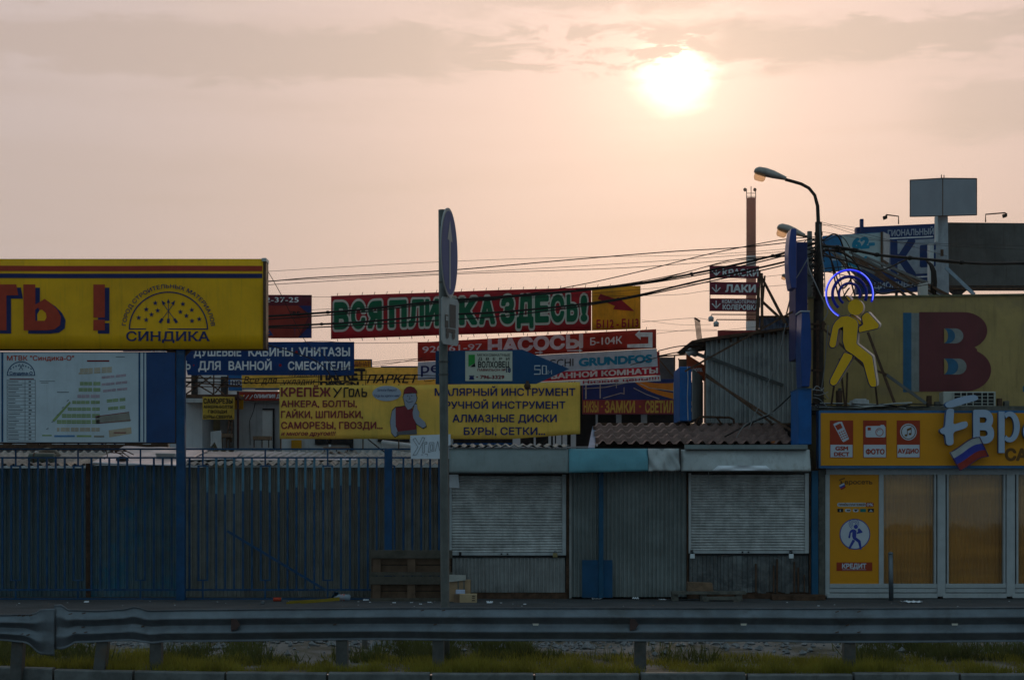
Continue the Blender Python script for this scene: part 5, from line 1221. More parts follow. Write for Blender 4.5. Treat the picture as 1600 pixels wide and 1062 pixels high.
# ------------------------------------------------------------------ projecting blue signs by the poles
shade = M('deep_blue_box', (.018, .025, .12), .45, var=.15)
def tri(y0, y1, x0, x1, Y, Y2, mat_, name='face'): pass
t = thing('tall_blue_sign', 'tall dark blue projecting sign with a curved lens-shaped front beside the poles', 'sign', W(1252, 555, 33.9))
m = MB(); m.pbox(1243, 378, 1261.5, 560, 34.3, .8); obj('box', m, shade, t, bevel=.01)
def bowed(x0, x1, y0, y1, bow, Y, d, mat_, n_=16):
    m = MB(); pts = [W(x1, y0, Y)] + [W(x0 + bow * abs(2 * k / n_ - 1) ** 2.2, y0 + (y1 - y0) * k / n_, Y) for k in range(n_ + 1)] + [W(x1, y1, Y)]
    m.prism(pts, (0, d, 0)); return obj('bowed_front', m, mat_, t, bevel=.012)
bowed(1232, 1244.5, 357, 450, 4.5, 33.8, .5, M('violet_blue_enamel', (.035, .06, .23), .35, .1, var=.2, scale=2))
t = thing('lens_blue_sign', 'bright blue curved sign box on the yellow board corner above the square blue box', 'sign', W(1258, 610, 33.6))
m = MB(); n_ = 16
pts = [W(1251 + 2 * abs(2 * k / n_ - 1), 486 + 118 * k / n_, 33.6) for k in range(n_ + 1)] + [W(1265 + 3.0 * (1 - abs(2 * k / n_ - 1) ** 2), 486 + 118 * k / n_, 33.6) for k in range(n_, -1, -1)]
m.prism(pts, (0, .6, 0)); obj('box', m, M('mid_blue_enamel', (.006, .05, .22), .3, .05, var=.25, scale=1.5), t, bevel=.015)
m = MB(); m.pbox(1250.8, 485, 1266, 487, 33.58, .62); obj('cap', m, frame_w, t)
t = thing('square_blue_sign', 'bright blue plain box sign just above the blue post by the phone shop', 'sign', W(1257, 694, 33.1))
m = MB(); m.pbox(1247.5, 607, 1268, 694, 33.0, .9); obj('box', m, bluep2, t, bevel=.012)
m = MB(); m.pbox(1247.3, 606, 1268.2, 608.2, 32.98, .94); obj('cap', m, bluep, t)
# ------------------------------------------------------------------ poles, street lamps
ylm = M('pole_dark_steel', (.045, .035, .03), .7, .2, var=.3, scale=8, bump=.4)
t = thing('street_lamp', 'tall street lamp with a curved arm reaching over the market signs', 'street lamp', W(1278, 934, 35.0))
YL = 35.0
m = MB(); m.tube([W(x, y, YL) for x, y in ((1279, 470), (1279.3, 400), (1279, 372), (1278.5, 345), (1277.5, 322), (1273, 305), (1264, 294), (1252, 287.5), (1240, 284), (1227, 280.5))], [.055, .05, .05, .035, .033, .03, .03, .03, .03, .03], 10); obj('pole', m, ylm, t, smooth=True)
m = MB(); m.tube([W(1279, 372, YL), W(1279, 347, YL)], .062, 10); m.tube([W(1279, 368, YL), W(1279, 363, YL)], .075, 10); obj('clamp', m, ylm, t)
headm = M('lamp_housing', (.40, .35, .32), .6, .2, var=.25, scale=8, streak=.1)
lg = bpy.data.materials.new('lamp_glass'); lg.use_nodes = True; q_nt = lg.node_tree; q_b = q_nt.nodes['Principled BSDF']; q_b.inputs['Base Color'].default_value = (.75, .58, .42, 1); q_b.inputs['Roughness'].default_value = .25
q_t = q_nt.nodes.new('ShaderNodeBsdfTranslucent'); q_t.inputs[0].default_value = (.85, .62, .42, 1); q_x = q_nt.nodes.new('ShaderNodeMixShader'); q_x.inputs[0].default_value = .85
q_nt.links.new(q_b.outputs[0], q_x.inputs[1]); q_nt.links.new(q_t.outputs[0], q_x.inputs[2]); q_r = q_nt.nodes.new('ShaderNodeBsdfTransparent'); q_r.inputs[0].default_value = (1, .86, .70, 1); q_y = q_nt.nodes.new('ShaderNodeMixShader'); q_y.inputs[0].default_value = .6; q_nt.links.new(q_x.outputs[0], q_y.inputs[1]); q_nt.links.new(q_r.outputs[0], q_y.inputs[2]); q_nt.links.new(q_y.outputs[0], q_nt.nodes['Material Output'].inputs[0])
def lamp_head(t, x0, y0, x1, y1, Y, k=1.0):
    """housing runs from the tip (x0,y0) to the socket (x1,y1)"""
    a, b = W(x0, y0, Y), W(x1, y1, Y); ax = (b - a); L = ax.length; ax.normalize(); up = Vector((-ax.z, 0, ax.x)); 
    if up.z < 0: up = -up
    m = MB(); rows = ((0, .35, .02), (.02, .75, .045), (.12, 1, .075), (.35, 1.05, .085), (.6, .9, .075), (.85, .62, .05), (1, .42, .035)); n_ = 12; b0 = 0
    for s_, w_, h in rows:
        c = a + ax * L * s_
        for j in range(n_):
            an = 2 * math.pi * j / n_; hh = 1.3 * h * k * (1.0 if math.sin(an) > 0 else .45)
            m.v.append(tuple(c + up * (hh * math.sin(an)) + Vector((0, 1, 0)) * (.13 * k * w_ * math.cos(an))))
    for i in range(len(rows) - 1):
        for j in range(n_): m.f.append((i * n_ + j, i * n_ + (j + 1) % n_, (i + 1) * n_ + (j + 1) % n_, (i + 1) * n_ + j)); m.k.append(0)
    m.f += [tuple(range(n_)), tuple(range((len(rows) - 1) * n_, len(rows) * n_))]; m.k += [0, 0]
    h = obj('lamp_head', m, headm, t, smooth=True)
    m = MB(); rows2 = ((-.02, 1.0), (-.11, .98), (-.145, .8)); 
    for dz, w_ in rows2:
        c = a + ax * L * .21 + up * dz * k
        for j in range(n_):
            an = 2 * math.pi * j / n_; m.v.append(tuple(c + ax * (L * .18 * w_ * math.copysign(abs(math.cos(an)) ** .6, math.cos(an))) + Vector((0, 1, 0)) * (.11 * k * w_ * math.sin(an))))
    for i in range(2):
        for j in range(n_): m.f.append((i * n_ + j, i * n_ + (j + 1) % n_, (i + 1) * n_ + (j + 1) % n_, (i + 1) * n_ + j)); m.k.append(0)
    m.f.append(tuple(range(2 * n_, 3 * n_))); m.k.append(0)
    g_ = obj('lamp_glass', m, lg, h, smooth=True)
lamp_head(t, 1178.5, 267, 1228, 280, YL, 1.0)
t = thing('street_lamp', 'street lamp head peeping over the violet-blue sign box', 'street lamp', W(1255, 372, 36.5))
lamp_head(t, 1214.5, 355, 1257, 369, 36.5, 1.0); m = MB(); m.tube([W(1255, 369, 36.5), W(1263, 370, 36.5), W(1265, 380, 36.5)], .03, 8); obj('arm', m, ylm, t)
t = thing('street_lamp', 'distant small street lamp head at the middle of the violet-blue sign box', 'street lamp', W(1238, 436, 50))
lamp_head(t, 1221.5, 430, 1240, 437, 50, .62); m = MB(); m.tube([W(1240, 437, 50), W(1246, 440, 50)], .03, 6); obj('arm', m, ylm, t)
t = thing('street_lamp', 'farthest street lamp head low beside the tall dark blue sign', 'street lamp', W(1244, 463, 55))
lamp_head(t, 1236, 459, 1250, 464, 55, .62); m = MB(); m.tube([W(1250, 464, 55), W(1254, 466, 55)], .03, 6); obj('arm', m, ylm, t)
t = thing('utility_pole', 'thick dark tapering pole wrapped in cables behind the glowing ring', 'utility pole', W(1278, 934, 35.2))
m = MB(); m.tube([W(1276, 934, 35.25), W(1278.5, 462, 35.25), W(1279, 371, 35.25)], [.14, .105, .065], 12); obj('shaft', m, ylm, t, smooth=True)
rr = random.Random(21); m = MB()
for i in range(16):
    y = 375 + i * 5.5; w_ = rr.uniform(.09, .13); c = W(1278, y, 35.2); m.tube([(c.x + w_ * math.cos(a), c.y + w_ * math.sin(a), c.z + rr.uniform(-.02, .02)) for a in np.linspace(0, 6.283, 13)], .009, 4)
obj('cable_wraps', m, cable, t)
t = thing('utility_pole', 'thinner grey concrete pole behind the tall dark blue sign', 'utility pole', W(1264, 934, 35.8))
m = MB(); m.tube([W(1262, 934, 35.8), W(1265, 462, 35.8), W(1265, 361.5, 35.8)], [.11, .075, .045], 10); obj('shaft', m, M('pole_concrete', (.12, .12, .115), .85, var=.3, scale=6), t, smooth=True)
m = MB()
for i in range(9): c = W(1270.5 + rr.uniform(-1.5, 1.5), 375 + i * 6.3, 35.7); m.ell(c, .03, .03, .022, 8, 6)
obj('insulators', m, M('white_porcelain', (.6, .58, .54), .3), t, smooth=True)
m = MB(); m.bar(W(1256, 382, 35.7), W(1284, 379, 35.4), .04, .04); m.bar(W(1258, 408, 35.7), W(1284, 404, 35.4), .035, .04); obj('crossarms', m, ylm, t)
# ------------------------------------------------------------------ roof-top billboards, upper right
A = lambda a, b: (lambda px: a + (b - a) * (px - 1285) / 95.0)
t = thing('phone_billboard', 'blue and white billboard with large blue digits above the tangle of cables', 'billboard', W(1332, 430, 48))
SF = S(48.0, -.065, 1286)
m = MB(); m.prism([SF(*p) for p in ((1286, 368.5), (1378, 368.5), (1378, 424), (1286, 424))], (0, .25, 0)); obj('board', m, M('sky_blue_face', (.02, .16, .36), .5, trans=.1), t)
m = MB(); m.frect(1315, 369.5, 1376.5, 423, SF); obj('white_face', m, M('billboard_white', (.42, .52, .54), .5, var=.06, trans=.15), t)
letter(t, cyan, [('62-', 1331, 1367, 375, 391.5, {'off': .07}), ('-86', 1322, 1359, 405, 420, {'off': .07}), ], SF)
m = MB(); m.frect(1292, 385, 1313, 389, SF, -.006); m.frect(1298, 402, 1313, 408, SF, -.006); obj('white_marks', m, ltb, t)
m = MB(); m.pbox(1376.5, 362, 1379.5, 421, 47.95, .4); obj('frame_bar', m, rust, t)
m = MB(); m.prism([W(1379.5, 362.5, 48.1), W(1389, 367, 49.5), W(1388, 424, 49.5), W(1379.5, 421, 48.1)], (.02, 0, 0)); obj('side_panel', m, M('side_pale', (.42, .42, .44), .6), t)
t = thing('bank_billboard', 'dark navy billboard with white bank lettering and a huge letter on pale ground', 'billboard', W(1400, 455, 54))
SF = S(54.0, -.045, 1338)
navyb = M('billboard_navy', (.012, .04, .15), .5, var=.1)
m = MB(); m.prism([SF(*p) for p in ((1338, 355), (1470, 355), (1470, 459), (1338, 459))], (0, .3, 0)); obj('board', m, navyb, t)
m = MB(); m.frect(1390, 378.5, 1470, 432, SF); obj('pale_panel', m, M('billboard_pale', (.33, .38, .45), .5), t)
m = MB(); m.frect(1388, 374, 1458, 376, SF); m.frect(1398, 436, 1462, 438, SF); obj('white_rules', m, wht_t, t)
letter(t, ltb, [('ГИОНАЛЬНЫЙ', 1387, 1459, 362, 371.5, {'off': .03}), ('ЦИОННЫЙ БАНК', 1366, 1468, 443, 452, {'off': .03})], SF)
letter(t, navyb, [('К', 1391, 1431, 381, 432, {'off': .045}), ('Б', 1437, 1470, 390, 420, {'off': .06})], SF)
m = MB(); m.pbox(1344.5, 342, 1349.5, 366, 53.9, .15); obj('mast', m, navyb, t)
m = MB(); 
for x in (1345, 1400, 1455): m.pbox(x, 455, x + 3, 560, 54.2, .15)
obj('legs_frame', m, rust, t)
t = thing('grey_billboard', 'blank weathered grey billboard back at the edge of the roofs', 'billboard', W(1550, 460, 52))
m = MB(); m.ppoly([(1478, 347.5), (1640, 349), (1640, 452), (1478, 452)], 52, .35); obj('board', m, conc, t)
m = MB(); m.pbox(1478, 449, 1640, 452.5, 51.9, .1); m.pbox(1478, 446, 1640, 447, 51.95, .06); obj('bottom_rail', m, rust, t)
m = MB(); m.ppoly([(1487, 452.5), (1512, 452.5), (1504, 459), (1495, 459)], 52.1, .4); m.pbox(1496, 459, 1504, 560, 52.2, .3); obj('foot', m, conc, t)
for x0, x1, xe, lab, Y in ((1404, 1384, 1381, 'over the navy bank billboard', 53), (1540, 1572, 1569, 'over the blank grey billboard', 51)):
    t = thing('floodlight', 'bent-arm billboard floodlight ' + lab, 'floodlight', W(x0, 350, Y), 'floodlights on the billboards')
    y0 = 350 if x0 < 1500 else 347; m = MB(); m.tube([W(x0, y0, Y), W(x0, y0 - 11 - 1, Y), W(x0 + (x1 - x0) * .95, y0 - 14.5, Y), W(x1, y0 - 13, Y)], .018, 6); obj('arm', m, rust, t)
    m = MB(); c = W(x1 - (1 if x0 < 1500 else 2), y0 - 10, Y); m.prism([c + Vector(v) for v in ((-.06, -.06, .03), (.05, -.06, .06), (.05, -.06, -.03), (-.04, -.06, -.06))], (0, .12, 0)); obj('lamp_head', m, ylm, t)
t = thing('box_sign', 'blank pale grey two-sided box sign on a thick column high over the roofs', 'sign', W(1470, 462, 50))
bxm = M('blank_grey_panel', (.27, .29, .33), .6, var=.08, scale=2)
Yc, Ys_ = 50.0, 50.9
P_ = [(1422, 281.5, Ys_), (1473, 278.5, Yc), (1526, 279, Ys_ + .1)]; Q_ = [(1422, 338.5, Ys_), (1473, 337.5, Yc), (1526, 336, Ys_ + .1)]
for i, nm in ((0, 'panel'), (1, 'panel')):
    m = MB(); m.prism([W(*P_[i]), W(*P_[i + 1]), W(*Q_[i + 1]), W(*Q_[i])], (0, .06, 0)); obj(nm, m, bxm, t)
m = MB()
for a, b in ((P_[0], P_[1]), (P_[1], P_[2]), (Q_[0], Q_[1]), (Q_[1], Q_[2]), (P_[0], Q_[0]), (P_[1], Q_[1]), (P_[2], Q_[2])): m.tube([W(*a), W(*b)], .013, 5)
m.tube([W(1471, 278, 50), W(1471, 273, 50)], .012, 4); m.tube([W(1475, 278, 50), W(1475, 273.5, 50)], .012, 4); obj('edges', m, rust, t)
m = MB(); m.add([tuple(W(*P_[0]) + Vector((0, .05, 0))), tuple(W(*P_[1]) + Vector((0, .05, 0))), tuple(W(*P_[2]) + Vector((0, .05, 0))), tuple(W(1474, 281, 51.8))], [(0, 1, 2, 3)]); obj('top', m, rust, t)
m = MB(); m.add([W(1463, 338, 50.3), W(1481, 338, 50.3), W(1484.5, 560, 50.3), W(1460, 560, 50.3), W(1463, 338, 51), W(1481, 338, 51), W(1484.5, 560, 51), W(1460, 560, 51)], [(0, 1, 2, 3), (7, 6, 5, 4), (1, 5, 6, 2), (0, 3, 7, 4)]); obj('column', m, M('column_grey', (.34, .36, .40), .55, .2, var=.2, scale=2, streak=.3), t)
m = MB(); m.pbox(1462, 338, 1465.5, 378, 50.1, .15); m.pbox(1453, 380, 1459, 452, 50.2, .3); obj('pipe', m, wall_g, t); m = MB(); m.tube([W(1472, 390, 50.2), W(1472, 400, 50.2)], .04, 6); obj('fitting', m, rust, t)
t = thing('strut', 'pale slanting steel strut propping the thick grey column', 'strut', W(1520, 462, 49.5))
m = MB(); m.bar(W(1478, 418, 49.8), W(1522, 460, 49.4), .09, .05); obj('beam', m, M('strut_paint', (.22, .26, .31), .5, .3), t)
rr = random.Random(31)
for i in range(13):
    x = 1290 + i * 11 + rr.uniform(-4, 4); y = 392 + rr.uniform(-8, 14) + i * 2.4
    m = MB(); m.bar(W(x, y, 37.0 + rr.uniform(0, 1)), W(x + rr.uniform(50, 95), y + rr.uniform(38, 60), 36.6), .045, .03)
    tag(obj('roof_strut', m, rust if i % 3 else M('strut_grey', (.12, .12, .12), .6), loc=W(x, y, 37)), 'slanting steel strut in the thicket of bars above the yellow board', 'strut', 'steel struts behind the glowing ring')
m = MB(); m.pbox(1437, 441, 1450, 462, 36.5, .2); tag(obj('junction_box', m, wall_g, loc=W(1443, 462, 36.5), bevel=.01), 'small pale junction box standing on top of the yellow board', 'box')
t = thing('cable_riser', 'bundle of thick cables drooping down beside the grey column', 'cable', W(1458, 460, 37))
m = MB()
for dx in (-3, -1.2, .6, 2.4): m.tube([W(x + dx * k, y, 37 + dx * .01) for x, y, k in ((1448, 407, .2), (1455, 414, .7), (1459, 424, 1), (1460, 440, 1.2), (1458, 462, 1.2))], .02, 6)
obj('strands', m, cable, t, smooth=True)

# ------------------------------------------------------------------ yellow board with the big letter
YW = 35.2
t = thing('yellow_wall', 'long dull yellow painted upper board with a huge maroon letter over the phone shop', 'wall', W(1450, 640, YW))
m = MB(); m.prism([W(1263, 465, YW), W(1300, 464.5, YW), W(1640, 459.5, YW), W(1640, 640, YW), (W(1263, 640, YW))], (0, 2.5, 0)); obj('board', m, wall_y, t)
m = MB(); m.prism([W(1262, 463.5, YW - .03), W(1640, 458, YW - .03), W(1640, 461, YW - .03), W(1262, 466, YW - .03)], (0, .2, 0)); obj('top_trim', m, M('trim_olive', (.14, .13, .07), .7, var=.3), t)
A = S(YW)
bl = M('faded_blue_print', (.03, .12, .22), .7, var=.15, streak=.2); gr = M('faded_grey_print', (.24, .25, .24), .7, var=.15, streak=.2); mar = M('faded_maroon_print', (.14, .035, .04), .7, var=.15, scale=2, streak=.2)
m = MB(); m.frect(1411, 488.5, 1424, 612.5, A, -.006); obj('letter_shadow', m, bl, t)
m = MB(); m.frect(1424, 489, 1436.5, 612, A, -.007); obj('letter_shadow', m, gr, t)
def arc(cx, cy, rx, ry, a0, a1, n_=18): return [(cx + rx * math.cos(R(a0 + (a1 - a0) * k / n_)), cy - ry * math.sin(R(a0 + (a1 - a0) * k / n_))) for k in range(n_ + 1)]
B_ = [(1436, 487.5)] + arc(1505, 516.5, 37.5, 29, 90, -62) + [(1526, 545)] + arc(1508, 578, 40.5, 33, 62, -90) + [(1436, 611.5)]
m = MB(); m.flat(B_, A, -.009); obj('lettering', m, mar, t)
for y0, y1, xe in ((513, 536.5, 1493), (560, 585, 1498)):
    cy = (y0 + y1) / 2; h = (y1 - y0) / 2
    def D(x0, xr): return [(x0, y0)] + arc(xr - 13, cy, 13, h, 90, -90) + [(x0, y1)]
    m = MB(); m.flat([(1475, y0)] + arc(xe - 1, cy, 13, h, 90, -90, 14) + [(1475, y1)], A, -.012); obj('letter_opening', m, gr, t)
    m = MB(); m.flat([(1475, y0)] + arc(xe - 13.5, cy, 12.5, h, 90, -90, 14) + [(1475, y1)], A, -.015); obj('letter_opening', m, bl, t)
    m = MB(); m.flat([(1475, y0)] + arc(1473, cy, 8, h, 80, -80, 14) + [(1475, y1)], A, -.018); obj('letter_opening', m, wall_y, t)
m = MB(); m.frect(1598, 603, 1606, 612, A, -.01); obj('small_mark', m, bl, t)
# ledge between the board and the shop sign
m = MB(); m.pbox(1262, 634, 1640, 641, 33.9, 1.3)
t = thing('shop_ledge', 'dark cluttered ledge between the yellow board and the phone shop sign', 'ledge', W(1450, 641, 34)); obj('ledge', m, greyw, t)
rr = random.Random(41)
for i, (x0, x1, y0) in enumerate(((1462, 1469, 627), (1560, 1566, 622), (1570, 1577, 626), (1450, 1456, 618), (1476, 1482, 624), (1308, 1316, 610), (1311, 1315, 606))):
    m = MB(); m.pbox(x0, y0, x1, 636, 34.3 + .05 * i, .15); obj('stump', m, rust if i % 2 else greyw, t)
m = MB(); m.pbox(1332, 624.5, 1358, 635, 33.85, .3); m.pbox(1336, 622.5, 1354, 624.5, 33.9, .2); tag(obj('ballast_box', m, wall_g, loc=W(1345, 635, 33.85), bevel=.01), 'small pale metal lamp box lying by the walking man foot', 'box')
for i in range(7):
    y = 636 - rr.uniform(0, 5); m = MB(); x = 1262 + rr.uniform(0, 70); pts = [W(x + k * 24, y + rr.uniform(-2.5, 2.5), 33.75 + rr.uniform(0, .1)) for k in range(7)]
    m.tube(pts, .011, 5); tag(obj('loose_cable', m, M('white_cable', (.45, .46, .46), .5) if i % 2 else cable, loc=pts[0], smooth=True), 'loose thin cable straggling along the ledge over the shop sign', 'cable', 'loose cables on the ledge')
t = thing('air_conditioner', 'white air conditioner unit with a grid front on the ledge behind the letters', 'air conditioner', W(1515, 638, 34.1))
m = MB(); m.pbox(1474, 611.5, 1556, 639, 34.15, .35); obj('casing', m, M('ac_casing', (.42, .42, .38), .5, var=.1), t, bevel=.012)
m = MB(); m.pbox(1491, 613.5, 1553, 637.5, 34.13, .02); obj('grille_void', m, dark, t)
m = MB()
for x in (1490, 1501, 1510, 1520, 1534, 1543, 1553): m.pbox(x, 613, x + 1.3, 638, 34.10, .02)
for y in (612.5, 618, 623.5, 628.5, 633, 637.5): m.pbox(1490, y, 1554, y + .9, 34.12, .01)
obj('grille', m, M('ac_casing', (0, 0, 0)), t)
# brackets and bars on the yellow board near the poles
t = thing('bracket_frame', 'rusty bracket frame fixed to the yellow board beside the lens-shaped sign', 'bracket', W(1280, 610, 34.6))
m = MB(); m.pbox(1276, 500, 1280, 612, 34.6, .06); m.pbox(1266, 504.5, 1291, 507.5, 34.55, .05); m.pbox(1266, 512.5, 1285, 515, 34.55, .05); m.pbox(1268, 576.5, 1285, 580, 34.55, .05); m.pbox(1284, 502, 1289, 512, 34.5, .1); obj('bars', m, rust, t)
for a, b, c_, w_ in (((1356, 519), (1398, 630), rust, .045), ((1285, 512), (1352, 574), rust, .035), ((1352, 572), (1385, 585), rust, .035), ((1385, 585), (1447, 630), M('strut_grey', (0, 0, 0)), .05)):
    m = MB(); m.bar(W(*a, 34.5), W(*b, 34.2), w_, .03); tag(obj('prop_bar', m, c_, loc=W(*a, 34.5)), 'slanting steel prop across the yellow board behind the walking man', 'bar', 'props behind the walking man')

# ------------------------------------------------------------------ phone shop
YE = 33.3
t = thing('phone_shop', 'phone shop front with white frames, ochre blinds and big panes', 'shop', W(1450, 934, YE))
m = MB(); m.box(W(1292, 0, YE).x, W(1700, 0, YE).x, YE + .35, YE + 5, 0, W(0, 641, YE).z); obj('wall', m, M('shop_inner_wall', (.10, .075, .035), .8), t)
fr = M('shop_white_frame', (.40, .42, .44), .45, var=.1, scale=4, streak=.12)
m = MB(); m.pbox(1291, 731, 1700, 741, YE - .03, .3); obj('head_frame', m, fr, t)
for a, b in ((1289.5, 1296.5), (1373.5, 1381), (1460, 1463), (1465, 1477.5), (1479.5, 1482.5), (1568, 1571.5), (1573, 1586), (1588, 1591.5), (1680, 1700)):
    m = MB(); m.pbox(a, 741, b, 912 if b - a < 4 or 1373 < a < 1380 else 931.5, YE - (.05 if b - a > 8 else .02), .14); obj('upright_frame', m, fr, t, bevel=.006)
for a, b in ((1296.5, 1465), (1477.5, 1573), (1586, 1700)):
    m = MB(); m.pbox(a, 911.5, b, 918, YE - .03, .12); m.pbox(a, 918.4, b, 925, YE - .015, .12); obj('bottom_frame', m, fr, t, bevel=.004)
    m = MB(); m.pbox(a - 4, 926.5, b, 934, YE - .06, .3); obj('sill', m, fr, t, bevel=.006)
m = MB(); m.ppoly([(1282, 741), (1289.5, 741), (1289.5, 930), (1286, 870), (1287, 800)], YE + .03, .05); obj('side_trim', m, greyw, t)
def blinds_mat():
    m = bpy.data.materials.new('ochre_blinds'); m.use_nodes = True; nt = m.node_tree; n = N(nt); b = nt.nodes['Principled BSDF']
    g = n.new('ShaderNodeNewGeometry'); sp = n.new('ShaderNodeSeparateXYZ'); nt.links.new(g.outputs['Position'], sp.inputs[0])
    mp = n.new('ShaderNodeMapping'); nt.links.new(g.outputs['Position'], mp.inputs[0]); mp.inputs['Scale'].default_value = (.5, .5, 2.4)
    f = n.noise(mp.outputs[0], 1.0, 3, .5, .8)
    c = n.mix(n.ss(f, .35, .65), (.92, .50, .14), (.74, .40, .12)); n.put(b.inputs['Base Color'], c); b.inputs['Roughness'].default_value = .6
    return m
blm = blinds_mat()
for a, b in ((1382, 1460), (1483, 1568), (1592, 1690)):
    w1 = obj('window', (lambda m: m.pbox(a - .5, 741.5, b + .5, 911, YE + .05, .006) and m)(MB()), glass, t)
    m = MB(); x0, x1 = W(a - 3, 0, YE + .2).x, W(b + 3, 0, YE + .2).x; n_ = int((x1 - x0) / .062); z0, z1 = W(0, 915, YE).z, W(0, 738, YE).z; bb = []
    for i in range(n_ * 2 + 1): x = x0 + (x1 - x0) * i / (n_ * 2); y = YE + .18 + (.022 if i % 2 else 0); m.v += [(x, y, z0), (x, y, z1)]
    for i in range(n_ * 2): m.f.append((2 * i, 2 * i + 2, 2 * i + 3, 2 * i + 1)); m.k.append(0)
    obj('blinds', m, blm, w1)
opan = M('orange_panel', (.66, .26, .006), .45, var=.04)
m = MB(); m.pbox(1296.5, 741, 1373.5, 911.5, YE + .0, .05); dp = obj('door_panel', m, opan, t, label='bright ochre door panel with logos')
A = S(YE)
wp = M('shop_white_print', (.50, .53, .60), .5, var=.04); db = M('shop_blue_print', (.03, .05, .30), .5, var=0); rb = M('shop_red_print', (.33, .035, .01), .5, var=.05); brn = M('shop_brown_print', (.14, .06, .01), .5, var=0)
letter(t, brn, [('вросеть', 1320, 1363, 749.2, 756, {'off': .02})], A)
m = MB(); line2d(A, m, [(1314, 751), (1317, 764)], 2.4); line2d(A, m, [(1312, 757), (1319, 754)], 1.8, -.008); line2d(A, m, [(1311, 750), (1320, 746.5)], 1.8, -.009); obj('lettering', m, brn, t)
for k, c_ in enumerate((wp, db, rb)): m = MB(); m.flat([(1311 + k, 758 + k * 2.4), (1318.5 + k, 754 + k * 2.4), (1319.5 + k, 756.4 + k * 2.4), (1312 + k, 760.4 + k * 2.4)], A, -.010 - .001 * k); obj('flag_print', m, c_, t)
def pill(x0, y0, x1, y1): 
    r = (y1 - y0) / 2; return arc(x1 - r, (y0 + y1) / 2, r, r, 90, -90, 8) + arc(x0 + r, (y0 + y1) / 2, r, r, -90, -270, 8)
m = MB(); m.flat(pill(1308, 785, 1354, 791), A); obj('label_print', m, wp, t); m = MB(); m.flat(pill(1352, 784.5, 1365.5, 791.5), A, -.007); m.frect(1307, 878, 1363, 891.5, A); obj('label_print', m, rb, t)
letter(t, brn, [('ПРИЁМ ПЛАТЕЖЕЙ', 1310.5, 1351, 786.4, 789.6, {'off': .03})], A, d=-.009); letter(t, wp, [('0%', 1354, 1364, 785.5, 790.2, {'off': .02}), ('КРЕДИТ', 1315.5, 1353.5, 880, 887, {'off': .045})], A, d=-.011)
m = MB(); m.frect(1316, 889, 1353, 889.6, A, -.008); m.flat(pill(1320, 794.5, 1329.5, 799.5), A); m.flat(pill(1332.5, 794.5, 1341.5, 799.5), A); obj('label_print', m, wp, t)
m = MB(); m.frect(1308.5, 794.3, 1317.5, 799.7, A); m.frect(1356, 794.3, 1365.5, 799.7, A); m.frect(1323, 796, 1328.5, 798, A, -.008); m.flat([(1334, 795.5), (1341, 795), (1337, 799)], A, -.008); obj('label_print', m, black, t)
m = MB(); m.frect(1344, 794.5, 1353, 799.5, A); obj('label_print', m, M('teal_print', (.01, .18, .16), .5), t); m = MB(); m.flat([(1357.5, 799), (1360.7, 795), (1364, 799)], A, -.008); m.frect(1312, 795.5, 1313.6, 799, A, -.008); obj('label_print', m, ltb, t)
m = MB(); disc2d(A, m, 1335.7, 834, 24, -.005); obj('logo_disc', m, db, t); m = MB(); disc2d(A, m, 1335.7, 834, 22.6, -.007); obj('logo_disc', m, wp, t)
WALK = {'body': [(298, 330), (262, 335), (235, 358), (218, 385), (197, 485), (203, 503), (222, 506), (233, 495), (248, 402), (275, 388), (272, 470), (288, 518), (330, 545), (385, 588), (418, 705), (430, 722), (455, 722), (457, 700), (434, 553), (347, 485), (356, 375), (348, 355), (325, 340)],
        'arm': [(400, 312), (412, 312), (472, 378), (468, 398), (362, 422), (360, 395), (386, 378), (376, 335)], 'leg': [(280, 532), (326, 547), (322, 566), (236, 708), (218, 716), (203, 706), (203, 684)]}
def wk(pts, k, cx, cy): return [(cx + (x - 335) / 3.539 * k, cy + (y - 470) / 3.539 * k) for x, y in pts]
m = MB(); kk = .285; cx_, cy_ = 1336.5, 837.5
for n2, p_ in WALK.items(): m.flat(wk(p_, kk, cx_, cy_), A, -.009 - (.001 if n2 == 'arm' else 0))
hx, hy = cx_ + (343 - 335) / 3.539 * kk, cy_ + (283 - 470) / 3.539 * kk; disc2d(A, m, hx, hy, 3.3, -.010)
for r in (3, 5.2, 7.6): ring2d(A, m, hx - 3, hy - 4.5, r - .35, r + .35, -22, 245, -.008 - r * .0002, 24)
obj('walking_man_logo', m, db, t)
# sign box over the shop
YG = 33.05
t = thing('shop_sign', 'long ochre box sign with raised white letters, service icons and a tricolour flag', 'sign', W(1450, 731, YG))
m = MB(); m.pbox(1279.5, 641, 1700, 731, YG + .01, .30); obj('box', m, M('sign_blue_edge', (.03, .13, .30), .45), t)
m = MB(); m.pbox(1282.5, 645, 1700, 727, YG, .02); obj('face', m, opan, t)
A = S(YG)
def icon(x0): 
    m = MB(); m.frect(x0, 656.5, x0 + 36.5, 715, A, -.004); obj('icon_panel', m, rb, t)
    m = MB(); m.frect(x0 + 1, 694.5, x0 + 35.5, 714, A, -.007); return m
m = icon(1296.5); P0 = [(1310, 658.8), (1315.5, 658.5), (1326.5, 685.5), (1318, 690.5), (1316, 689), (1302, 663), (1303, 661.5)]
m.flat(P0, A, -.007); obj('phone_icon', m, wp, t)
m = MB(); m.flat([(1304.5, 665), (1313, 660.8), (1316.5, 668), (1308.5, 672)], A, -.010)
for r_ in range(4):
    for c_ in range(3): x = 1311.5 + c_ * 3.3 + r_ * 1.6; y = 675.5 - c_ * 1.5 + r_ * 3.3; m.flat([(x - 1.1, y), (x + 1.1, y - .9), (x + 1.5, y + .7), (x - .7, y + 1.6)], A, -.010)
obj('icon_detail', m, rb, t)
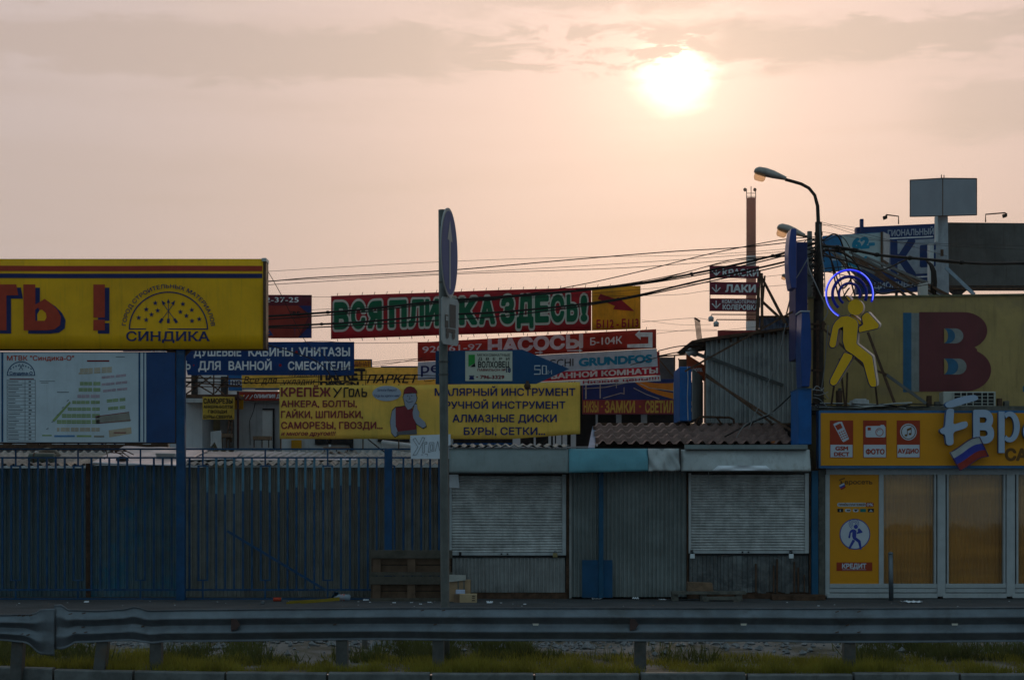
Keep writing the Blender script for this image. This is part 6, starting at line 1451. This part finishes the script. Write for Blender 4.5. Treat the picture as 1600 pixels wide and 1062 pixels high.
letter(t, rb, [('GSM', 1305, 1325, 697, 703, {'off': .045}), ('DECT', 1303, 1327, 706, 712, {'off': .045})], A, d=-.010)
m = icon(1348.5); m.flat([(1352.5, 667), (1354, 665.5), (1375, 665), (1376, 663.5), (1381, 663.5), (1382, 665.5), (1383.5, 667), (1383.5, 681.5), (1382, 683), (1354, 683), (1352.5, 681.5)], A, -.007); obj('camera_icon', m, wp, t)
m = MB(); ring2d(A, m, 1374, 674.8, 5.3, 6.3, 0, 360, -.010); ring2d(A, m, 1374, 674.8, 3.4, 4.0, 60, 190, -.010); m.frect(1355.5, 667.5, 1360.5, 672, A, -.010); obj('icon_detail', m, rb, t)
letter(t, rb, [('ФОТО', 1352.5, 1382, 701.5, 709, {'off': .045})], A, d=-.010)
m = icon(1401); disc2d(A, m, 1419.2, 674.5, 13, -.007); obj('audio_icon', m, wp, t)
m = MB(); ring2d(A, m, 1419.2, 674.5, 10.2, 11.4, 0, 360, -.010); m.flat([(1417, 670), (1424, 667), (1424, 670.5), (1417, 673.5)], A, -.010); line2d(A, m, [(1417.4, 670), (1417.4, 679)], 1, -.0105); line2d(A, m, [(1423.6, 668), (1423.6, 677)], 1, -.0105); disc2d(A, m, 1415.5, 679.8, 2.2, -.011, .8); disc2d(A, m, 1421.8, 677.8, 2.2, -.011, .8); obj('icon_detail', m, brn, t)
letter(t, rb, [('АУДИО', 1402.5, 1435.5, 701, 707.5, {'off': .045})], A, d=-.010)
lm = M('raised_letter_face', (.36, .44, .58), .45, var=.04); le = M('raised_letter_side', (.04, .12, .30), .5)
def raised(body, x0, x1, yt, yb, off):
    m = MB(); vs, fs = text2d(body, off, 0, 34); q = np.array(vs); sy = (yb - yt) / CAP; mn, mx_ = q[:, 0].min(), q[:, 0].max(); sx = (x1 - x0) / (mx_ - mn)
    pts = [A(x0 + (a - mn) * sx, yb - b * sy, -.10) for a, b in q]; extrude(m, pts, fs, .09, 1); obj('raised_letter', m, [lm, le], t, label='raised pale letter %s' % body)
def rounded(pts, r, n_=5):
    """outline with its corners rounded"""
    out_ = []; L = len(pts)
    for i in range(L):
        p, a, b = np.array(pts[i], float), np.array(pts[i - 1], float), np.array(pts[(i + 1) % L], float)
        da, db_ = a - p, b - p; ra = min(r, np.linalg.norm(da) * .45); rb_ = min(r, np.linalg.norm(db_) * .45); s_, e = p + da / np.linalg.norm(da) * ra, p + db_ / np.linalg.norm(db_) * rb_
        for k in range(n_ + 1): tt = k / n_; out_.append(tuple((1 - tt) ** 2 * s_ + 2 * tt * (1 - tt) * p + tt ** 2 * e))
    return out_
zc = 6.636
def zz(pts): return [(1380 + x / zc, 600 + y / zc) for x, y in pts]
m = MB(); m.prism([A(x, y, -.14) for x, y in rounded(zz([(640, 258), (718, 256), (712, 340), (705, 425), (815, 388), (850, 392), (862, 430), (830, 462), (706, 498), (712, 630), (640, 640), (622, 520), (590, 518), (566, 490), (580, 462), (622, 452), (630, 340)]), 5)], (0, .13, 0), 1); obj('raised_letter', m, [lm, le], t, label='raised brush-style letter')
m = MB(); m.prism([A(x, y, -.16) for x, y in rounded(zz([(615, 215), (640, 190), (760, 145), (860, 122), (935, 116), (965, 145), (955, 170), (830, 205), (700, 245), (640, 250)]), 4)], (0, .13, 0), 1); obj('raised_letter', m, [lm, le], t, label='raised slanting stroke over the first letter')
raised('В', 1518.5, 1551, 643.5, 690, .05); raised('о', 1596, 1642, 647, 690, .05)
# the r-shaped letter with a long stem
m = MB(); m.prism([A(x, y, -.10) for x, y in [(1558, 643), (1567.5, 643), (1567.5, 707.5), (1558, 707.5)]], (0, .09, 0), 1)
o_ = arc(1575.5, 667, 15.5, 24, 125, -125, 26); i_ = arc(1574.5, 667, 7.6, 16.5, -128, 128, 26)
m.prism([A(x, y, -.104) for x, y in o_ + i_], (0, .09, 0), 1); obj('raised_letter', m, [lm, le], t, label='raised pale letter with long stem')
letter(t, brn, [('САЛОН', 1570, 1660, 701, 718.5, {'off': .05})], A)
fl = []
def flp(u, v, d): # waving flag
    a, b, c_, e = np.array([1481, 707.]), np.array([1527, 683.]), np.array([1541, 713.]), np.array([1497, 735.])
    p = (a * (1 - u) + b * u) * (1 - v) + (e * (1 - u) + c_ * u) * v; p[1] -= 3.2 * math.sin(u * 3.14) * (1 if 1 else 0) - 1.5 * math.sin(u * 6.28); return A(p[0], p[1], d)
for k, c_ in enumerate((M('flag_white', (.40, .41, .42), .5), M('flag_blue', (.03, .04, .30), .5), M('flag_red', (.30, .03, .02), .5))):
    m = MB(); m.grid(lambda u, v: flp(u, (k + v) / 3, -.16), 14, 3); m.grid(lambda u, v: flp(1 - u, (k + v) / 3, -.10), 14, 3); obj('flag_stripe', m, c_, t)
m = MB(); pts = [flp(u, 0, -.165) for u in np.linspace(0, 1, 9)] + [flp(1, v, -.165) for v in (.5, 1)] + [flp(u, 1, -.165) for u in np.linspace(1, 0, 9)]; m.tube(pts, .008, 5, closed=True); obj('flag_rim', m, M('flag_rim_m', (.08, .03, .10), .5), t)
# bollard
t = thing('bollard', 'thin grey steel bollard standing in front of the phone shop panes', 'bollard', W(1391.5, 936, 32.6))
m = MB(); b = W(1392.5, 0, 32.6).x; m.tube([(b, 32.6, 0), (b - .01, 32.6, .80)], .041, 14); obj('tube', m, galv, t, smooth=True)
m = MB(); m.ell((b - .01, 32.6, .80), .048, .048, .03, 14, 6); obj('cap', m, galv, t, smooth=True)

# ------------------------------------------------------------------ walking man with glowing ring
YM = 33.35
t = thing('walking_man_sign', 'yellow cut-out walking man holding a phone below blue glowing rings', 'sign', W(1335, 605, YM))
ym = M('man_yellow', (.85, .45, .010), .45, var=.05); ye = M('man_side', (.85, .62, .52), .45, var=.1)
def cut(pts, d=.0, th=.16, name='body'):
    m = MB(); m.prism([W(x, y, YM + d) for x, y in pts], (.0, th, 0), 1); return obj(name, m, [ym, ye], t)
wk1 = lambda p: [(1240 + x / 3.539, 400 + y / 3.539) for x, y in p]
# the faces stand proud and the boxes run back to the right
def swell(pts, k):
    out_ = []; L = len(pts); ar = sum(pts[i - 1][0] * pts[i][1] - pts[i][0] * pts[i - 1][1] for i in range(L)); sg = 1 if ar > 0 else -1
    for i in range(L):
        ax, ay = pts[i - 1]; bx, by = pts[i]; cx, cy = pts[(i + 1) % L]; l1 = math.hypot(bx - ax, by - ay) or 1; l2 = math.hypot(cx - bx, cy - by) or 1
        nx = (by - ay) / l1 + (cy - by) / l2; ny = -(bx - ax) / l1 - (cx - bx) / l2; l = math.hypot(nx, ny) or 1; out_.append((bx + sg * nx / l * k, by + sg * ny / l * k))
    return out_
def cutout(name, pts, d):
    m = MB(); m.prism([W(x, y, YM + d + .012) for x, y in swell(rounded(pts, 2.2, 3), 1.2)], (.0, .03, 0)); obj('edge_trim', m, navy, t)
    m = MB(); m.prism([W(x, y, YM + d) for x, y in rounded(pts, 2.2, 3)], (.085, .2, .03), 1); obj(name, m, [ym, ye], t)
cutout('body', wk1(WALK['body']), 0); cutout('arm', wk1(WALK['arm']), .02); cutout('leg', wk1(WALK['leg']), .02)
m = MB(); c = W(1337, 480, YM - .02); pts = [c + Vector((.137 * math.cos(a), 0, .137 * math.sin(a))) for a in np.linspace(0, 6.2832, 33)[:-1]]; m.prism(pts, (.06, .18, .01), 1); obj('head', m, [ym, ye], t)
cutout('handset', wk1([(312, 326), (330, 328), (372, 362), (374, 380), (352, 372)]), .06); cutout('antenna', wk1([(288, 222), (296, 220), (318, 240), (308, 250)]), .03)
m = MB()
for a, b in (((1303, 603), (1299, 632)), ((1368, 604), (1371, 632)), ((1312, 560), (1320, 634)), ((1324, 582), (1322, 634))): m.bar(W(*a, YM + .12), W(*b, YM + .3), .03, .03)
obj('mount_bars', m, rust, t)
neon = bpy.data.materials.new('blue_neon'); neon.use_nodes = True; bb = neon.node_tree.nodes['Principled BSDF']; bb.inputs['Base Color'].default_value = (.1, .1, .6, 1); bb.inputs['Emission Color'].default_value = (.03, .04, 1, 1); bb.inputs['Emission Strength'].default_value = 1.0
core = bpy.data.materials.new('neon_core'); core.use_nodes = True; bb = core.node_tree.nodes['Principled BSDF']; bb.inputs['Emission Color'].default_value = (.06, .08, 1, 1); bb.inputs['Emission Strength'].default_value = 1.3
dn = M('unlit_ring_blue', (.01, .02, .28), .4, var=.1)
def ringtube(r, a0, a1, rad, mat_, name, Y=YM - .05, n_=48, cx=1327.3, cy=459.5):
    m = MB(); m.tube([W(cx + r * math.cos(R(a)), cy - r * 1.03 * math.sin(R(a)), Y) for a in np.linspace(a0, a1, n_)], rad, 8); return obj(name, m, mat_, t, smooth=True)
ringtube(36.3, -19, 244, .018, M('lit_ring_blue', (.01, .02, .45), .4, emit=.5), 'ring_channel')
ringtube(37.2, -14, 62, .009, core, 'neon_tube', YM - .09); ringtube(37.2, 62, 128, .010, neon, 'neon_tube', YM - .09); ringtube(37.2, 128, 242, .009, core, 'neon_tube', YM - .09)
ringtube(26.5, -22, 230, .027, dn, 'ring_channel'); ringtube(16.5, -22, 235, .024, dn, 'ring_channel')

# ------------------------------------------------------------------ overhead cables
CR = random.Random(77)
def smooth(pts, n_=10):
    out_ = []; P_ = [Vector(p) for p in pts]; P_ = [P_[0] * 2 - P_[1]] + P_ + [P_[-1] * 2 - P_[-2]]
    for i in range(1, len(P_) - 2):
        for k in range(n_): 
            t = k / n_; a, b, c, d = P_[i - 1:i + 3]; out_.append(.5 * ((2 * b) + (c - a) * t + (2 * a - 5 * b + 4 * c - d) * t * t + (3 * b - a - 3 * c + d) * t ** 3))
    out_.append(P_[-2]); return out_
def wire(label, pts, r, Y0, Y1=None, group='overhead cables', mat_=cable, bumps=0):
    Y1 = Y1 or Y0; n_ = len(pts); P_ = [W(x, y, Y0 + (Y1 - Y0) * i / (n_ - 1)) for i, (x, y) in enumerate(pts)]; m = MB(); q = smooth(P_, 14)
    m.tube(q, r, 5)
    if bumps:
        for i in range(bumps): c = q[int(CR.uniform(.05, .95) * len(q))]; m.ell(c, r * 2.2, r * 1.6, r * 1.6, 6, 4)
    return tag(obj('overhead_cable', m, mat_, loc=P_[0], smooth=True), label, 'cable', group)
sL = 'overhead cable in the sagging run between the yellow billboard and the cable-wrapped pole'
wire('thickest upper cable bundle sagging from the pole across the red banner', [(1278, 378), (1230, 394), (1100, 424), (960, 448), (800, 462), (690, 470), (560, 484), (415, 494), (200, 505)], .021, 35.1, 36.5, bumps=10)
wire('thick lower cable bundle crossing the fat green letters', [(1278, 392), (1230, 408), (1100, 437), (960, 468), (800, 486), (690, 492), (560, 503), (415, 510), (200, 518)], .019, 35.2, 36.3, bumps=8)
for pts, r in (([(1278, 384), (1240, 396), (1120, 424), (1000, 444), (860, 459), (690, 473), (560, 488), (415, 499)], .012), ([(1278, 396), (1225, 414), (1130, 435), (960, 470), (800, 492), (690, 500), (500, 511), (415, 512)], .012),
               ([(1278, 372), (1230, 379), (1150, 387), (1050, 393), (900, 405), (690, 423), (500, 433), (415, 440)], .010), ([(1278, 370), (1225, 374), (1160, 386), (1090, 401), (1000, 424), (900, 446), (760, 470)], .009),
               ([(1240, 399), (1150, 405), (1060, 428), (960, 446), (820, 462), (690, 476)], .008), ([(1240, 400), (1180, 404), (1115, 414), (1020, 438), (900, 452)], .007),
               ([(1265, 386), (1100, 398), (900, 402), (690, 409), (416, 424)], .004), ([(1265, 390), (1000, 410), (690, 427), (416, 439)], .005), ([(1265, 395), (1000, 417), (690, 429), (416, 445)], .006),
               ([(1245, 427), (1100, 442), (1000, 452), (820, 466), (600, 478), (485, 484)], .004), ([(1245, 444), (1110, 454), (1000, 462), (517, 464), (486, 462)], .004),
               ([(1111, 500), (1080, 497), (1003, 503)], .004), ([(1111, 507), (1060, 507), (1003, 500)], .003), ([(1120, 515), (1080, 515), (1026, 521)], .004), ([(1184, 510), (1110, 517), (1026, 516)], .003),
               ([(1100, 538), (1060, 541), (1028, 548)], .010), ([(1092, 546), (1060, 550), (1028, 556)], .010), ([(1098, 542), (1050, 552), (985, 570)], .008),
               ([(660, 560), (600, 564), (554, 570)], .006), ([(660, 563), (590, 568), (520, 577)], .006), ([(660, 559), (600, 570), (520, 580)], .005),
               ([(690, 534), (560, 536), (500, 533), (420, 538)], .005), ([(690, 590), (560, 594), (440, 598), (290, 596)], .010), ([(690, 587), (600, 585), (500, 588), (378, 592)], .008)):
    wire(sL if r > .0045 else 'hair-thin overhead wire against the sky near the banners', pts, r, 35.3 if r > .006 else 37, group='overhead cables' if r > .0045 else 'thin overhead wires')
wire('thin stay wire falling from the yellow billboard top corner behind the blue plumbing banner', [(413, 414), (438, 458), (478, 534), (510, 560), (545, 620)], .006, 33, 34.5, group='stay wires')
wire('thin wire drooping in a curve over the blue plumbing banner', [(415, 538), (450, 548), (490, 562), (512, 580), (520, 600)], .010, 33.0, 33.0, group='stay wires')
wire('black cord slanting down from the mustard banner to the roof pipes', [(575, 686), (590, 698), (604, 708)], .012, 33.2, 33.6, group='stay wires')
wire('thick black sagging cable crossing the digits billboard and the grey column', [(1282, 384), (1320, 388), (1370, 398), (1410, 402), (1470, 407), (1540, 412), (1640, 410)], .028, 35.2, 36.5, bumps=6)
wire('second thick black cable just under the first over the pale bank panel', [(1282, 392), (1330, 391), (1380, 400), (1440, 405), (1500, 411), (1640, 413)], .017, 35.3, 36.6, bumps=3)
for i in range(11):
    x0 = 1282 + CR.uniform(-6, 8); y0 = CR.uniform(374, 430); x1 = CR.uniform(1320, 1460); y1 = CR.uniform(400, 458)
    wire('looping black cable in the tangle right of the cable-wrapped pole', [(x0, y0), ((x0 * 2 + x1) / 3, y0 + CR.uniform(-6, 14)), ((x0 + 2 * x1) / 3, y1 + CR.uniform(-6, 18)), (x1, y1)], CR.choice([.008, .011, .016]), 35.3, 36.2, group='tangled cables at the pole')
for i in range(12):
    x0 = CR.uniform(1243, 1262); y0 = CR.uniform(378, 412); x1 = CR.uniform(1276, 1284); y1 = CR.uniform(372, 425)
    wire('short cable loop between the blue sign box and the cable-wrapped pole', [(x0, y0), ((x0 + x1) / 2, max(y0, y1) + CR.uniform(-10, 16)), (x1, y1)], CR.choice([.007, .011]), 35.0, 34.9, group='short cable loops at the pole')
gw = M('grey_cable', (.25, .25, .25), .6)
for pts, lab in (([(1262, 402), (1264, 420), (1275, 445), (1290, 478), (1293, 488), (1287, 500)], 'pale cable hanging from the pole down the corner of the yellow board'), ([(1281, 350), (1282, 380), (1284, 400), (1288, 425), (1289, 455)], 'pale cable running down the front of the street lamp pole'),
                 ([(1262, 404), (1250, 425), (1243, 436)], 'short pale cable slanting over the tall blue sign'), ([(1294, 508), (1291, 540), (1288, 575), (1283, 612)], 'pale blue-grey cable hanging down the yellow board by the man')):
    wire(lab, pts, .010, 33.9, 34.0, mat_=gw, group='pale hanging cables')
for pts, lab, r in (([(1246, 608), (1205, 645), (1175, 660), (1120, 688), (1095, 700)], 'twisted cable falling from the blue box sign to the tiled roof', .014), ([(1247, 610), (1215, 640), (1180, 655), (1160, 668), (1145, 695)], 'thinner pale cable falling beside the twisted cable to the tiles', .009), ([(1228, 505), (1215, 560), (1195, 610), (1170, 670)], 'dark wire drooping down the pale corrugated wall', .008)):
    wire(lab, pts, r, 34.6, 34.4, mat_=cable if r > .01 else gw, group='cables over the tiled roof')
for pts in ([(1284, 347), (1340, 362), (1480, 400)], [(1284, 350), (1400, 378), (1640, 392)], [(1284, 362), (1400, 378), (1640, 385)], [(1284, 352), (1310, 352), (1340, 356)]):
    wire('hair-thin wire spreading away from the street lamp pole over the billboards', pts, .004, 35.2, 40, group='hair-thin wires at the lamp')
for i in range(8):
    x = 1268 + CR.uniform(0, 4); y = CR.uniform(606, 640)
    wire('loose frayed cable end sprouting above the blue box sign', [(x, y), (x + CR.uniform(5, 14), y + CR.uniform(-8, 6)), (x + CR.uniform(12, 26), y + CR.uniform(-4, 22))], .007, 33.2, 33.3, mat_=gw if i % 2 else cable, group='frayed cable ends')

# ------------------------------------------------------------------ pallets, boxes, litter on the pavement
plw = M('pallet_wood', (.125, .078, .052), .85, var=.3, scale=7, bump=.4, bscale=70); plg = M('pallet_board', (.085, .075, .062), .9, var=.3, scale=7, bump=.4)
def pallet(label, x0, x1, y0, y1, Y):
    t = thing('pallet', label, 'pallet', W((x0 + x1) / 2, y1, Y), 'pallets stacked on edge')
    h = y1 - y0
    for a, b, mm_ in ((y0, y0 + h * .37, plg), (y1 - h * .02, y1 + h * .14, plg)): m = MB(); m.pbox(x0, a, x1 + .8, b, Y - .03, .04); obj('board', m, mm_, t, bevel=.004)
    for k in range(3): cx = x0 + 8 + k * (x1 - x0 - 20) / 2; m = MB(); m.pbox(cx - 3.5, y0 + h * .37, cx + 9, y1 - h * .02, Y - .005, .10); obj('block', m, plw, t, bevel=.004)
    for a, b in ((.38, .64), (.68, 1.0)): m = MB(); m.pbox(x0 + 2, y0 + h * a, x1 - 1, y0 + h * b, Y + .1, .03); obj('board', m, plw, t)
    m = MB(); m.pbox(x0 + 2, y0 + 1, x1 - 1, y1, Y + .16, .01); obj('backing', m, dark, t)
    return t
pallet('brown wooden pallet on edge, the top one of two by the sign pole', 578, 706, 859, 894, 32.4)
pallet('brown wooden pallet on edge, the bottom one of two by the sign pole', 577.5, 706, 900, 934.5, 32.38)
t = thing('cardboard_box', 'tall open cardboard box with a grey flap beside the pole foot', 'box', W(720, 939, 32.2))
m = MB(); m.pbox(692, 906, 735, 941, 32.25, .4); obj('body', m, card, t, bevel=.01); m = MB(); m.prism([W(700, 897, 32.3), W(728, 898, 32.3), W(728, 906, 32.22), W(700, 909, 32.2)], (0, .01, 0)); obj('flap', m, M('box_flap', (.26, .25, .23), .8), t)
m = MB(); m.pbox(715, 906, 717, 921, 32.23, .01); m.pbox(724, 906, 726, 921, 32.23, .01); obj('tape', m, greyw, t)
t = thing('cardboard_box', 'small pale cardboard box with dark side bars lying before the tall box', 'box', W(732, 943, 31.9))
m = MB(); m.pbox(718, 927.5, 745, 943, 31.95, .25); obj('body', m, M('light_cardboard', (.42, .30, .18), .8, var=.1), t, bevel=.008)
m = MB(); m.pbox(709, 928, 717.8, 943, 31.97, .2); obj('side_flap', m, wood, t)  # brown flap at the side of the pale box
m = MB(); [m.pbox(737.5, y, 742, y + 1.2, 31.945, .004) for y in (930, 933, 937)]; obj('print', m, black, t)
t = thing('paper_pack', 'small white-blue paper pack resting on the small cardboard box', 'paper', W(719, 927, 32.0)); m = MB(); m.pbox(712, 921, 726.5, 927.5, 32.1, .1); obj('pack', m, M('bluish_paper', (.42, .48, .66), .7), t, bevel=.008)
def crumple(px, py, w_, label, mat_=paper, hgt=.5, group='litter on the pavement'):
    Y = HC * F / (py - HY); r = w_ * Y / F / 2; m = MB(); rr = random.Random(int(px * 7)); c = W(px, py, Y)
    N_ = 9; m.grid(lambda u, v: (c.x + (u - .5) * 2 * r * (1 + .2 * math.sin(v * 9 + px)), Y + (v - .5) * 2 * r, max(.004, r * hgt * (abs(math.sin(u * 9 + px) * math.sin(v * 7 + px * 2)) + .15))), N_, N_)
    o = obj('litter', m, mat_, loc=c, thick=.002); o.name = 'paper_scrap'; return tag(o, label, 'litter', group)
for px, py, w_, lab in ((135, 941, 7, 'pale blue crumpled scrap before the fence at the dark upright'), (862, 933.5, 8, 'white crumpled paper lying before the sill of the ribbed-panel kiosk'), (916, 934.5, 11, 'white torn paper below the left edge of the blue sheet'), (932, 935.5, 13, 'flat dull paper below the blue downpipe'),
                     (948, 931.5, 8, 'upright white crumpled paper against the blue sheet'), (971, 932.5, 10, 'white folded paper just past the blue sheet'), (993, 936, 9, 'greyish scrap below the ribbed booth'), (1035, 936.5, 11, 'flat white scrap before the dark planks heap'),
                     (572, 938.5, 8, 'white crumpled paper beside the plastic bottle'), (616, 942, 5, 'tiny pale scrap under the pallets'), (643, 941.5, 4, 'tiny white scrap under the pallets'), (671, 941.5, 5, 'tiny bluish scrap at the pole side of the pallets'), (657, 944, 4, 'tiny grey scrap below the pallets'), (765, 942, 9, 'dull flat scrap right of the small cardboard box'), (783, 942, 3, 'tiny scrap beyond the dull flat one'), (820, 944, 4, 'tiny scrap alone before the kiosk'),
                     (1425, 941.5, 26, 'wide flat white sheet on the asphalt by the bollard'), (1279, 946.5, 3, 'tiny white dot of paper before the blue post'), (560, 940, 2.5, 'tiny white crumb left of the pallets'), (578, 940.5, 2.5, 'tiny white crumb touching the pallet corner')):
    crumple(px, py, w_, lab, hgt=.25 if w_ > 10 else .8)
rr = random.Random(9)
for i in range(60): crumple(rr.uniform(20, 1580), rr.uniform(938, 947), rr.uniform(1, 2.4), 'speck of litter scattered on the asphalt', hgt=.7, group='litter specks', mat_=rr.choice([paper, greyw, card]))
for k, (a, b) in enumerate((((448, 943), (528, 937)), ((452, 941.5), (505, 939.5)), ((470, 942.5), (530, 940)), ((500, 939), (533, 938)))):
    Ya, Yb = HC * F / (a[1] - HY), HC * F / (b[1] - HY); m = MB(); m.bar(W(*a, Ya) + Vector((0, 0, .015)), W(*b, Yb) + Vector((0, 0, .02 + .01 * k)), .035, .02); tag(obj('yellow_batten', m, M('yellow_batten_m', (.26, .18, .012), .6, var=.2), loc=W(*a, Ya)), 'thin yellow batten in the small heap on the asphalt', 'batten', 'yellow battens on the asphalt')
def can(px, py, label, ang, c_, L=.13, r=.033, cap=galv):
    Y = HC * F / (py - HY); c = W(px, py, Y); t = thing('drink_can', label, 'can', c); d = Vector((math.cos(ang), math.sin(ang), 0)); m = MB(); m.tube([c + Vector((0, 0, r)), c + Vector((0, 0, r)) + d * L], r, 14); obj('body', m, c_, t, smooth=True)
    m = MB(); m.tube([c + Vector((0, 0, r)) + d * L, c + Vector((0, 0, r)) + d * (L + .012)], [r * .98, r * .8], 14); obj('lid', m, cap, t)
    return t
can(427, 939, 'small red drink can lying before the fence', .2, redp); can(411, 943.5, 'silver drink can seen end-on near the red one', -1.5, galv, .1)
Y = 32.6; t = thing('plastic_bottle', 'big clear plastic bottle with a red and white label lying by the fence', 'bottle', W(536, 941, Y)); c = W(522, 938, Y)
pl = bpy.data.materials.new('clear_plastic'); pl.use_nodes = True; bb = pl.node_tree.nodes['Principled BSDF']; bb.inputs['Base Color'].default_value = (.35, .42, .5, 1); bb.inputs['Roughness'].default_value = .15; bb.inputs['Alpha'].default_value = .6
m = MB(); m.tube([(c.x, Y, .05), (c.x + .03, Y, .05), (c.x + .08, Y, .055), (c.x + .26, Y - .02, .055), (c.x + .28, Y - .02, .05)], [.015, .02, .055, .055, .04], 14); obj('body', m, pl, t, smooth=True)
m = MB(); m.tube([(c.x + .115, Y, .055), (c.x + .185, Y - .01, .055)], .0565, 14, cap=False); obj('label', m, redp, t); m = MB(); m.tube([(c.x + .142, Y - .002, .055), (c.x + .156, Y - .004, .055)], .0575, 14, cap=False); obj('label', m, whitep, t)
m = MB(); m.grid(lambda u, v: (W(518 + 16 * u, 0, 32.9).x, 32.75 + .2 * v, .02 + .13 * math.sin(u * 3.1) * (1 - v * .5) + .02 * math.sin(u * 20 + v * 9)), 12, 6); tag(obj('plastic_bag', m, M('blue_bag', (.03, .13, .25), .5), loc=W(526, 938, 32.8), thick=.002), 'crumpled dark blue plastic bag behind the bottle', 'bag')
# dark plank heap under the padlocked kiosk
t = thing('plank_bench', 'low dark board on blocks before the patched planks', 'bench', W(1112, 937, 32.5)); m = MB(); m.pbox(1050, 923.5, 1166, 928, 32.5, .3); obj('seat', m, greyw, t)
for x in (1050, 1094, 1150): m = MB(); m.pbox(x, 928, x + 10, 938, 32.55, .2); obj('leg', m, greyw, t)
m = MB(); m.pbox(1098, 932, 1158, 937, 32.2, .12); m.pbox(1100, 937, 1108, 940, 32.2, .12); m.pbox(1146, 937, 1156, 940, 32.2, .12); tag(obj('low_plank', m, greyw, loc=W(1128, 940, 32.2)), 'short grey plank on feet before the low dark board', 'plank')
m = MB(); m.prism([W(1075, 909, 32.6), W(1113, 910, 32.6), W(1115, 923.5, 32.6), W(1074, 923.5, 32.6)], (0, .25, 0)); tag(obj('wooden_crate', m, wood, loc=W(1095, 923, 32.6), bevel=.008), 'small brown wooden crate on the low dark board', 'crate')
m = MB(); m.pbox(1207, 929, 1290, 937, 32.7, .3); m.pbox(1240, 931, 1275, 938.5, 32.6, .2); tag(obj('rusty_plinth', m, rust, loc=W(1250, 937, 32.7)), 'long rusty beam on the ground under the padlocked kiosk', 'beam')
# trees and blocks of the town beyond, only glimpsed through gaps
for o_ in list(bpy.data.objects):
    if o_.type == 'MESH' and len(o_.data.polygons) == 0: bpy.data.objects.remove(o_)
# ------------------------------------------------------------------ evening haze
HZ = 0.00014
m = MB(); m.box(-760, 760, -170, 1600, -1.2, 250)
hm = bpy.data.materials.new('haze_air'); hm.use_nodes = True; nt = hm.node_tree; nt.nodes.clear()
pv = nt.nodes.new('ShaderNodeVolumePrincipled'); pv.inputs['Color'].default_value = (.92, .84, .80, 1); pv.inputs['Density'].default_value = HZ; pv.inputs['Anisotropy'].default_value = .3
ho = nt.nodes.new('ShaderNodeOutputMaterial'); nt.links.new(pv.outputs[0], ho.inputs['Volume'])
h = obj('haze', m, hm); h['kind'] = 'stuff'; h['label'] = 'pale evening haze softening the distant chimney'; h['category'] = 'haze'
